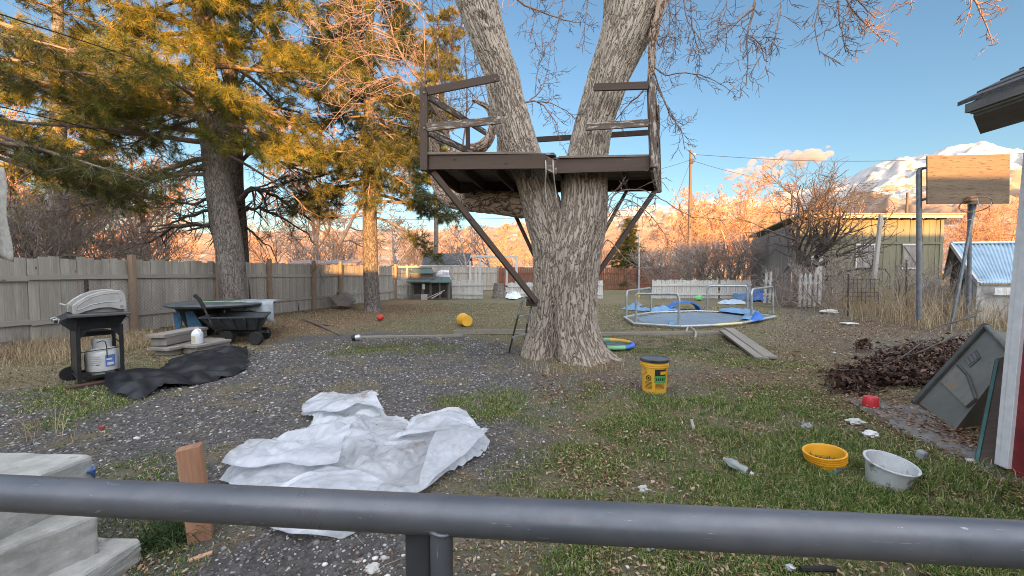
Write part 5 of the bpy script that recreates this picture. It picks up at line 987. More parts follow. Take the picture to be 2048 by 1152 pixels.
# ================================================================ THINGS IN THE YARD
from mathutils.geometry import delaunay_2d_cdt
def sheet(name, label, cat, outline, ridges, mt, relax=None, res=.022, base=.02, crump=.018, cs=9, seed=1, edge=.07, zoff=0.0, parent=None, edge_z=.012):
    """thin sheet lying in folds; outline and ridges in ground points"""
    r_ = random.Random(seed); o = [Vector(p_) for p_ in outline]; n = len(o); dense = []
    for i_ in range(n):
        a, b_ = o[i_], o[(i_+1) % n]; k = max(1, int((b_-a).length/(res*1.2)))
        for j_ in range(k):
            q_ = a.lerp(b_, j_/k); dense.append(q_+Vector((mnoise.noise(Vector((q_.x*6, q_.y*6, seed))), mnoise.noise(Vector((q_.x*6, q_.y*6, seed+9)))))*.018)
    xs_ = [p_.x for p_ in dense]; ys_ = [p_.y for p_ in dense]; gx = np.arange(min(xs_), max(xs_), res); gy = np.arange(min(ys_), max(ys_), res); A, B = np.meshgrid(gx, gy); A = A.ravel()+RNG.uniform(-.3, .3, A.size)*res; B = B.ravel()+RNG.uniform(-.3, .3, B.size)*res
    pl = [(p_.x, p_.y) for p_ in dense]; ok = inpoly(A, B, pl, res) > .95; A, B = A[ok], B[ok]
    vs = [Vector((p_.x, p_.y)) for p_ in dense]+[Vector((a, b_)) for a, b_ in zip(A, B)]; nd_ = len(dense)
    res_ = delaunay_2d_cdt(vs, [(i_, (i_+1) % nd_) for i_ in range(nd_)], [], 1, 1e-5); V2, F2 = res_[0], res_[2]
    X_ = np.array([v_.x for v_ in V2]); Y_ = np.array([v_.y for v_ in V2]); e_ = np.clip((inpoly(X_, Y_, pl, edge)-.5)*2, 0, 1); e_ = e_**.6
    Z_ = base*e_; cr_ = np.zeros_like(X_)
    wx = (vnoise(X_+20, Y_+20, 2.6, seed+50, 3)-.5)*.45; wy = (vnoise(X_+70, Y_+20, 2.6, seed+51, 3)-.5)*.45
    for k in range(6):
        a_ = r_.uniform(0, 3.14); lam = (.62, .5, .40, .30, .22, .15)[k]*9/cs; u_ = ((X_+wx)*math.cos(a_)+(Y_+wy)*math.sin(a_))/lam+r_.random(); tr_ = np.abs(u_-np.floor(u_+.5))*2; msk = np.clip((vnoise(X_+k*7, Y_+30, 2.2/lam**.5, seed+80+k, 2)-.42)*5, 0, 1); cr_ += (1-tr_)**1.6*crump*lam*2.4*msk
    Z_ = Z_+cr_*(.35+.65*e_)
    for p0, p1, h, wd in ridges:
        p0 = Vector(p0); p1 = Vector(p1); d_ = p1-p0; L2 = d_.length_squared; t_ = np.clip(((X_-p0.x)*d_.x+(Y_-p0.y)*d_.y)/L2, 0, 1); wob = (vnoise(X_+9, Y_+9, 4, seed+33, 2)-.5)*.06
        dd = np.hypot(X_-p0.x-t_*d_.x, Y_-p0.y-t_*d_.y)+wob; Z_ += h*np.exp(-(np.clip(dd, 0, 9)/wd)**1.25)*(1-.5*np.abs(t_*2-1)**2)*(.25+.75*e_)
    Z_ = np.maximum(Z_, 0)+edge_z+zoff+zg(X_, Y_)
    T_ = np.array([list(f_) for f_ in F2 if len(f_) == 3])
    if relax:  # let spare cloth buckle into folds: position based relaxation over the ground
        exlo, exhi, its, bend, grav = relax; ed = {}
        for a, b_, c_ in T_.tolist():
            for u_, v_, w_ in ((a, b_, c_), (b_, c_, a), (c_, a, b_)): ed.setdefault((min(u_, v_), max(u_, v_)), []).append(w_)
        E = np.array(list(ed.keys())); Bq = np.array([w_ for w_ in ed.values() if len(w_) == 2]); bnd = np.zeros(len(X_), bool); bnd[[i_ for k_, w_ in ed.items() if len(w_) == 1 for i_ in k_]] = True
        Q = np.stack([X_, Y_, Z_], -1); flat = Q[:, :2].copy(); floor = zg(X_, Y_)+.012+zoff
        exn = exlo+(exhi-exlo)*np.clip((vnoise(X_+3, Y_+3, 2.1, seed+5, 2)-.38)*3.2, 0, 1)
        I = np.concatenate([E, Bq]); l0 = np.hypot(*(flat[I[:, 0]]-flat[I[:, 1]]).T)*(1+.5*(exn[I[:, 0]]+exn[I[:, 1]])); k_ = np.concatenate([np.full(len(E), .9), np.full(len(Bq), bend)])
        cnt = np.bincount(I.ravel(), minlength=len(Q)).astype(float); vel = np.zeros_like(Q)
        for it in range(its):
            vel *= .86; vel[:, 2] -= grav; old = Q.copy(); Q = Q+vel
            for _ in range(3):
                d_ = Q[I[:, 1]]-Q[I[:, 0]]; L_n = np.linalg.norm(d_, axis=1)+1e-9; c_ = (k_*(L_n-l0)/L_n)[:, None]*d_*.5
                for ax_ in range(3): Q[:, ax_] += (np.bincount(I[:, 0], c_[:, ax_], len(Q))-np.bincount(I[:, 1], c_[:, ax_], len(Q)))/cnt*1.9
                Q[:, 2] = np.maximum(Q[:, 2], floor); Q[bnd, :2] += (flat[bnd]-Q[bnd, :2])*.25
            vel = np.clip(Q-old, -.01, .01)
        X_, Y_, Z_ = Q.T
    o_ = npmesh(name, np.stack([X_, Y_, Z_], -1), T_, mt, parent, loc=(0, 0, 0) if parent else (float(X_.mean()), float(Y_.mean()), 0), uv=np.stack([X_, Y_], -1), smooth=True)
    if label: tag(o_, label, cat)
    return o_
def g2(*p): return [tuple(G(a, b_)[:2]) for a, b_ in p]
# ---- steel rail in front of the camera
MRAIL = mat('painted_pipe', (.10, .112, .13), (.15, .155, .17), scale=7, rough=.34, metal=.35, bs=.06, bscale=300, bd=.001, spec=.5, dirt=(.20, .17, .16), dirt_at=.64, dscale=5)
nt = MRAIL.node_tree; b = nt.nodes['Principled BSDF']; base_ = b.inputs['Base Color'].links[0].from_socket
uvs = coords(nt, 'UV', (6, 60, 1)); sx = ramp(nt, tex(nt, uvs, 4, 3, .5, dist=1.2), [(.70, (0, 0, 0)), (.715, (1, 1, 1))]); ch = ramp(nt, tex(nt, coords(nt, 'Object'), 85, 4, .8), [(.73, (0, 0, 0)), (.75, (1, 1, 1))])
rs = ramp(nt, tex(nt, coords(nt, 'Object', (1, 3, 6)), 7, 8, .8), [(.60, (0, 0, 0)), (.70, (1, 1, 1))]); c = mixc(nt, rs, base_, (.12, .085, .07)); c = mixc(nt, sx, c, (.30, .31, .33)); c = mixc(nt, ch, c, (.38, .38, .38)); nt.links.new(c, b.inputs['Base Color'])
ro = ramp(nt, tex(nt, coords(nt, 'Object', (1, 1, 1)), 16, 8, .75), [(.35, (.26, .26, .26)), (.65, (.52, .52, .52))]); nt.links.new(ro, b.inputs['Roughness'])
rp = [P(-500, 948, .66), P(0, 985, .580), P(1024, 1036, .508), P(2048, 1088, .437), P(2600, 1118, .41)]
t = thing('pipe_railing', 'grey-blue painted steel pipe handrail crossing in front, with a welded post', 'railing', (P(860, 1100, .52).x, .52, 0))
MB().tube([rp[0].lerp(rp[-1], k/30) if 0 else (rp[1]+(rp[3]-rp[1])*(-.5+k/15)) for k in range(31)], .0242, 40).build('top_rail', MRAIL, t, smooth=True)
c_ = P(883, 1120, .4985); MB().tube([Vector((c_.x, c_.y, -.02)), Vector((c_.x+.004, c_.y, .5)), Vector((c_.x, c_.y, rp[2].z-.006))], .0145, 20).build('post', MRAIL, t, smooth=True)
c2 = P(838, 1120, .522); MB().beam((c2.x, c2.y+.006, -.02), (c2.x, c2.y+.006, rp[2].z-.022), .033, .03, (1, 0, 0)).build('post', mat('dark_rail', (.05, .055, .062), (.08, .085, .095), rough=.45, metal=.3, bs=.05), t, bevel=.003)
wl = [Vector((c_.x+.0150*math.cos(a), c_.y+.0145*math.sin(a), rp[2].z-.0075+.0015*math.cos(3*a))) for a in np.linspace(0, 2*PI, 22)]; MB().tube(wl, .0026, 8).build('weld_bead', MRAIL, t, smooth=True)
# ---- concrete steps
MCONC = mat('pale_concrete', (.27, .275, .25), (.46, .46, .43), scale=5, rough=.9, bs=.6, bscale=55, bd=.006, dirt=(.17, .155, .13), dirt_at=.57, dscale=5)
t = thing('concrete_steps', 'pale chipped concrete steps descending at the lower left corner', 'steps', (-1.9, 1.6, 0))
def slab(pts, z0, z1, nm='step'):
    o = MB().prism([Vector((a.x, a.y, z0)) for a in pts], (0, 0, z1-z0)).build(nm, MCONC, t, smooth=True, bevel=.022, angle=30); o.modifiers['bevel'].segments = 3
    s_ = o.modifiers.new('sub', 'SUBSURF'); s_.subdivision_type = 'SIMPLE'; s_.levels = s_.render_levels = 5
    tx = D.textures.get('chip') or D.textures.new('chip', 'CLOUDS'); tx.noise_scale = .035; tx.noise_depth = 3; dm = o.modifiers.new('d', 'DISPLACE'); dm.texture = tx; dm.strength = .014; dm.texture_coords = 'GLOBAL'; dm.mid_level = .5; return o
q1, q2 = G(190, 906, .5), G(66, 952, .5); dv = (q2-q1)*2.6; slab([q1, q1+dv, q1+dv+Vector((-2, 0, 0)), q1+Vector((-2, .10, 0))], 0, .5)
q1, q2 = G(200, 1022, .3), G(0, 1098, .3); dv = (q2-q1)*2.5; slab([q1, q1+dv, q1+dv+Vector((-2, 0, 0)), q1+Vector((-2, .05, 0))], 0, .3)
q1, q2 = G(287, 1074, .12), G(165, 1150, .12); dv = (q2-q1)*3; slab([q1, q1+dv, q1+dv+Vector((-2, 0, 0)), q1+Vector((-2, .08, 0))], 0, .12)
tag(MB().prism([G(168, 945, .42), G(186, 930, .42), G(192, 936, .46), G(190, 958, .36), G(172, 958, .38)], (.01, -.01, 0)).build('blue_paint_chip', mat('blue_paint', (.06, .13, .35), (.1, .2, .45), bs=.2)), 'small scrap of blue tape stuck on the corner of the top concrete step', 'scrap')
# ---- wooden stub
MSTUB = wood('red_brown_stub', (.26, .13, .075), (.42, .24, .15), (.42, .33, .25), .58, rough=.8)
b_ = G(405, 1078); tp = P(379, 893, b_.y+.02); tag(MB().beam(b_-Vector((0, 0, .06)), tp, .096, .088, (.86, .5, 0)).build('wooden_stub', MSTUB, bevel=.003), 'leaning red-brown wooden post stub standing in the gravel behind the rail', 'post stub')
# ---- crumpled plastic sheet
m, nt, b = nodes('plastic_film'); v = coords(nt); n1_ = tex(nt, v, 5, 6, .7); c = ramp(nt, n1_, [(.35, (.58, .61, .65)), (.6, (.74, .78, .83))])
dr = ramp(nt, tex(nt, v, 3.3, 8, .75), [(.60, (0, 0, 0)), (.70, (1, 1, 1))]); c = mixc(nt, dr, c, (.48, .40, .32)); nt.links.new(c, b.inputs['Base Color']); b.inputs['Roughness'].default_value = .14; b.inputs['Specular IOR Level'].default_value = .6
vw_ = N(nt, 'ShaderNodeTexNoise'); vw_.inputs['Scale'].default_value = 5; nt.links.new(v, vw_.inputs['Vector']); va = N(nt, 'ShaderNodeVectorMath', operation='MULTIPLY_ADD'); va.inputs[1].default_value = (.25, .25, .1); nt.links.new(vw_.outputs['Color'], va.inputs[0]); nt.links.new(v, va.inputs[2]); pn_ = None
for q_ in range(4):
    mq = N(nt, 'ShaderNodeMapping'); mq.inputs['Rotation'].default_value = (0, 0, .4+.85*q_); mq.inputs['Scale'].default_value = (1.2+.5*q_, 6.5+3*q_, 1); mq.inputs['Location'].default_value = (q_*3.7, q_*1.3, 0); nt.links.new(va.outputs[0], mq.inputs[0])
    nq = tex(nt, mq.outputs[0], 1.0, 2, .5, dist=.4); sq = N(nt, 'ShaderNodeMath', operation='SUBTRACT', i_1=.5); nt.links.new(nq, sq.inputs[0]); aq = N(nt, 'ShaderNodeMath', operation='ABSOLUTE'); nt.links.new(sq.outputs[0], aq.inputs[0]); rq = N(nt, 'ShaderNodeMapRange'); rq.inputs[2].default_value = .12; nt.links.new(aq.outputs[0], rq.inputs[0]); pn_ = bump(nt, b, rq.outputs[0], .10, .008-.001*q_, pn_)
for sc_, st_, di_ in ((3.4, .2, .02),):
    vv_ = N(nt, 'ShaderNodeTexVoronoi', feature='F1'); vv_.inputs['Scale'].default_value = sc_; nt.links.new(va.outputs[0], vv_.inputs['Vector']); pn_ = bump(nt, b, vv_.outputs['Distance'], st_, di_, pn_)
tr = N(nt, 'ShaderNodeBsdfTranslucent'); nt.links.new(c, tr.inputs[0]); mx = N(nt, 'ShaderNodeMixShader', i_0=.22); nt.links.new(b.outputs[0], mx.inputs[1]); nt.links.new(tr.outputs[0], mx.inputs[2])
tp_ = N(nt, 'ShaderNodeBsdfTransparent'); mx2 = N(nt, 'ShaderNodeMixShader', i_0=.14); ta_ = ramp(nt, tex(nt, v, 2.6, 5, .6), [(.40, (.06, .06, .06)), (.62, (.5, .5, .5))]); nt.links.new(ta_, mx2.inputs[0]); nt.links.new(mx.outputs[0], mx2.inputs[1]); nt.links.new(tp_.outputs[0], mx2.inputs[2]); nt.links.new(mx2.outputs[0], nt.nodes['Material Output'].inputs['Surface']); MPLAS = m
ol = g2((601, 836), (608, 812), (632, 803), (690, 802), (737, 805), (756, 820), (775, 836), (806, 842), (835, 853), (880, 852), (918, 848), (940, 862), (981, 889), (962, 915), (925, 938), (895, 962), (845, 1000), (775, 1040), (715, 1068), (690, 1082), (645, 1088), (585, 1090), (545, 1080), (515, 1052), (508, 1030), (470, 1000), (436, 968), (470, 935), (520, 905), (560, 888), (612, 884), (612, 862), (628, 846))
rg = [(g2((700, 850))[0], g2((560, 950))[0], 0.082, 0.068), (g2((620, 870))[0], g2((720, 865))[0], 0.082, 0.053), (g2((712, 850))[0], g2((740, 960))[0], 0.118, 0.060), (g2((740, 960))[0], g2((850, 895))[0], 0.095, 0.053), (g2((915, 862))[0], g2((850, 990))[0], 0.118, 0.075), (g2((860, 860))[0], g2((960, 890))[0], 0.059, 0.060), (g2((540, 920))[0], g2((680, 950))[0], 0.070, 0.045), (g2((480, 960))[0], g2((640, 1020))[0], 0.082, 0.075), (g2((620, 1060))[0], g2((720, 1020))[0], 0.059, 0.068), (g2((640, 820))[0], g2((740, 825))[0], 0.059, 0.045), (g2((650, 830))[0], g2((690, 900))[0], 0.070, 0.037), (g2((780, 1000))[0], g2((700, 1030))[0], 0.059, 0.045)]
sheet('plastic_sheet', 'large crumpled translucent white plastic sheet lying on the gravel', 'plastic sheet', ol, rg, MPLAS, relax=(.03, .16, 60, .85, .0001), res=.017, base=.012, crump=.05, cs=9, seed=4, edge=.03)
PS = D.objects['plastic_sheet']; PSc = Vector((0, 0, 0))
for k_, (o_, r2) in enumerate(((((440, 968), (470, 938), (502, 912), (560, 888), (612, 878), (707, 862), (697, 890), (687, 908), (677, 955), (620, 960), (571, 960), (500, 975)), [((480, 955), (640, 890), .035, .05), ((600, 940), (700, 880), .03, .04)]), (((786, 892), (824, 859), (841, 850), (916, 845), (933, 852), (979, 890), (958, 915), (933, 939), (893, 962), (851, 992), (837, 985), (850, 950), (858, 924), (878, 897), (827, 890)), [((905, 855), (870, 975), .045, .05), ((840, 870), (930, 870), .03, .04)]), (((602, 834), (612, 812), (640, 801), (663, 800), (735, 804), (757, 820), (769, 833), (718, 832), (673, 852), (619, 843)), [((630, 820), (740, 818), .035, .05)]), (((560, 1000), (650, 975), (720, 968), (770, 985), (740, 1035), (640, 1050), (560, 1040)), [((600, 1000), (720, 1010), .04, .05)]))):
    f_ = sheet('fold', None, None, g2(*o_), [(g2(a_)[0], g2(b_)[0], h_, w_) for a_, b_, h_, w_ in r2], MPLAS, relax=(.02, .12, 40, .9, .00005), res=.018, base=.03, crump=.05, cs=7, seed=60+k_, edge=.06, zoff=.03, parent=PS)
# ---- grill
MBLK = mat('black_metal', (.014, .014, .015), (.026, .026, .028), scale=12, rough=.45, metal=.1, bs=.05); MSILV = mat('silver_lid', (.34, .33, .31), (.46, .45, .43), scale=9, rough=.42, metal=.25, bs=.05, dirt=(.3, .28, .25), dirt_at=.66)
MGRYT = mat('lid_top', (.20, .19, .18), (.33, .32, .30), scale=7, rough=.45, metal=.4, bs=.05)
O = G(160, 775); O.z = 0; ua = Vector((.60, .80, 0)).normalized(); vb = Vector((-.80, .60, 0)).normalized()
def L_(u, v_, z): return O+ua*u+vb*(v_*.84)+Vector((0, 0, z))
t = thing('gas_grill', 'black gas grill cart with a silver lid standing on the gravel at the left', 'grill', L_(.18, .28, 0))
for u, v_ in ((0, 0), (.36, 0), (0, .56), (.36, .56)): MB().beam(L_(u, v_, .02), L_(u, v_, .70), .036, .036, ua).build('leg', MBLK, t, bevel=.003)
MB().prism([L_(-.015, .02, .14), L_(-.015, .56, .14), L_(-.015, .56, .69), L_(-.015, .02, .69)], ua*.015).build('door', MBLK, t)
for u, v_ in ((0, 1), (.36, 1)): MB().beam(L_(u, 0, .10), L_(u, .56, .10), .03, .03).build('bottom_bar', MBLK, t)
for v_ in (0, .56): MB().beam(L_(0, v_, .10), L_(.36, v_, .10), .03, .03).build('bottom_bar', MBLK, t)
MB().prism([L_(0, 0, .085), L_(.36, 0, .085), L_(.36, .56, .085), L_(0, .56, .085)], (0, 0, .012)).build('bottom_shelf', MBLK, t)
MB().tube([L_(.01, 0, .40), L_(.35, 0, .42)], .005, 6).build('tank_rail', MBLK, t); MB().tube(smooth_pts([L_(.15, 0, .5), L_(.22, -.01, .5), L_(.23, -.01, .3), L_(.22, 0, .24), L_(.14, 0, .23)], 3), .005, 6).build('tank_hook', MBLK, t); MB().tube([L_(.36, 0, .45), L_(.36, .56, .5)], .006, 6).build('tank_rail', MBLK, t)
m_ = MB()  # tub under the lid, narrowing downwards
b0_ = [L_(.02, .0, .66), L_(.34, .0, .66), L_(.34, .56, .66), L_(.02, .56, .66)]; b1_ = [L_(-.06, -.03, .815), L_(.42, -.03, .815), L_(.42, .60, .815), L_(-.06, .60, .815)]
m_.add(b0_+b1_, [(3, 2, 1, 0), (4, 5, 6, 7), (0, 1, 5, 4), (1, 2, 6, 5), (2, 3, 7, 6), (3, 0, 4, 7)]); m_.build('firebox', MBLK, t, bevel=.006)
for s_, u in ((1, .02), (-1, .34)): MB().prism([L_(u, .005, .70), L_(u+s_*.09, .005, .68), L_(u, .005, .56)], vb*.012).build('gusset', MBLK, t)
MB().prism([L_(-.08, -.24, .82), L_(.43, -.24, .82), L_(.43, .0, .82), L_(-.08, .0, .82)], (0, 0, .028)).build('side_shelf', mat('shelf_grey', (.05, .05, .052), (.1, .1, .1), rough=.5, bs=.05), t, bevel=.006)
MB().prism([L_(-.04, .62, .82), L_(.40, .62, .82), L_(.40, .74, .82), L_(-.04, .74, .82)], (0, 0, .04)).build('side_shelf', MGRYT, t, bevel=.006)
MB().prism([L_(-.05, .0, .82), L_(.42, .0, .82), L_(.42, .62, .82), L_(-.05, .62, .82)], (0, 0, .02)).build('rim', MBLK, t, bevel=.004)
pn = [(-.04, .835), (-.125, .79), (-.135, .76), (-.05, .66), (-.0, .66), (0, .835)]
MB().prism([L_(u, -.03, z) for u, z in pn], vb*.55).build('control_panel', MBLK, t, bevel=.005)
MB().prism([L_(-.130, .00, .800), L_(-.130, .60, .800), L_(-.141, .60, .752), L_(-.141, .0, .752)], ua*-.004).build('panel_strip', MSILV, t)
kn = Matrix.Rotation(-PI/2, 3, vb)
for k in range(4): MB().lathe(L_(-.140, .08+.14*k, .776), [(.0, .03), (.016, .03), (.021, .0), (0, 0)], 16, Matrix((vb, Vector((0, 0, 1)), -ua)).transposed()).build('knob', MSILV if k % 2 else MBLK, t, smooth=True)
lp = [(-.02, .845), (-.02, .93), (.02, .985), (.09, 1.045), (.18, 1.085), (.29, 1.10), (.36, 1.095), (.39, 1.06), (.40, .98), (.40, .845)]
MB().prism([L_(u, .05, z) for u, z in lp], vb*.42).build('lid', MGRYT, t, smooth=True, bevel=.006)
cp = [(-.03, .842), (-.03, .945), (.02, 1.0), (.09, 1.055), (.18, 1.095), (.29, 1.112), (.375, 1.105), (.405, 1.065), (.415, .98), (.415, .875), (.36, .875), (.28, .905), (.18, .905), (.08, .875), (.02, .85)]
for v_ in (-.005, .55): MB().prism([L_(u, v_, z) for u, z in cp], vb*.055).build('lid_end', MSILV, t, bevel=.006)
gr2 = [(.0, .89), (.0, .93), (.05, .985), (.12, 1.035), (.2, 1.065), (.29, 1.078), (.35, 1.07), (.37, .99), (.36, .975), (.24, .975), (.12, .95), (.05, .91), (.0, .89)]
MB().tube([L_(u, -.008, z) for u, z in gr2], .005, 6).build('lid_groove', MSILV, t, smooth=True); MB().lathe(L_(.375, -.007, .915), [(.0, .004), (.014, .004), (.016, 0)], 14, Matrix((ua, Vector((0, 0, 1)), -vb)).transposed()).build('lid_badge', MGRYT, t)
MB().tube([L_(-.07, .10, .95), L_(-.09, .14, .955), L_(-.09, .46, .955), L_(-.07, .50, .95)], .01, 8).build('lid_handle', MSILV, t, smooth=True)
MTYRE = mat('rubber', (.012, .012, .013), (.026, .025, .024), rough=.8, bs=.2)
for v_ in (.60,): MB().lathe(L_(-.03, v_+.03, .085), [(.02, -.02), (.085, -.02), (.09, 0), (.085, .02), (.02, .02)], 20, Matrix((ua, Vector((0, 0, 1)), vb)).transposed()).build('wheel', MTYRE, t, smooth=True)
MB().box(L_(.15, .45, .58), (.3, .3, .05), rz=1.0).build('drip_tray', MBLK, t)
tk_ = thing('propane_tank', 'dirty white propane tank with a blue label standing inside the grill cart', 'propane tank', L_(.22, .16, .1)); c_ = L_(.21, .17, .10); MTK = mat('tank_white', (.46, .47, .44), (.62, .63, .60), scale=8, rough=.5, bs=.05, dirt=(.35, .31, .25), dirt_at=.62)
MB().lathe(c_, [(.10, 0), (.10, .03), (.145, .05), (.152, .09), (.152, .24), (.145, .28), (.11, .315), (.05, .33), (0, .33)], 30).build('tank', MTK, tk_, smooth=True)
MB().lathe(c_, [(.085, .31), (.09, .43), (.083, .43), (.078, .31)], 24, cap=False).build('collar', MTK, tk_, smooth=True); MB().lathe(c_+Vector((0, 0, .33)), [(.02, 0), (.02, .04), (.035, .045), (.035, .06), (0, .06)], 12).build('valve', MSTEEL, tk_, smooth=True)
def curved_patch(c, r0, r1, z0, z1, a0, a1, name, mt, par, n=14, th_=.003):
    m_ = MB(); V = []
    for k in range(n+1):
        a = a0+(a1-a0)*k/n; V += [(c.x+(r0+th_)*math.cos(a), c.y+(r0+th_)*math.sin(a), c.z+z0), (c.x+(r1+th_)*math.cos(a), c.y+(r1+th_)*math.sin(a), c.z+z1)]
    m_.add(V, [(2*k, 2*k+2, 2*k+3, 2*k+1) for k in range(n)]); return m_.build(name, mt, par, smooth=True)
MLB = mat('label_blue', (.08, .14, .38), (.14, .22, .5), bs=0); MLW = mat('label_white', (.6, .6, .6), (.68, .68, .68), bs=0); fa = math.atan2(-c_.y, -c_.x)
curved_patch(c_, .152, .152, .10, .24, fa+.15, fa+.75, 'label', MLB, tk_); curved_patch(c_, .154, .154, .12, .15, fa+.25, fa+.65, 'label_text', MLW, tk_); curved_patch(c_, .154, .154, .18, .20, fa+.2, fa+.55, 'label_text', MLW, tk_)
MGT = mat('label_print', (.30, .31, .33), (.36, .37, .4), bs=0)
for k in range(5): curved_patch(c_, .152, .152, .13+.022*k, .137+.022*k, fa-.75, fa-.15+.1*(k % 2), 'label_text', MGT, tk_)
MB().blob(L_(.0, .0, .0)+Vector((-.12, -.05, 0)), .01); tag(MB().beam(G(132, 782, .0)+Vector((0, 0, .02)), G(246, 762, .0)+Vector((0, 0, .02)), .12, .05).build('grill_board', wood('dark_wet_wood', (.05, .03, .025), (.10, .06, .05)), bevel=.006), 'dark reddish board on the ground under the grill legs', 'board')
# ---- grill cover
MCOV = mat('black_cover', (.007, .009, .011), (.018, .021, .024), scale=2.5, rough=.5, bs=.25, bscale=240, bd=.001, spec=.35, dirt=(.06, .055, .05), dirt_at=.66, dscale=3)
ol = g2((209, 783), (214, 764), (246, 758), (300, 752), (330, 745), (338, 733), (336, 722), (360, 722), (400, 715), (435, 702), (470, 700), (493, 702), (497, 718), (492, 740), (470, 752), (420, 766), (375, 775), (330, 782), (290, 797), (272, 802), (235, 795))
rg = [(g2((225, 775))[0], g2((370, 735))[0], .05, .16), (g2((370, 738))[0], g2((480, 715))[0], .04, .16), (g2((340, 727))[0], g2((430, 712))[0], .07, .06), (g2((290, 785))[0], g2((480, 742))[0], .05, .06), (g2((482, 705))[0], g2((486, 740))[0], .06, .06), (g2((222, 768))[0], g2((280, 795))[0], .05, .05), (g2((370, 735))[0], g2((392, 765))[0], .04, .05)]
sheet('grill_cover', 'black fabric grill cover lying limp on the gravel beside the grill', 'cover', ol, rg, MCOV, relax=(.03, .14, 60, .95, .0001), res=.034, base=.05, crump=.05, cs=7, seed=12, edge=.12)
# ---- round table with plastic and cart
MPLBLK = mat('black_plastic', (.022, .026, .03), (.045, .05, .056), scale=5, rough=.6, bs=.1)
c_ = G(430, 668); c_ = Vector((-6.0, 8.35, 0)); t = thing('round_table', 'dark round tabletop on black pedestals draped with grey plastic, before the golden pine', 'table', c_)
MB().lathe(c_+Vector((-.05, 0, .63)), [(.0, 0), (.86, 0), (.93, .02), (.95, .05), (.93, .075), (.0, .08)], 48).build('tabletop', mat('tabletop', (.05, .06, .065), (.11, .125, .13), scale=3, rough=.5, bs=.1, dirt=(.2, .18, .15), dirt_at=.62), t, smooth=True)
MB().lathe(c_+Vector((-.50, 0, 0)), [(.16, 0), (.2, .05), (.30, .3), (.42, .55), (.45, .64)], 28).build('pedestal', MPLBLK, t, smooth=True); MB().lathe(c_+Vector((.28, .1, 0)), [(.26, 0), (.27, .2), (.30, .6), (.30, .64)], 28).build('pedestal', MPLBLK, t, smooth=True)
MB().tube(smooth_pts([c_+Vector((-.3, -.3, .72)), c_+Vector((.1, -.1, .722)), c_+Vector((.4, -.2, .722)), c_+Vector((.62, -.05, .72))], 5), .012, 6).build('green_cord', mat('green_cord', (.18, .42, .12), (.25, .5, .2), bs=0), t, smooth=True)
MTARP = mat('grey_plastic', (.20, .24, .26), (.36, .40, .42), scale=5, rough=.3, bs=.4, bscale=20, bd=.02)
V = []; nn = 26
for i_ in range(nn+1):
    for j_ in range(15):
        f = i_/nn; g = j_/14; x_ = c_.x+.25+.85*f; drop = max(0, g-.45); V.append((x_+.10*drop*math.sin(f*9), c_.y+.35-1.15*min(g, .45)-.10*drop-.05*math.sin(f*17)*drop*2, .735-drop*(.35+.55*max(0, f-.55)*2)+.008*math.sin(f*13+g*7)))
m_ = MB(); m_.add(V, [(i_*15+j_, (i_+1)*15+j_, (i_+1)*15+j_+1, i_*15+j_+1) for i_ in range(nn) for j_ in range(14)]); o = m_.build('plastic_drape', MTARP, None, smooth=True); tag(o, 'crinkled grey plastic draped over the right side of the round table', 'plastic'); o.modifiers.new('s', 'SOLIDIFY').thickness = .004
MBLUEC = mat('blue_cloth', (.02, .07, .14), (.05, .14, .24), scale=6, rough=.7, bs=.2)
for k, (px, py, w_, lb) in enumerate(((357, 655, .34, 'blue flap hanging under the left side of the round table'), (383, 652, .4, 'blue cloth flap under the middle of the round table'))):
    b_ = P(px, py, 7.85); tag(MB().prism([b_+Vector((-w_*.3, 0, .28)), b_+Vector((w_*.1, 0, .30)), b_+Vector((w_*(.15 if k == 0 else .5), .02, -.02 if k else .1)), b_+Vector((-w_*.1, 0, -.22))], (.0, .02, 0)).build('blue_cloth', MBLUEC), lb, 'cloth')
a, b_ = P(418, 664, 7.35), P(535, 664, 7.35); t = thing('garden_cart', 'black plastic garden dump cart with pneumatic wheels and a raised handle', 'cart', (P(480, 690, 7.4).x, 7.5, 0)); x0, x1 = P(412, 650, 7.3).x, P(541, 650, 7.3).x
lo = [Vector((x0+.14, 7.28, .27)), Vector((x1-.16, 7.28, .27)), Vector((x1-.52, 7.85, .27)), Vector((x0-.16, 7.85, .27))]; hi = [Vector((x0, 7.15, .50)), Vector((x1, 7.12, .52)), Vector((x1-.42, 7.98, .52)), Vector((x0-.32, 7.98, .50))]; m_ = MB(); ins = [p_.lerp(Vector(((x0+x1)/2, 7.55, p_.z)), .045) for p_ in hi]; inl = [p_.lerp(Vector(((x0+x1)/2, 7.55, p_.z)), .05)+Vector((0, 0, .03)) for p_ in lo]
m_.add(lo+hi+ins+inl, [(3, 2, 1, 0)]+[(k, (k+1) % 4, 4+(k+1) % 4, 4+k) for k in range(4)]+[(4+k, 4+(k+1) % 4, 8+(k+1) % 4, 8+k) for k in range(4)]+[(8+k, 8+(k+1) % 4, 12+(k+1) % 4, 12+k) for k in range(4)]+[(12, 13, 14, 15)]); m_.build('tub', MPLBLK, t, bevel=.006)
rm_ = MB()
for k in range(4): rm_.beam(hi[k], hi[(k+1) % 4], .045, .03)
rm_.build('rim', MPLBLK, t, bevel=.005)
for k in range(5): MB().beam(lo[0].lerp(lo[1], .1+.2*k)+Vector((0, -.012, .01)), hi[0].lerp(hi[1], .1+.2*k)+Vector((0, -.012, -.03)), .03, .012, (1, 0, 0)).build('rib', MPLBLK, t)
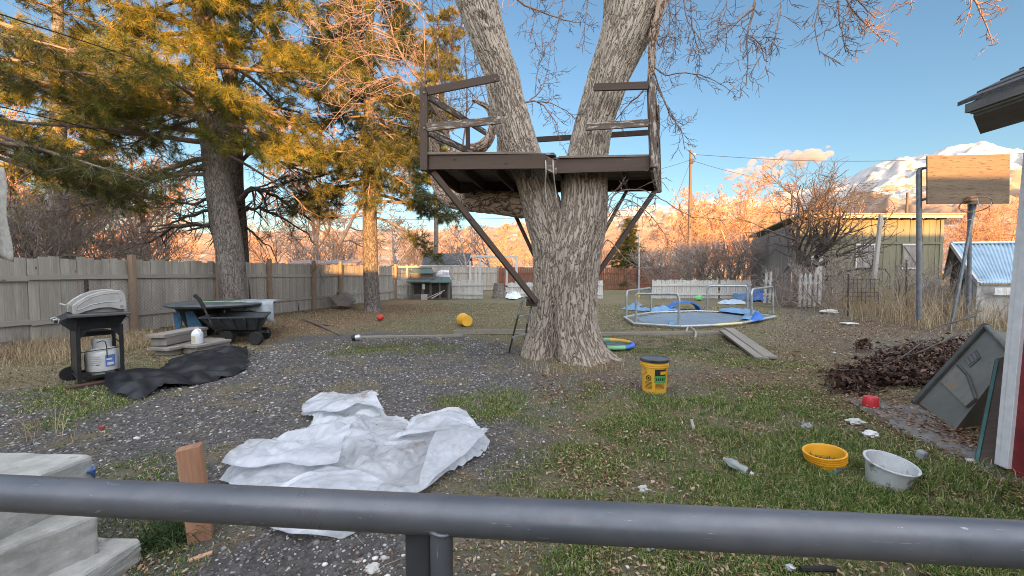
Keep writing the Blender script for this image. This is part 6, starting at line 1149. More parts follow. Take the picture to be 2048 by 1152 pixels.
for px, Y, r_ in ((452, 7.3, .125), (510, 7.22, .125), (527, 7.85, .125), (448, 7.9, .12)):
    c2 = P(px, 600, Y); c2.z = r_; wh = MB().lathe(c2, [(.07, -.035), (r_*.88, -.04), (r_, -.02), (r_, .02), (r_*.88, .04), (.07, .035)], 24, Matrix.Rotation(PI/2, 3, 'X')).build('wheel', MTYRE, t, smooth=True); MB().lathe(c2, [(0, -.03), (.06, -.03), (.07, -.02), (.07, .02), (0, .03)], 16, Matrix.Rotation(PI/2, 3, 'X')).build('hub', MSTEEL, wh, smooth=True)
MB().beam((x0+.25, 7.55, .2), (x1-.2, 7.55, .2), .05, .05).build('chassis', MSTEEL, t)
MB().tube([Vector((x0+.18, 7.5, .22)), P(424, 650, 7.1), P(405, 610, 6.95)], .016, 8).build('handle', MSTEEL, t, smooth=True); MB().tube([P(389, 590, 6.9), P(398, 598, 6.92), P(409, 617, 6.95)], .03, 8).build('grip', MTYRE, t, smooth=True)
# ---- timber steps, jug, logs
MTIMB = wood('grey_timber', (.17, .155, .135), (.31, .285, .255), bs=.6)
def tstack(lb, items, base): 
    t = thing('timber_step', lb, 'step', base)
    for a, b_, w_, h_, z in items: MB().beam(a+Vector((0, 0, z)), b_+Vector((0, 0, z)), w_, h_, (1, -.3, 0)).build('plank', MTIMB, t, bevel=.006)
a = G(306, 708); a.z = 0; dr_ = Vector((.12, .99, 0)); a = Vector((-5.62, 6.25, 0)); e_ = a+Vector((-.02, .95, 0))
tstack('two-tier grey timber step lying in the dry grass beside the grill', [(a+Vector((-.0, 0, 0)), e_+Vector((.0, 0, 0)), .30, .05, .315), (a+Vector((.02, .05, 0)), e_, .24, .13, .225), (a+Vector((.10, -.05, 0)), e_+Vector((.28, 0, 0)), .38, .045, .12), (a+Vector((.10, .03, 0)), e_+Vector((.25, 0, 0)), .30, .09, .05)], a)
a = Vector((-5.18, 6.35, 0)); e_ = a+Vector((.12, .62, 0)); tstack('low grey timber step under the white jug', [(a, e_, .34, .045, .135), (a+Vector((0, .04, 0)), e_, .28, .10, .06)], a)
MJUG = mat('milky_plastic', (.68, .72, .76), (.78, .82, .86), scale=4, rough=.35, bs=.05); c_ = Vector((-5.16, 6.52, .158)); t = thing('plastic_jug', 'white plastic jug with a handle standing on the low timber step', 'jug', c_)
MB().lathe(c_, [(.072, 0), (.08, .012), (.08, .15), (.075, .18), (.05, .215), (.028, .235), (.028, .255)], 20).build('jug', MJUG, t, smooth=True); MB().lathe(c_+Vector((0, 0, .25)), [(.03, 0), (.03, .022), (0, .024)], 14).build('cap', mat('cap_pink', (.6, .3, .28), (.68, .4, .38), bs=0), t); MB().tube(smooth_pts([c_+Vector((.03, -.02, .235)), c_+Vector((.075, -.03, .225)), c_+Vector((.085, -.03, .17)), c_+Vector((.075, -.02, .13))], 4), .012, 8).build('handle', MJUG, t, smooth=True)
curved_patch(c_, .08, .08, .03, .13, math.atan2(-c_.y, -c_.x)-1.25, math.atan2(-c_.y, -c_.x)-.35, 'label', mat('cream_label', (.45, .42, .25), (.52, .5, .33), bs=0), t)
a, b_ = G(95, 672), G(128, 668); tag(MB().tube([Vector((a.x, a.y, .10)), Vector((b_.x+.9, b_.y+.3, .11))], [.10, .09], 14).build('log', MPBARK, smooth=True), 'cut log lying behind the grill at the foot of the fence', 'log')
tag(MB().blob(G(8, 700)+Vector((0, 0, .05)), .16, (1.4, .8, .6), 2, .3, 3).build('rubble', mat('rubble', (.04, .038, .035), (.09, .085, .08), bs=.4)), 'dark lump of debris at the fence foot in the left corner', 'rubble')
m_ = MB(); m_.blob(G(318, 655)+Vector((0, 0, .1)), .2, (1.5, .6, .5), 2, .4, 5); m_.blob(G(335, 650)+Vector((0, 0, .12)), .15, (1.2, .6, .8), 2, .5, 6); tag(m_.build('junk_heap', MPLBLK), 'small heap of black junk behind the two-tier timber step', 'junk')
# sled / old bin leaning at the fence, cable bits
MSLED = mat('weathered_brown', (.12, .10, .085), (.22, .18, .15), scale=5, bs=.3); a = P(680, 600, 15.0)
t = thing('wooden_bin', 'overturned weathered brown box leaning at the far end of the long fence', 'box', (a.x, 14.6, 0)); q_ = [P(660, 594, 14.6), P(686, 586, 15.2), P(706, 603, 14.4), P(696, 612, 13.9), P(675, 612, 14.0)]; MB().prism(q_, (0, .35, .02)).build('body', MSLED, t, bevel=.01); MB().beam(P(676, 585, 15.3), P(706, 606, 14.3), .05, .04).build('lip', MSLED, t)
tag(MB().prism([P(676, 574, 16.4), P(712, 574, 16.4), P(712, 606, 16.2), P(676, 606, 16.2)], (0, .04, 0)).build('plywood_sheet', wood('pale_ply', (.3, .28, .24), (.42, .4, .36)), bevel=.003), 'pale plywood sheet standing against the fence behind the brown box', 'board')
for k, (a_, b2, lb) in enumerate((((605, 640), (682, 672), 'dark rotting pole lying in the dry leaves near the fence'), ((632, 650), (662, 653), 'short dark scrap of wood beside the rotting pole'))): a = G(*a_); b_ = G(*b2); tag(MB().tube([a+Vector((0, 0, .03)), a.lerp(b_, .5)+Vector((0, .03, .04)), b_+Vector((0, 0, .02))], [.03, .035, .02], 8).build('rotting_pole', MSLED, smooth=True), lb, 'pole')
# ---- ball, yellow bucket on its side, can
MBALL = mat('red_rubber', (.50, .045, .03), (.60, .07, .05), scale=6, rough=.5, bs=.1); b_ = G(761, 641); tag(MB().blob(b_+Vector((0, 0, .085)), .095, (1, 1, .92), 3, .06, 2).build('red_ball', MBALL, smooth=True), 'deflated red ball on the dry back lawn', 'ball')
MYEL = mat('yellow_plastic', (.72, .38, .03), (.80, .46, .06), scale=7, rough=.45, bs=.05, dirt=(.45, .28, .08), dirt_at=.68); MYEL2 = mat('orange_yellow', (.78, .36, .02), (.84, .44, .04), scale=5, rough=.4, bs=.05)
MBLKL = mat('black_print', (.02, .02, .02), (.03, .03, .03), bs=0); MGRNL = mat('green_print', (.05, .32, .08), (.08, .38, .12), bs=0)
def bucket(name, label, c, r0, r1, h, mt, rot=None, wall=.006, ribs=(.80, .88), cat='bucket', handle=True, inside=None):
    t = thing(name, label, cat, c); pr = [(0, 0), (r0, 0), (r0+(r1-r0)*.7, h*.74)]
    for q_ in ribs: rr_ = r0+(r1-r0)*q_; pr += [(rr_, h*(q_-.025)), (rr_+.008, h*(q_-.02)), (rr_+.008, h*(q_+.015)), (rr_, h*(q_+.02))]
    pr += [(r1, h*.96), (r1+.007, h*.965), (r1+.007, h), (r1-wall, h), (r1-wall-.006, h*.9), (r0-wall, .01), (0, .01)]
    o = MB().lathe(c, pr, 36, rot, cap=False).build('body', mt, t, smooth=True, angle=50); return t
b_ = G(1308, 781); t = bucket('yellow_bucket', 'upright yellow bucket with a black lid and green label standing in the grass', b_, .128, .148, .365, MYEL, ribs=(.80, .86))
MB().lathe(b_+Vector((0, 0, .352)), [(.150, -.012), (.156, -.012), (.158, .014), (.150, .022), (.142, .014), (.0, .012)], 36, cap=False).build('lid', mat('black_lid', (.025, .028, .032), (.10, .105, .11), scale=4, rough=.35, bs=.05), t, smooth=True)
fa = math.atan2(-b_.y, -b_.x); curved_patch(b_, .136, .143, .17, .27, fa+.05, fa+.95, 'label_black', MBLKL, t, th_=.004); curved_patch(b_, .135, .140, .125, .20, fa+.02, fa+.98, 'label_green', MGRNL, t, th_=.0055)
curved_patch(b_, .139, .141, .215, .25, fa+.45, fa+.95, 'label_yellow', MYEL2, t, th_=.007)
for k in range(5): curved_patch(b_, .137, .138, .150, .176, fa+.12+.15*k, fa+.22+.15*k, 'label_letter', MBLKL, t, 3, .0075)
for k in range(5): curved_patch(b_, .132, .133, .055+.013*k, .060+.013*k, fa+.1, fa+.85, 'label_text', MBLKL, t, th_=.0035)
tag(t.children[0], None)
cc = math.cos(fa-.42); sn_ = math.sin(fa-.42); ic = b_+Vector((cc*.1395, sn_*.1395, .17)); mm = Matrix((Vector((-sn_, cc, 0)), Vector((0, 0, 1)), Vector((cc, sn_, .06)))).transposed()
MB().lathe(ic, [(.024, 0), (.024, .004), (.030, .004), (.030, 0)], 20, mm, cap=False).build('warning_ring', MBLKL, t); MB().beam(ic+mm@Vector((-.018, .018, .004)), ic+mm@Vector((.018, -.018, .004)), .006, .003).build('warning_bar', MBLKL, t); MB().lathe(ic, [(.012, .003), (.008, .004), (0, .004)], 8, mm).build('warning_mark', MBLKL, t)
for k in range(6): curved_patch(b_, .133, .134, .05+.014*k, .056+.014*k, fa-.72, fa-.15, 'label_text', MBLKL if 'Lt' in D.materials else MBLKL, t, 5, .0035)
MB().tube([b_+Vector((.152*math.cos(fa-.9+.0), .152*math.sin(fa-.9), .30)), b_+Vector((.165*math.cos(fa-.5), .165*math.sin(fa-.5), .235)), b_+Vector((.155*math.cos(fa-.95), .155*math.sin(fa-.95), .19))], .003, 6).build('wire_handle', MSTEEL, t, smooth=True)
b_ = G(937, 656); rt = Matrix.Rotation(R(-28), 3, 'Z') @ Matrix.Rotation(R(90), 3, 'X'); t = bucket('tipped_bucket', 'yellow bucket lying on its side on the back lawn', b_+Vector((-.05, .18, .15)), .135, .148, .37, MYEL, Matrix.Rotation(R(25), 3, 'Z') @ Matrix.Rotation(R(-90), 3, 'X'), ribs=(.8, .88))
b_ = G(714, 682); t = thing('spray_can', 'small silver and black can lying on its side before the timber edging', 'can', b_); c_ = b_+Vector((-.09, 0, .055)); mm = Matrix.Rotation(R(80), 3, 'Y'); MB().lathe(c_, [(0, 0), (.05, 0), (.055, .02), (.055, .07)], 18, mm).build('cap', MBLK, t, smooth=True); MB().lathe(c_+Vector((.068, 0, .01)), [(.052, 0), (.052, .06), (.04, .09), (0, .09)], 18, mm).build('can', mat('can_silver', (.5, .52, .55), (.62, .64, .68), rough=.35, metal=.4, bs=0), t, smooth=True)
# ---- timber edging and ramp
MBORD = wood('bleached_timber', (.17, .15, .125), (.31, .285, .24), bs=.6)
for a_, b2, w_, h_, lb in (((722, 676), (925, 673), .10, .045, 'pale weathered timber edging left of the trunk, nearer piece'), ((908, 668), (1060, 667), .10, .09, 'weathered timber edging running behind the ladder to the trunk'), ((1180, 671), (1440, 668), .12, .07, 'long timber edging running right from the trunk')):
    a, b_ = G(*a_), G(*b2); tag(MB().beam(a+Vector((0, 0, h_/2-.005)), b_+Vector((0, 0, h_/2-.005)), w_, h_).build('timber_edging', MBORD, bevel=.006), lb, 'timber', 'timber edging in the lawn')
for k, (q_, z0, z1, lb) in enumerate((((1450, 669, 1541, 719), .12, .03, 'weathered plank ramp slanting into the lawn, right-hand board'), ((1440, 671, 1523, 719), .10, .02, 'weathered plank ramp slanting into the lawn, left-hand board'))):
    a, b_ = G(q_[0]+8, q_[1]), G(q_[2], q_[3]); tag(MB().beam(a+Vector((0, 0, z0)), b_+Vector((0, 0, z1)), .19, .04, (1, .3, 0)).build('ramp_plank', MBORD, bevel=.006), lb, 'plank', 'planks of the little ramp')
tag(MB().tube(smooth_pts([G(1372, 670)+Vector((0, 0, .06)), G(1377, 664)+Vector((0, 0, .12)), G(1386, 668)+Vector((0, -.1, .07)), G(1390, 677)+Vector((0, 0, .01))], 4), .022, 8).build('hose_end', MBAREW, smooth=True), 'short grey curved hose end over the long timber edging', 'hose')
a, b_ = G(1411, 699), G(1444, 712); tag(MB().tube([a+Vector((0, 0, .03)), b_+Vector((0, 0, .02))], [.012, .008], 6).build('stick', MBORD), 'pale broken stick lying in the grass before the edging', 'stick')
# ---- rainbow disc swing
c_ = G(1219, 693); t = thing('disc_swing', 'round net swing with a green, yellow and blue padded rim lying in the grass', 'swing', c_); cols = (('rim_green', (.20, .42, .22)), ('rim_yellow', (.75, .45, .08)), ('rim_blue', (.07, .17, .50)), ('rim_green2', (.22, .48, .25)))
segs = ((-2.7, -1.15, 3), (-1.15, .1, 2), (.1, 1.3, 1), (1.3, 3.6, 0))
for a0, a1, ci in segs: mt_ = mat(*([cols[ci][0]]+[cols[ci][1]]+[tuple(x_*1.15 for x_ in cols[ci][1])]), bs=.05, rough=.6); MB().tube([c_+Vector((.40*math.cos(a), .40*math.sin(a), .05)) for a in np.linspace(a0, a1, 12)], .038, 10).build('rim_pad', mt_, t, smooth=True)
MB().lathe(c_+Vector((0, 0, .03)), [(0, .0), (.38, .005)], 30, cap=False).build('net', mat('net_dark', (.05, .09, .10), (.12, .17, .18), scale=9, bs=.2), t)
# ---- trampoline
MGALV = mat('galvanised_tube', (.26, .29, .28), (.42, .45, .44), scale=10, rough=.4, metal=.5, bs=.05); MPALE = mat('pale_tube', (.36, .38, .39), (.50, .52, .53), rough=.4, metal=.3, bs=0)
oc = [G(a, b_, .07) for a, b_ in ((1249, 634), (1268, 647), (1360, 653), (1432, 650), (1483, 646), (1551, 633), (1487, 625), (1390, 622), (1303, 625))]; cx = sum(oc, Vector())/9
t = thing('trampoline', 'low octagonal trampoline sunk in the back lawn with a grey mat and pale frame', 'trampoline', (cx.x, cx.y, 0))
for k in range(9): MB().tube([oc[k], oc[(k+1) % 9]], .030, 10).build('frame_tube', MPALE if k != 3 else mat('pale_yellow', (.6, .52, .25), (.68, .6, .32), bs=0), t, smooth=True)
mc = [cx.lerp(q_, .84) for q_ in oc]; m_ = MB(); mm_ = [tuple(q_+Vector((0, 0, -.01))) for q_ in mc]; m_.add([tuple(cx-Vector((0, 0, .04)))]+mm_, [(0, 1+k, 1+(k+1) % 9) for k in range(9)]); m_.build('jump_mat', mat('mat_blue_grey', (.13, .18, .23), (.19, .245, .30), scale=3, rough=.5, bs=.1), t)
sp_ = MB()
for k in range(9):
    for j_ in range(9): f = (j_+.5)/9; sp_.tube([oc[k].lerp(oc[(k+1) % 9], f), mc[k].lerp(mc[(k+1) % 9], f)], .008, 4)
o = sp_.build('springs', MGALV, t); o['kind'] = 'stuff'
GR = []
def hoop(a, b_, z, lb):
    p0, p1 = G(*a), G(*b_); q0 = P(a[0], z[0], p0.y); q1 = P(b_[0], z[1], p1.y); d_ = (q1-q0)*.09; o = MB().tube(smooth_pts([p0, p0.lerp(q0, .6), q0-Vector((0, 0, .14)), q0+d_*.35-Vector((0, 0, .03)), q0+d_, q0.lerp(q1, .5), q1-d_, q1-d_*.35-Vector((0, 0, .03)), q1-Vector((0, 0, .14)), p1.lerp(q1, .6), p1], 4), .032, 12).build('leg_hoop', MGALV, smooth=True); tag(o, lb, 'steel hoop', 'steel hoops standing around the trampoline')
hoop((1253, 633), (1302, 625), (582, 576), 'U-shaped steel hoop at the left back of the trampoline'); hoop((1272, 646), (1358, 652), (588, 588), 'U-shaped steel hoop nearest the camera at the left of the trampoline'); hoop((1415, 622), (1495, 624), (572, 572), 'wide U-shaped steel hoop behind the trampoline'); hoop((1503, 642), (1546, 629), (579, 573), 'U-shaped steel hoop at the right end of the trampoline')
MPAD = mat('pad_blue', (.11, .22, .38), (.20, .34, .52), scale=5, rough=.5, bs=.15); MPADD = mat('tarp_blue', (.03, .12, .42), (.06, .20, .55), scale=6, rough=.5, bs=.3)
sheet('blue_pad', 'light blue trampoline pad strip lying across the right of the mat', 'pad', g2((1437, 626), (1462, 625), (1518, 631), (1517, 638), (1500, 648), (1481, 646), (1490, 636), (1440, 630)), [], MPAD, res=.09, base=.03, crump=.03, seed=3, zoff=.09)
sheet('blue_pad', 'dark blue crumpled pad at the right corner of the trampoline', 'pad', g2((1500, 641), (1517, 638), (1530, 643), (1515, 648), (1497, 648)), [], MPADD, res=.07, base=.08, crump=.05, seed=5, zoff=.05)
sheet('blue_tarp', 'flattened blue pad trailing off behind the left of the trampoline', 'tarp', g2((1242, 619), (1262, 611), (1286, 611), (1275, 617), (1300, 620), (1352, 617), (1360, 622), (1300, 624), (1270, 622)), [], MPAD, res=.10, base=.04, crump=.05, seed=6)
sheet('blue_tarp', 'pale blue and white tarp scrap on the lawn before the white pickets', 'tarp', g2((1434, 607), (1460, 603), (1490, 604), (1492, 608), (1455, 610)), [], mat('pale_blue_tarp', (.3, .42, .55), (.5, .58, .66), bs=.2), res=.12, base=.05, crump=.05, seed=7)
sheet('blue_tarp', 'bright blue crumpled tarp heap at the foot of the shrubs right of the pickets', 'tarp', g2((1500, 598), (1510, 593), (1530, 593), (1537, 601), (1520, 604), (1503, 603)), [(g2((1508, 598))[0], g2((1530, 598))[0], .22, .5)], MPADD, res=.12, base=.12, crump=.12, seed=8)
tag(MB().box(G(1484, 600)+Vector((0, 0, .17)), (.75, .35, .34), rz=.2).build('blue_box', MPAD, bevel=.03), 'light blue box before the right end of the white pickets', 'box')
V = []; c_ = G(1372, 621)
m_ = MB(); m_.prism([c_+Vector((.55*math.cos(a), 0, .32*math.sin(a))) for a in np.linspace(0, PI, 14)]+[c_+Vector((.50*math.cos(a), 0, .27*math.sin(a))) for a in np.linspace(PI, 0, 14)], (.05, .5, 0)); tag(m_.build('arched_pad', MPADD), 'dark arched pad humped up behind the trampoline', 'pad')
tag(MB().blob(G(1342, 653)+Vector((0, 0, .05)), .075, (1, 1, .85), 2, .1, 1).build('blue_ball', mat('cyan_ball', (.05, .3, .48), (.08, .38, .56), bs=0), smooth=True), 'small blue ball just before the trampoline frame', 'ball')
tag(MB().blob(G(1397, 601)+Vector((0, 0, .12)), .17, (1.1, 1, .75), 2, .2, 2).build('green_ball', mat('green_toy', (.12, .42, .15), (.18, .5, .2), bs=0), smooth=True), 'green toy on the ground before the white pickets', 'toy')
b_ = G(1277, 613); tag(MB().blob(P(1275, 592, b_.y-.08), .11, (.8, .8, 1.1), 2, .15, 2).build('yellow_ball', MYEL, smooth=True), 'yellow ball hanging on the thin pale pole', 'ball')
sheet('white_bag', 'white and green plastic bag lying before the pickets left of the trunk', 'bag', g2((1010, 598), (1022, 589), (1038, 588), (1044, 596), (1028, 600)), [], mat('bag_white', (.55, .6, .58), (.72, .76, .76), bs=.2, dirt=(.2, .4, .3), dirt_at=.58, dscale=3), res=.1, base=.12, crump=.1, seed=9)
tag(MB().tube([G(997, 596)-Vector((0, 0, .05)), G(997, 596)+Vector((0, 0, .35)), G(998, 596)+Vector((0, 0, .75))], [.33, .28, .26], 18).build('stump', MPBARK, smooth=True), 'wide grey tree stump between the gate posts and the pickets', 'stump')
# ---- slab, truck canopy, plywood, brush pile
sl2 = sheet('path', None, None, g2((1690, 796), (1760, 800), (1835, 810), (1880, 842), (1930, 880), (2050, 950), (2090, 985), (2010, 968), (1900, 908), (1800, 862), (1745, 835), (1712, 812)), [], mat('slab_concrete', (.13, .12, .11), (.23, .215, .2), scale=5, bs=.4, dirt=(.10, .075, .055), dirt_at=.48, dscale=4), res=.06, base=.012, crump=.008, seed=20, edge_z=.004); sl2['kind'] = 'structure'
MSHELL = mat('fibreglass_grey', (.12, .118, .098), (.18, .175, .15), scale=3, rough=.6, bs=.15, dirt=(.15, .12, .09), dirt_at=.62, dscale=3); MSHELLD = mat('shell_dark', (.06, .06, .058), (.10, .10, .095), rough=.6, bs=.1)
c0, c1, c2_, c3 = G(1835, 808), G(1906, 866), P(2026, 708, 3.20), P(1976, 654, 3.85)
ex = Vector((.62, .30, -.12)); nrm = (c1-c0).cross(c3-c0).normalized(); nrm = nrm if nrm.dot(Vector((0, 0, H))-c0) > 0 else -nrm
def FP(px, py, k=.012):
    d_ = ray(px, py); o_ = Vector((0, 0, H)); t_ = (c0-o_).dot(nrm)/d_.dot(nrm); return o_+d_*t_+nrm*k
c2_ = FP(2026, 708, 0)
t = thing('camper_shell', 'grey fibreglass camper shell tipped on its side against the garage', 'camper shell', c0); ex = Vector((.62, .30, -.12)); o = MB().prism([c0, c1, c2_, c3], ex).build('shell', MSHELL, t, bevel=.02)
def SF(u, v_, k=.0): return (c0.lerp(c1, u)).lerp(c3.lerp(c2_, u), v_)+nrm*k
MB().beam(SF(-.02, -.02, .015), SF(-.02, 1.02, .015), .05, .05).build('rim', MSHELLD, t, bevel=.01); MB().beam(SF(0, 1.0, .01), SF(1.0, 1.0, .01), .04, .04).build('rim', MSHELL, t, bevel=.01)
q_ = [FP(1884, 765), FP(1936, 816), FP(1955, 800), FP(1938, 752), FP(1918, 731)]; MB().prism(q_, nrm*-.008).build('panel', mat('stained_panel', (.17, .165, .14), (.24, .23, .20), scale=6, bs=.2, dirt=(.26, .17, .08), dirt_at=.55, dscale=6), t)
for k in range(1, 4): MB().beam(q_[k], q_[(k+1) % 5], .016, .016).build('panel_trim', MSHELLD, t)
MB().prism([FP(1929, 719, .006), FP(1954, 700, .006), FP(1963, 716, .006), FP(1941, 735, .006)], nrm*-.004).build('plate', MSHELLD, t)
for k in range(3): MB().prism([FP(1932+7*k, 719-5*k, .009), FP(1936+7*k, 716-5*k, .009), FP(1943+7*k, 728-5*k, .009), FP(1939+7*k, 731-5*k, .009)], nrm*-.002).build('plate_letter', MSHELL, t)
MTEAL = mat('teal_edge', (.04, .12, .12), (.07, .18, .18), bs=0); p0, p1, p2, p3 = G(1955, 926), G(2012, 944), Vector((3.82, 2.80, .80)), Vector((3.70, 3.02, .66)); t = thing('plywood_board', 'dark brown plywood board with a teal edge leaning beside the garage corner', 'board', p0)
MB().prism([p0, p1, p2, p3], (-.004, .018, .004)).build('panel', wood('dark_ply', (.055, .04, .032), (.11, .085, .07), rough=.8), t); MB().beam(p0+Vector((-.006, 0, 0)), p3+Vector((-.006, 0, 0)), .016, .02).build('edge', MTEAL, t)
t = thing('brush_pile', 'heap of cut branches with dark withered leaves beside the camper shell', 'brush pile', G(1830, 760)); ta = TA(); random.seed(77); lv = []
for k in range(210):
    px = random.uniform(1690, 1950); py = random.uniform(700, 785); fx_ = (px-1690)/260; py = 785-(785-700)*random.random()**1.0*(.35+.65*fx_)-20*fx_; q_ = G(px, py); hh_ = .03+.15*random.random()*math.sin(PI*min(1, max(.05, (px-1680)/300)))
    a = random.gauss(.45, .5); d_ = Vector((math.cos(a), math.sin(a), random.uniform(-.15, .15))); L = random.uniform(.3, .9); s0 = q_+Vector((0, 0, hh_))-d_*L/2; s1 = q_+Vector((0, 0, hh_))+d_*L/2; s0.z = max(.02, s0.z); s1.z = max(.02, s1.z); md = s0.lerp(s1, .5)+Vector((0, 0, random.uniform(-.03, .06)))
    ta.add([tuple(s0), tuple(md), tuple(s1)], [.008, .006, .003], 5)
    for j_ in range(40): f = random.random(); lv.append(s0.lerp(s1, f)+Vector((random.gauss(0, .05), random.gauss(0, .05), random.gauss(0, .05))))
for pts in ([(1690, 770), (1790, 760), (1880, 700), (1960, 665)], [(1720, 715), (1800, 722), (1860, 700), (1950, 680)], [(1690, 735), (1810, 748), (1870, 742), (1920, 735)]): q_ = [G(a, b_)+Vector((0, 0, .12+.12*i_)) for i_, (a, b_) in enumerate(pts)]; ta.add([tuple(x_) for x_ in smooth_pts(q_, 4)], np.linspace(.005, .013, 13), 6)
ta.build('branches', mat('brush_bark', (.05, .036, .032), (.12, .095, .08), bs=0), t)
lv += [G(1727+random.gauss(0, 9), 702+random.gauss(0, 3))+Vector((0, 0, random.uniform(.02, .2))) for _ in range(160)]
L0 = np.array([tuple(x_) for x_ in lv]); n_ = len(L0); L0[:, 2] = np.maximum(L0[:, 2], .015); A_ = RNG.normal(0, 1, (n_, 3)); A_ /= np.linalg.norm(A_, axis=1)[:, None]; B_ = np.cross(A_, RNG.normal(0, 1, (n_, 3))); B_ /= np.linalg.norm(B_, axis=1)[:, None]; ss = RNG.uniform(.018, .045, n_)[:, None]
V = np.stack([L0-A_*ss, L0+B_*ss*.5+np.array([0, 0, .012]), L0+A_*ss, L0-B_*ss*.5+np.array([0, 0, .01])], 1).reshape(-1, 3); o = np.arange(n_)*4; npmesh('withered_leaves', V, np.stack([o, o+1, o+2, o+3], -1), rndmat('withered', [(0, (.03, .016, .012)), (.6, (.09, .048, .034)), (1, (.20, .125, .085))], rough=.7), t, attr={'rnd': np.repeat(RNG.random(n_), 4)})
# leaves heaped against the slab
xx_, yy_, _ = scatter(60000, 2.2, 6); lfm = np.maximum(inpoly(xx_, yy_, g2((1800, 838), (1900, 842), (1960, 890), (1930, 905), (1850, 868)), .1), np.maximum(inpoly(xx_, yy_, g2((1990, 955), (2080, 970), (2150, 1040), (2040, 1010)), .1), inpoly(xx_, yy_, g2((1690, 775), (1840, 790), (1850, 850), (1760, 840), (1700, 805)), .12)*.4)); k_ = RNG.random(len(xx_)) < lfm; xx_, yy_ = xx_[k_], yy_[k_]
o = leaves(xx_, yy_, .03+0*xx_, 'leaf_heap', rndmat('rusty_leaves', [(0, (.12, .055, .03)), (.5, (.27, .14, .08)), (1, (.46, .29, .18))], trans=.1), 'rust-brown fallen leaves drifted along the concrete beside the garage', 'leaves'); o.location.z += .02
# ---- small things in the grass
b_ = G(1741, 814); t = thing('red_tub', 'small red plastic tub upside down on the slab edge with a white rim', 'tub', b_); MB().lathe(b_+Vector((0, 0, .012)), [(.066, 0), (.064, .03), (.060, .085), (.054, .092), (0, .094)], 26).build('tub', mat('red_plastic', (.55, .03, .045), (.62, .05, .06), rough=.4, bs=0), t, smooth=True); MB().lathe(b_+Vector((.03, .01, .006)), [(.075, 0), (.08, 0), (.08, .01), (.075, .01)], 26, cap=False).build('rim', MPALE, t, smooth=True)
b_ = G(1653, 934); t = bucket('cut_bucket', 'short yellow-orange plastic tub with a torn blue label half sunk in the grass', b_+Vector((0, 0, -.015)), .104, .118, .125, MYEL2, ribs=(.62, .75, .88), rot=Matrix.Rotation(R(-8), 3, 'Y')); fa = math.atan2(-b_.y, -b_.x)
curved_patch(b_+Vector((0, 0, -.015)), .104, .108, .0, .062, fa-1.2, fa-.25, 'label', mat('label_grey', (.18, .2, .2), (.4, .4, .38), scale=14, bs=0), t, th_=.004); curved_patch(b_+Vector((0, 0, -.015)), .104, .108, .0, .062, fa+.1, fa+.5, 'label', mat('label_cyan', (.10, .34, .48), (.16, .42, .55), bs=0), t, th_=.004); curved_patch(b_+Vector((0, 0, -.015)), .104, .108, .0, .062, fa+.5, fa+1.2, 'label', mat('label_slate', (.10, .14, .17), (.2, .26, .28), scale=20, bs=0), t, th_=.004)
b_ = G(1778, 972); bucket('white_bucket', 'white paint-smeared plastic bucket tipped in the green grass', b_+Vector((-.005, .02, -.01)), .095, .128, .165, mat('smeared_white', (.50, .53, .54), (.66, .69, .70), scale=9, rough=.45, bs=.05, dirt=(.22, .23, .22), dirt_at=.54, dscale=9), Matrix.Rotation(R(3), 3, 'Y') @ Matrix.Rotation(R(9), 3, 'X'), ribs=())
MROCK = mat('pale_rock', (.42, .41, .38), (.6, .6, .57), scale=20, bs=.4); MROCKG = mat('grey_rock', (.2, .21, .22), (.34, .35, .36), scale=16, bs=.4)
for px, py, r_, sc, mt_, lb in ((1712, 847, .055, (1.3, .8, .45), MROCK, 'flat pale stone in the grass, left of the two near the slab'), (1740, 872, .055, (1.1, .8, .5), mat('white_lump', (.66, .66, .66), (.78, .78, .78), scale=20, bs=.4), 'white crumbly stone in the grass, nearer than the flat pale one'), (1613, 860, .04, (1, .8, .9), MROCKG, 'grey stone in the grass above the yellow tub'), (1946, 922, .045, (1.3, .7, .2), MROCK, 'flat white chip on the slab beside the leaning plywood board'), (1963, 936, .035, (1.3, .7, .2), MROCK, 'smaller flat white chip on the slab nearer the garage corner'), (745, 790, .035, (1.6, .7, .6), MROCK, 'pale oblong stone on the gravel above the plastic sheet'), (1287, 983, .028, (1, .8, .8), MROCK, 'round whitish stone in the leafy gravel just above the rail'), (230, 733, .09, (1.3, .8, .6), MROCK, 'pale lump of debris behind the right leg of the grill'), (745, 1142, .03, (1, .9, .6), MROCK, 'large pale pebble below the rail left of the railing post'), (258, 1096, .03, (1, .9, .6), MROCK, 'pale stone beside the bottom concrete step'), (1690, 786, .02, (1, 1, .6), MROCK, 'tiny pale stone near the end of the slab')):
    b_ = G(px, py); tag(MB().blob(b_+Vector((0, 0, r_*sc[2]*.6)), r_, sc, 3, .28, px % 17).build('stone', mt_, smooth=False), lb, 'stone')
tag(MB().box(G(1842, 922)+Vector((0, 0, .045)), (.055, .05, .06), rz=.3, rx=.2).build('grey_cap', MROCKG, bevel=.012), 'small grey plastic cap lying in the grass near the slab', 'cap')
tag(MB().box(G(1385, 857)+Vector((0, 0, .035)), (.022, .012, .085), rz=.2, rx=-.5).build('wood_chip', mat('pinkish_wood', (.4, .34, .33), (.5, .44, .42), bs=.1)), 'small pale wooden chip standing on edge in the leaves', 'wood chip')
tag(MB().box(G(1698, 649)+Vector((0, 0, .03)), (.34, .22, .03), rz=.1).build('white_tray', MWHITE, bevel=.01), 'flat white tray lying on the bare ground before the weeds', 'tray')
tag(MB().blob(G(1658, 628)+Vector((0, 0, .08)), .2, (1.5, .7, .4), 2, .2, 4).build('stone_slab', MROCK), 'pale flat rock under the bushes behind the bare ground', 'rock')
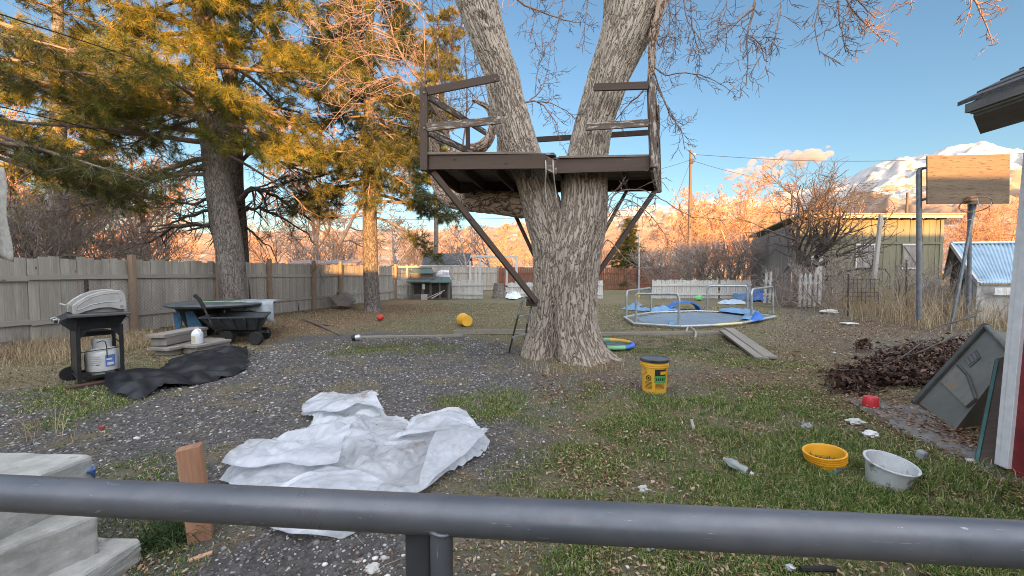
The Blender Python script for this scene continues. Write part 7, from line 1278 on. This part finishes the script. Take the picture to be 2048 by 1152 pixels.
b_ = G(1477, 946); t = thing('plastic_bottle', 'crushed clear plastic bottle lying in the green grass', 'bottle', b_); m, nt, b = nodes('clear_plastic'); b.inputs['Base Color'].default_value = (.8, .86, .88, 1); b.inputs['Transmission Weight'].default_value = .7; b.inputs['Roughness'].default_value = .12
MB().lathe(b_+Vector((.035, -.04, .03)), [(0, 0), (.026, 0), (.03, .02), (.022, .05), (.031, .08), (.03, .11), (.012, .14), (.011, .155)], 14, Matrix.Rotation(R(38), 3, 'Z') @ Matrix.Rotation(R(-78), 3, 'X')).build('bottle', m, t, smooth=True); MB().lathe(b_+Vector((.045, -.055, .028)), [(0, -.02), (.013, -.02), (.013, 0), (0, 0)], 12, Matrix.Rotation(R(38), 3, 'Z') @ Matrix.Rotation(R(-78), 3, 'X')).build('cap', MPALE, t)
tag(MB().beam(G(378, 1128)+Vector((0, 0, .015)), G(425, 1112)+Vector((0, 0, .018)), .022, .008).build('wood_splinter', mat('orange_splinter', (.45, .24, .14), (.58, .36, .24), bs=.1)), 'orange wood splinter on the gravel beside the stub', 'splinter')
tag(MB().box(G(203, 858)+Vector((0, 0, .012)), (.035, .02, .018), rz=.4).build('red_scrap', mat('red_scrap', (.3, .04, .04), (.4, .06, .06), bs=0)), 'tiny red scrap on the gravel above the concrete steps', 'scrap')
for px, py, lb in ((1300, 1100, 'clear crumpled wrapper below the rail right of centre'), (1580, 1140, 'small crumpled foil scrap at the bottom edge under the rail')): b_ = G(px, py); tag(MB().blob(b_+Vector((0, 0, .012)), .016, (1.2, 1, .6), 2, .5, px % 7).build('wrapper', MPALE), lb, 'wrapper')
tag(MB().tube([G(1600, 1146)+Vector((0, 0, .02)), G(1670, 1147)+Vector((0, 0, .02))], .012, 8).build('black_tube', MTYRE, smooth=True), 'short black tube in the grass at the bottom edge', 'tube')
# ---- evening cloud
m = D.materials.new('cloud'); m.use_nodes = True; nt = m.node_tree; nt.nodes.remove(nt.nodes['Principled BSDF']); pv = N(nt, 'ShaderNodeVolumePrincipled'); pv.inputs['Color'].default_value = (.62, .56, .52, 1); pv.inputs['Density'].default_value = .0045; pv.inputs['Anisotropy'].default_value = .0; nt.links.new(pv.outputs[0], nt.nodes['Material Output'].inputs['Volume'])
m_ = MB(); random.seed(9)
cl = []; random.seed(12)
for k in range(110):
    f = random.random(); px = 1450+215*f; py = 358-52*f+random.gauss(0, 11)*(.5+.7*math.sin(PI*f)); rr_ = (50+85*random.random())*(1.0 if f < .9 else .6)*(.6+.5*f); m_.blob(P(px, py, 10500+random.gauss(0, 250)), rr_, (1.5, 1, .7), 3, .35, k)
bmc = m_.build('cloud', m, smooth=True); rmsh = bmc.modifiers.new('r', 'REMESH'); rmsh.mode = 'VOXEL'; rmsh.voxel_size = 32
txc = D.textures.new('cl', 'CLOUDS'); txc.noise_scale = 260; txc.noise_depth = 5; dm = bmc.modifiers.new('d', 'DISPLACE'); dm.texture = txc; dm.strength = 120; dm.texture_coords = 'GLOBAL'; bmc['kind'] = 'structure'; m.cycles.homogeneous_volume = True if hasattr(m.cycles, 'homogeneous_volume') else True
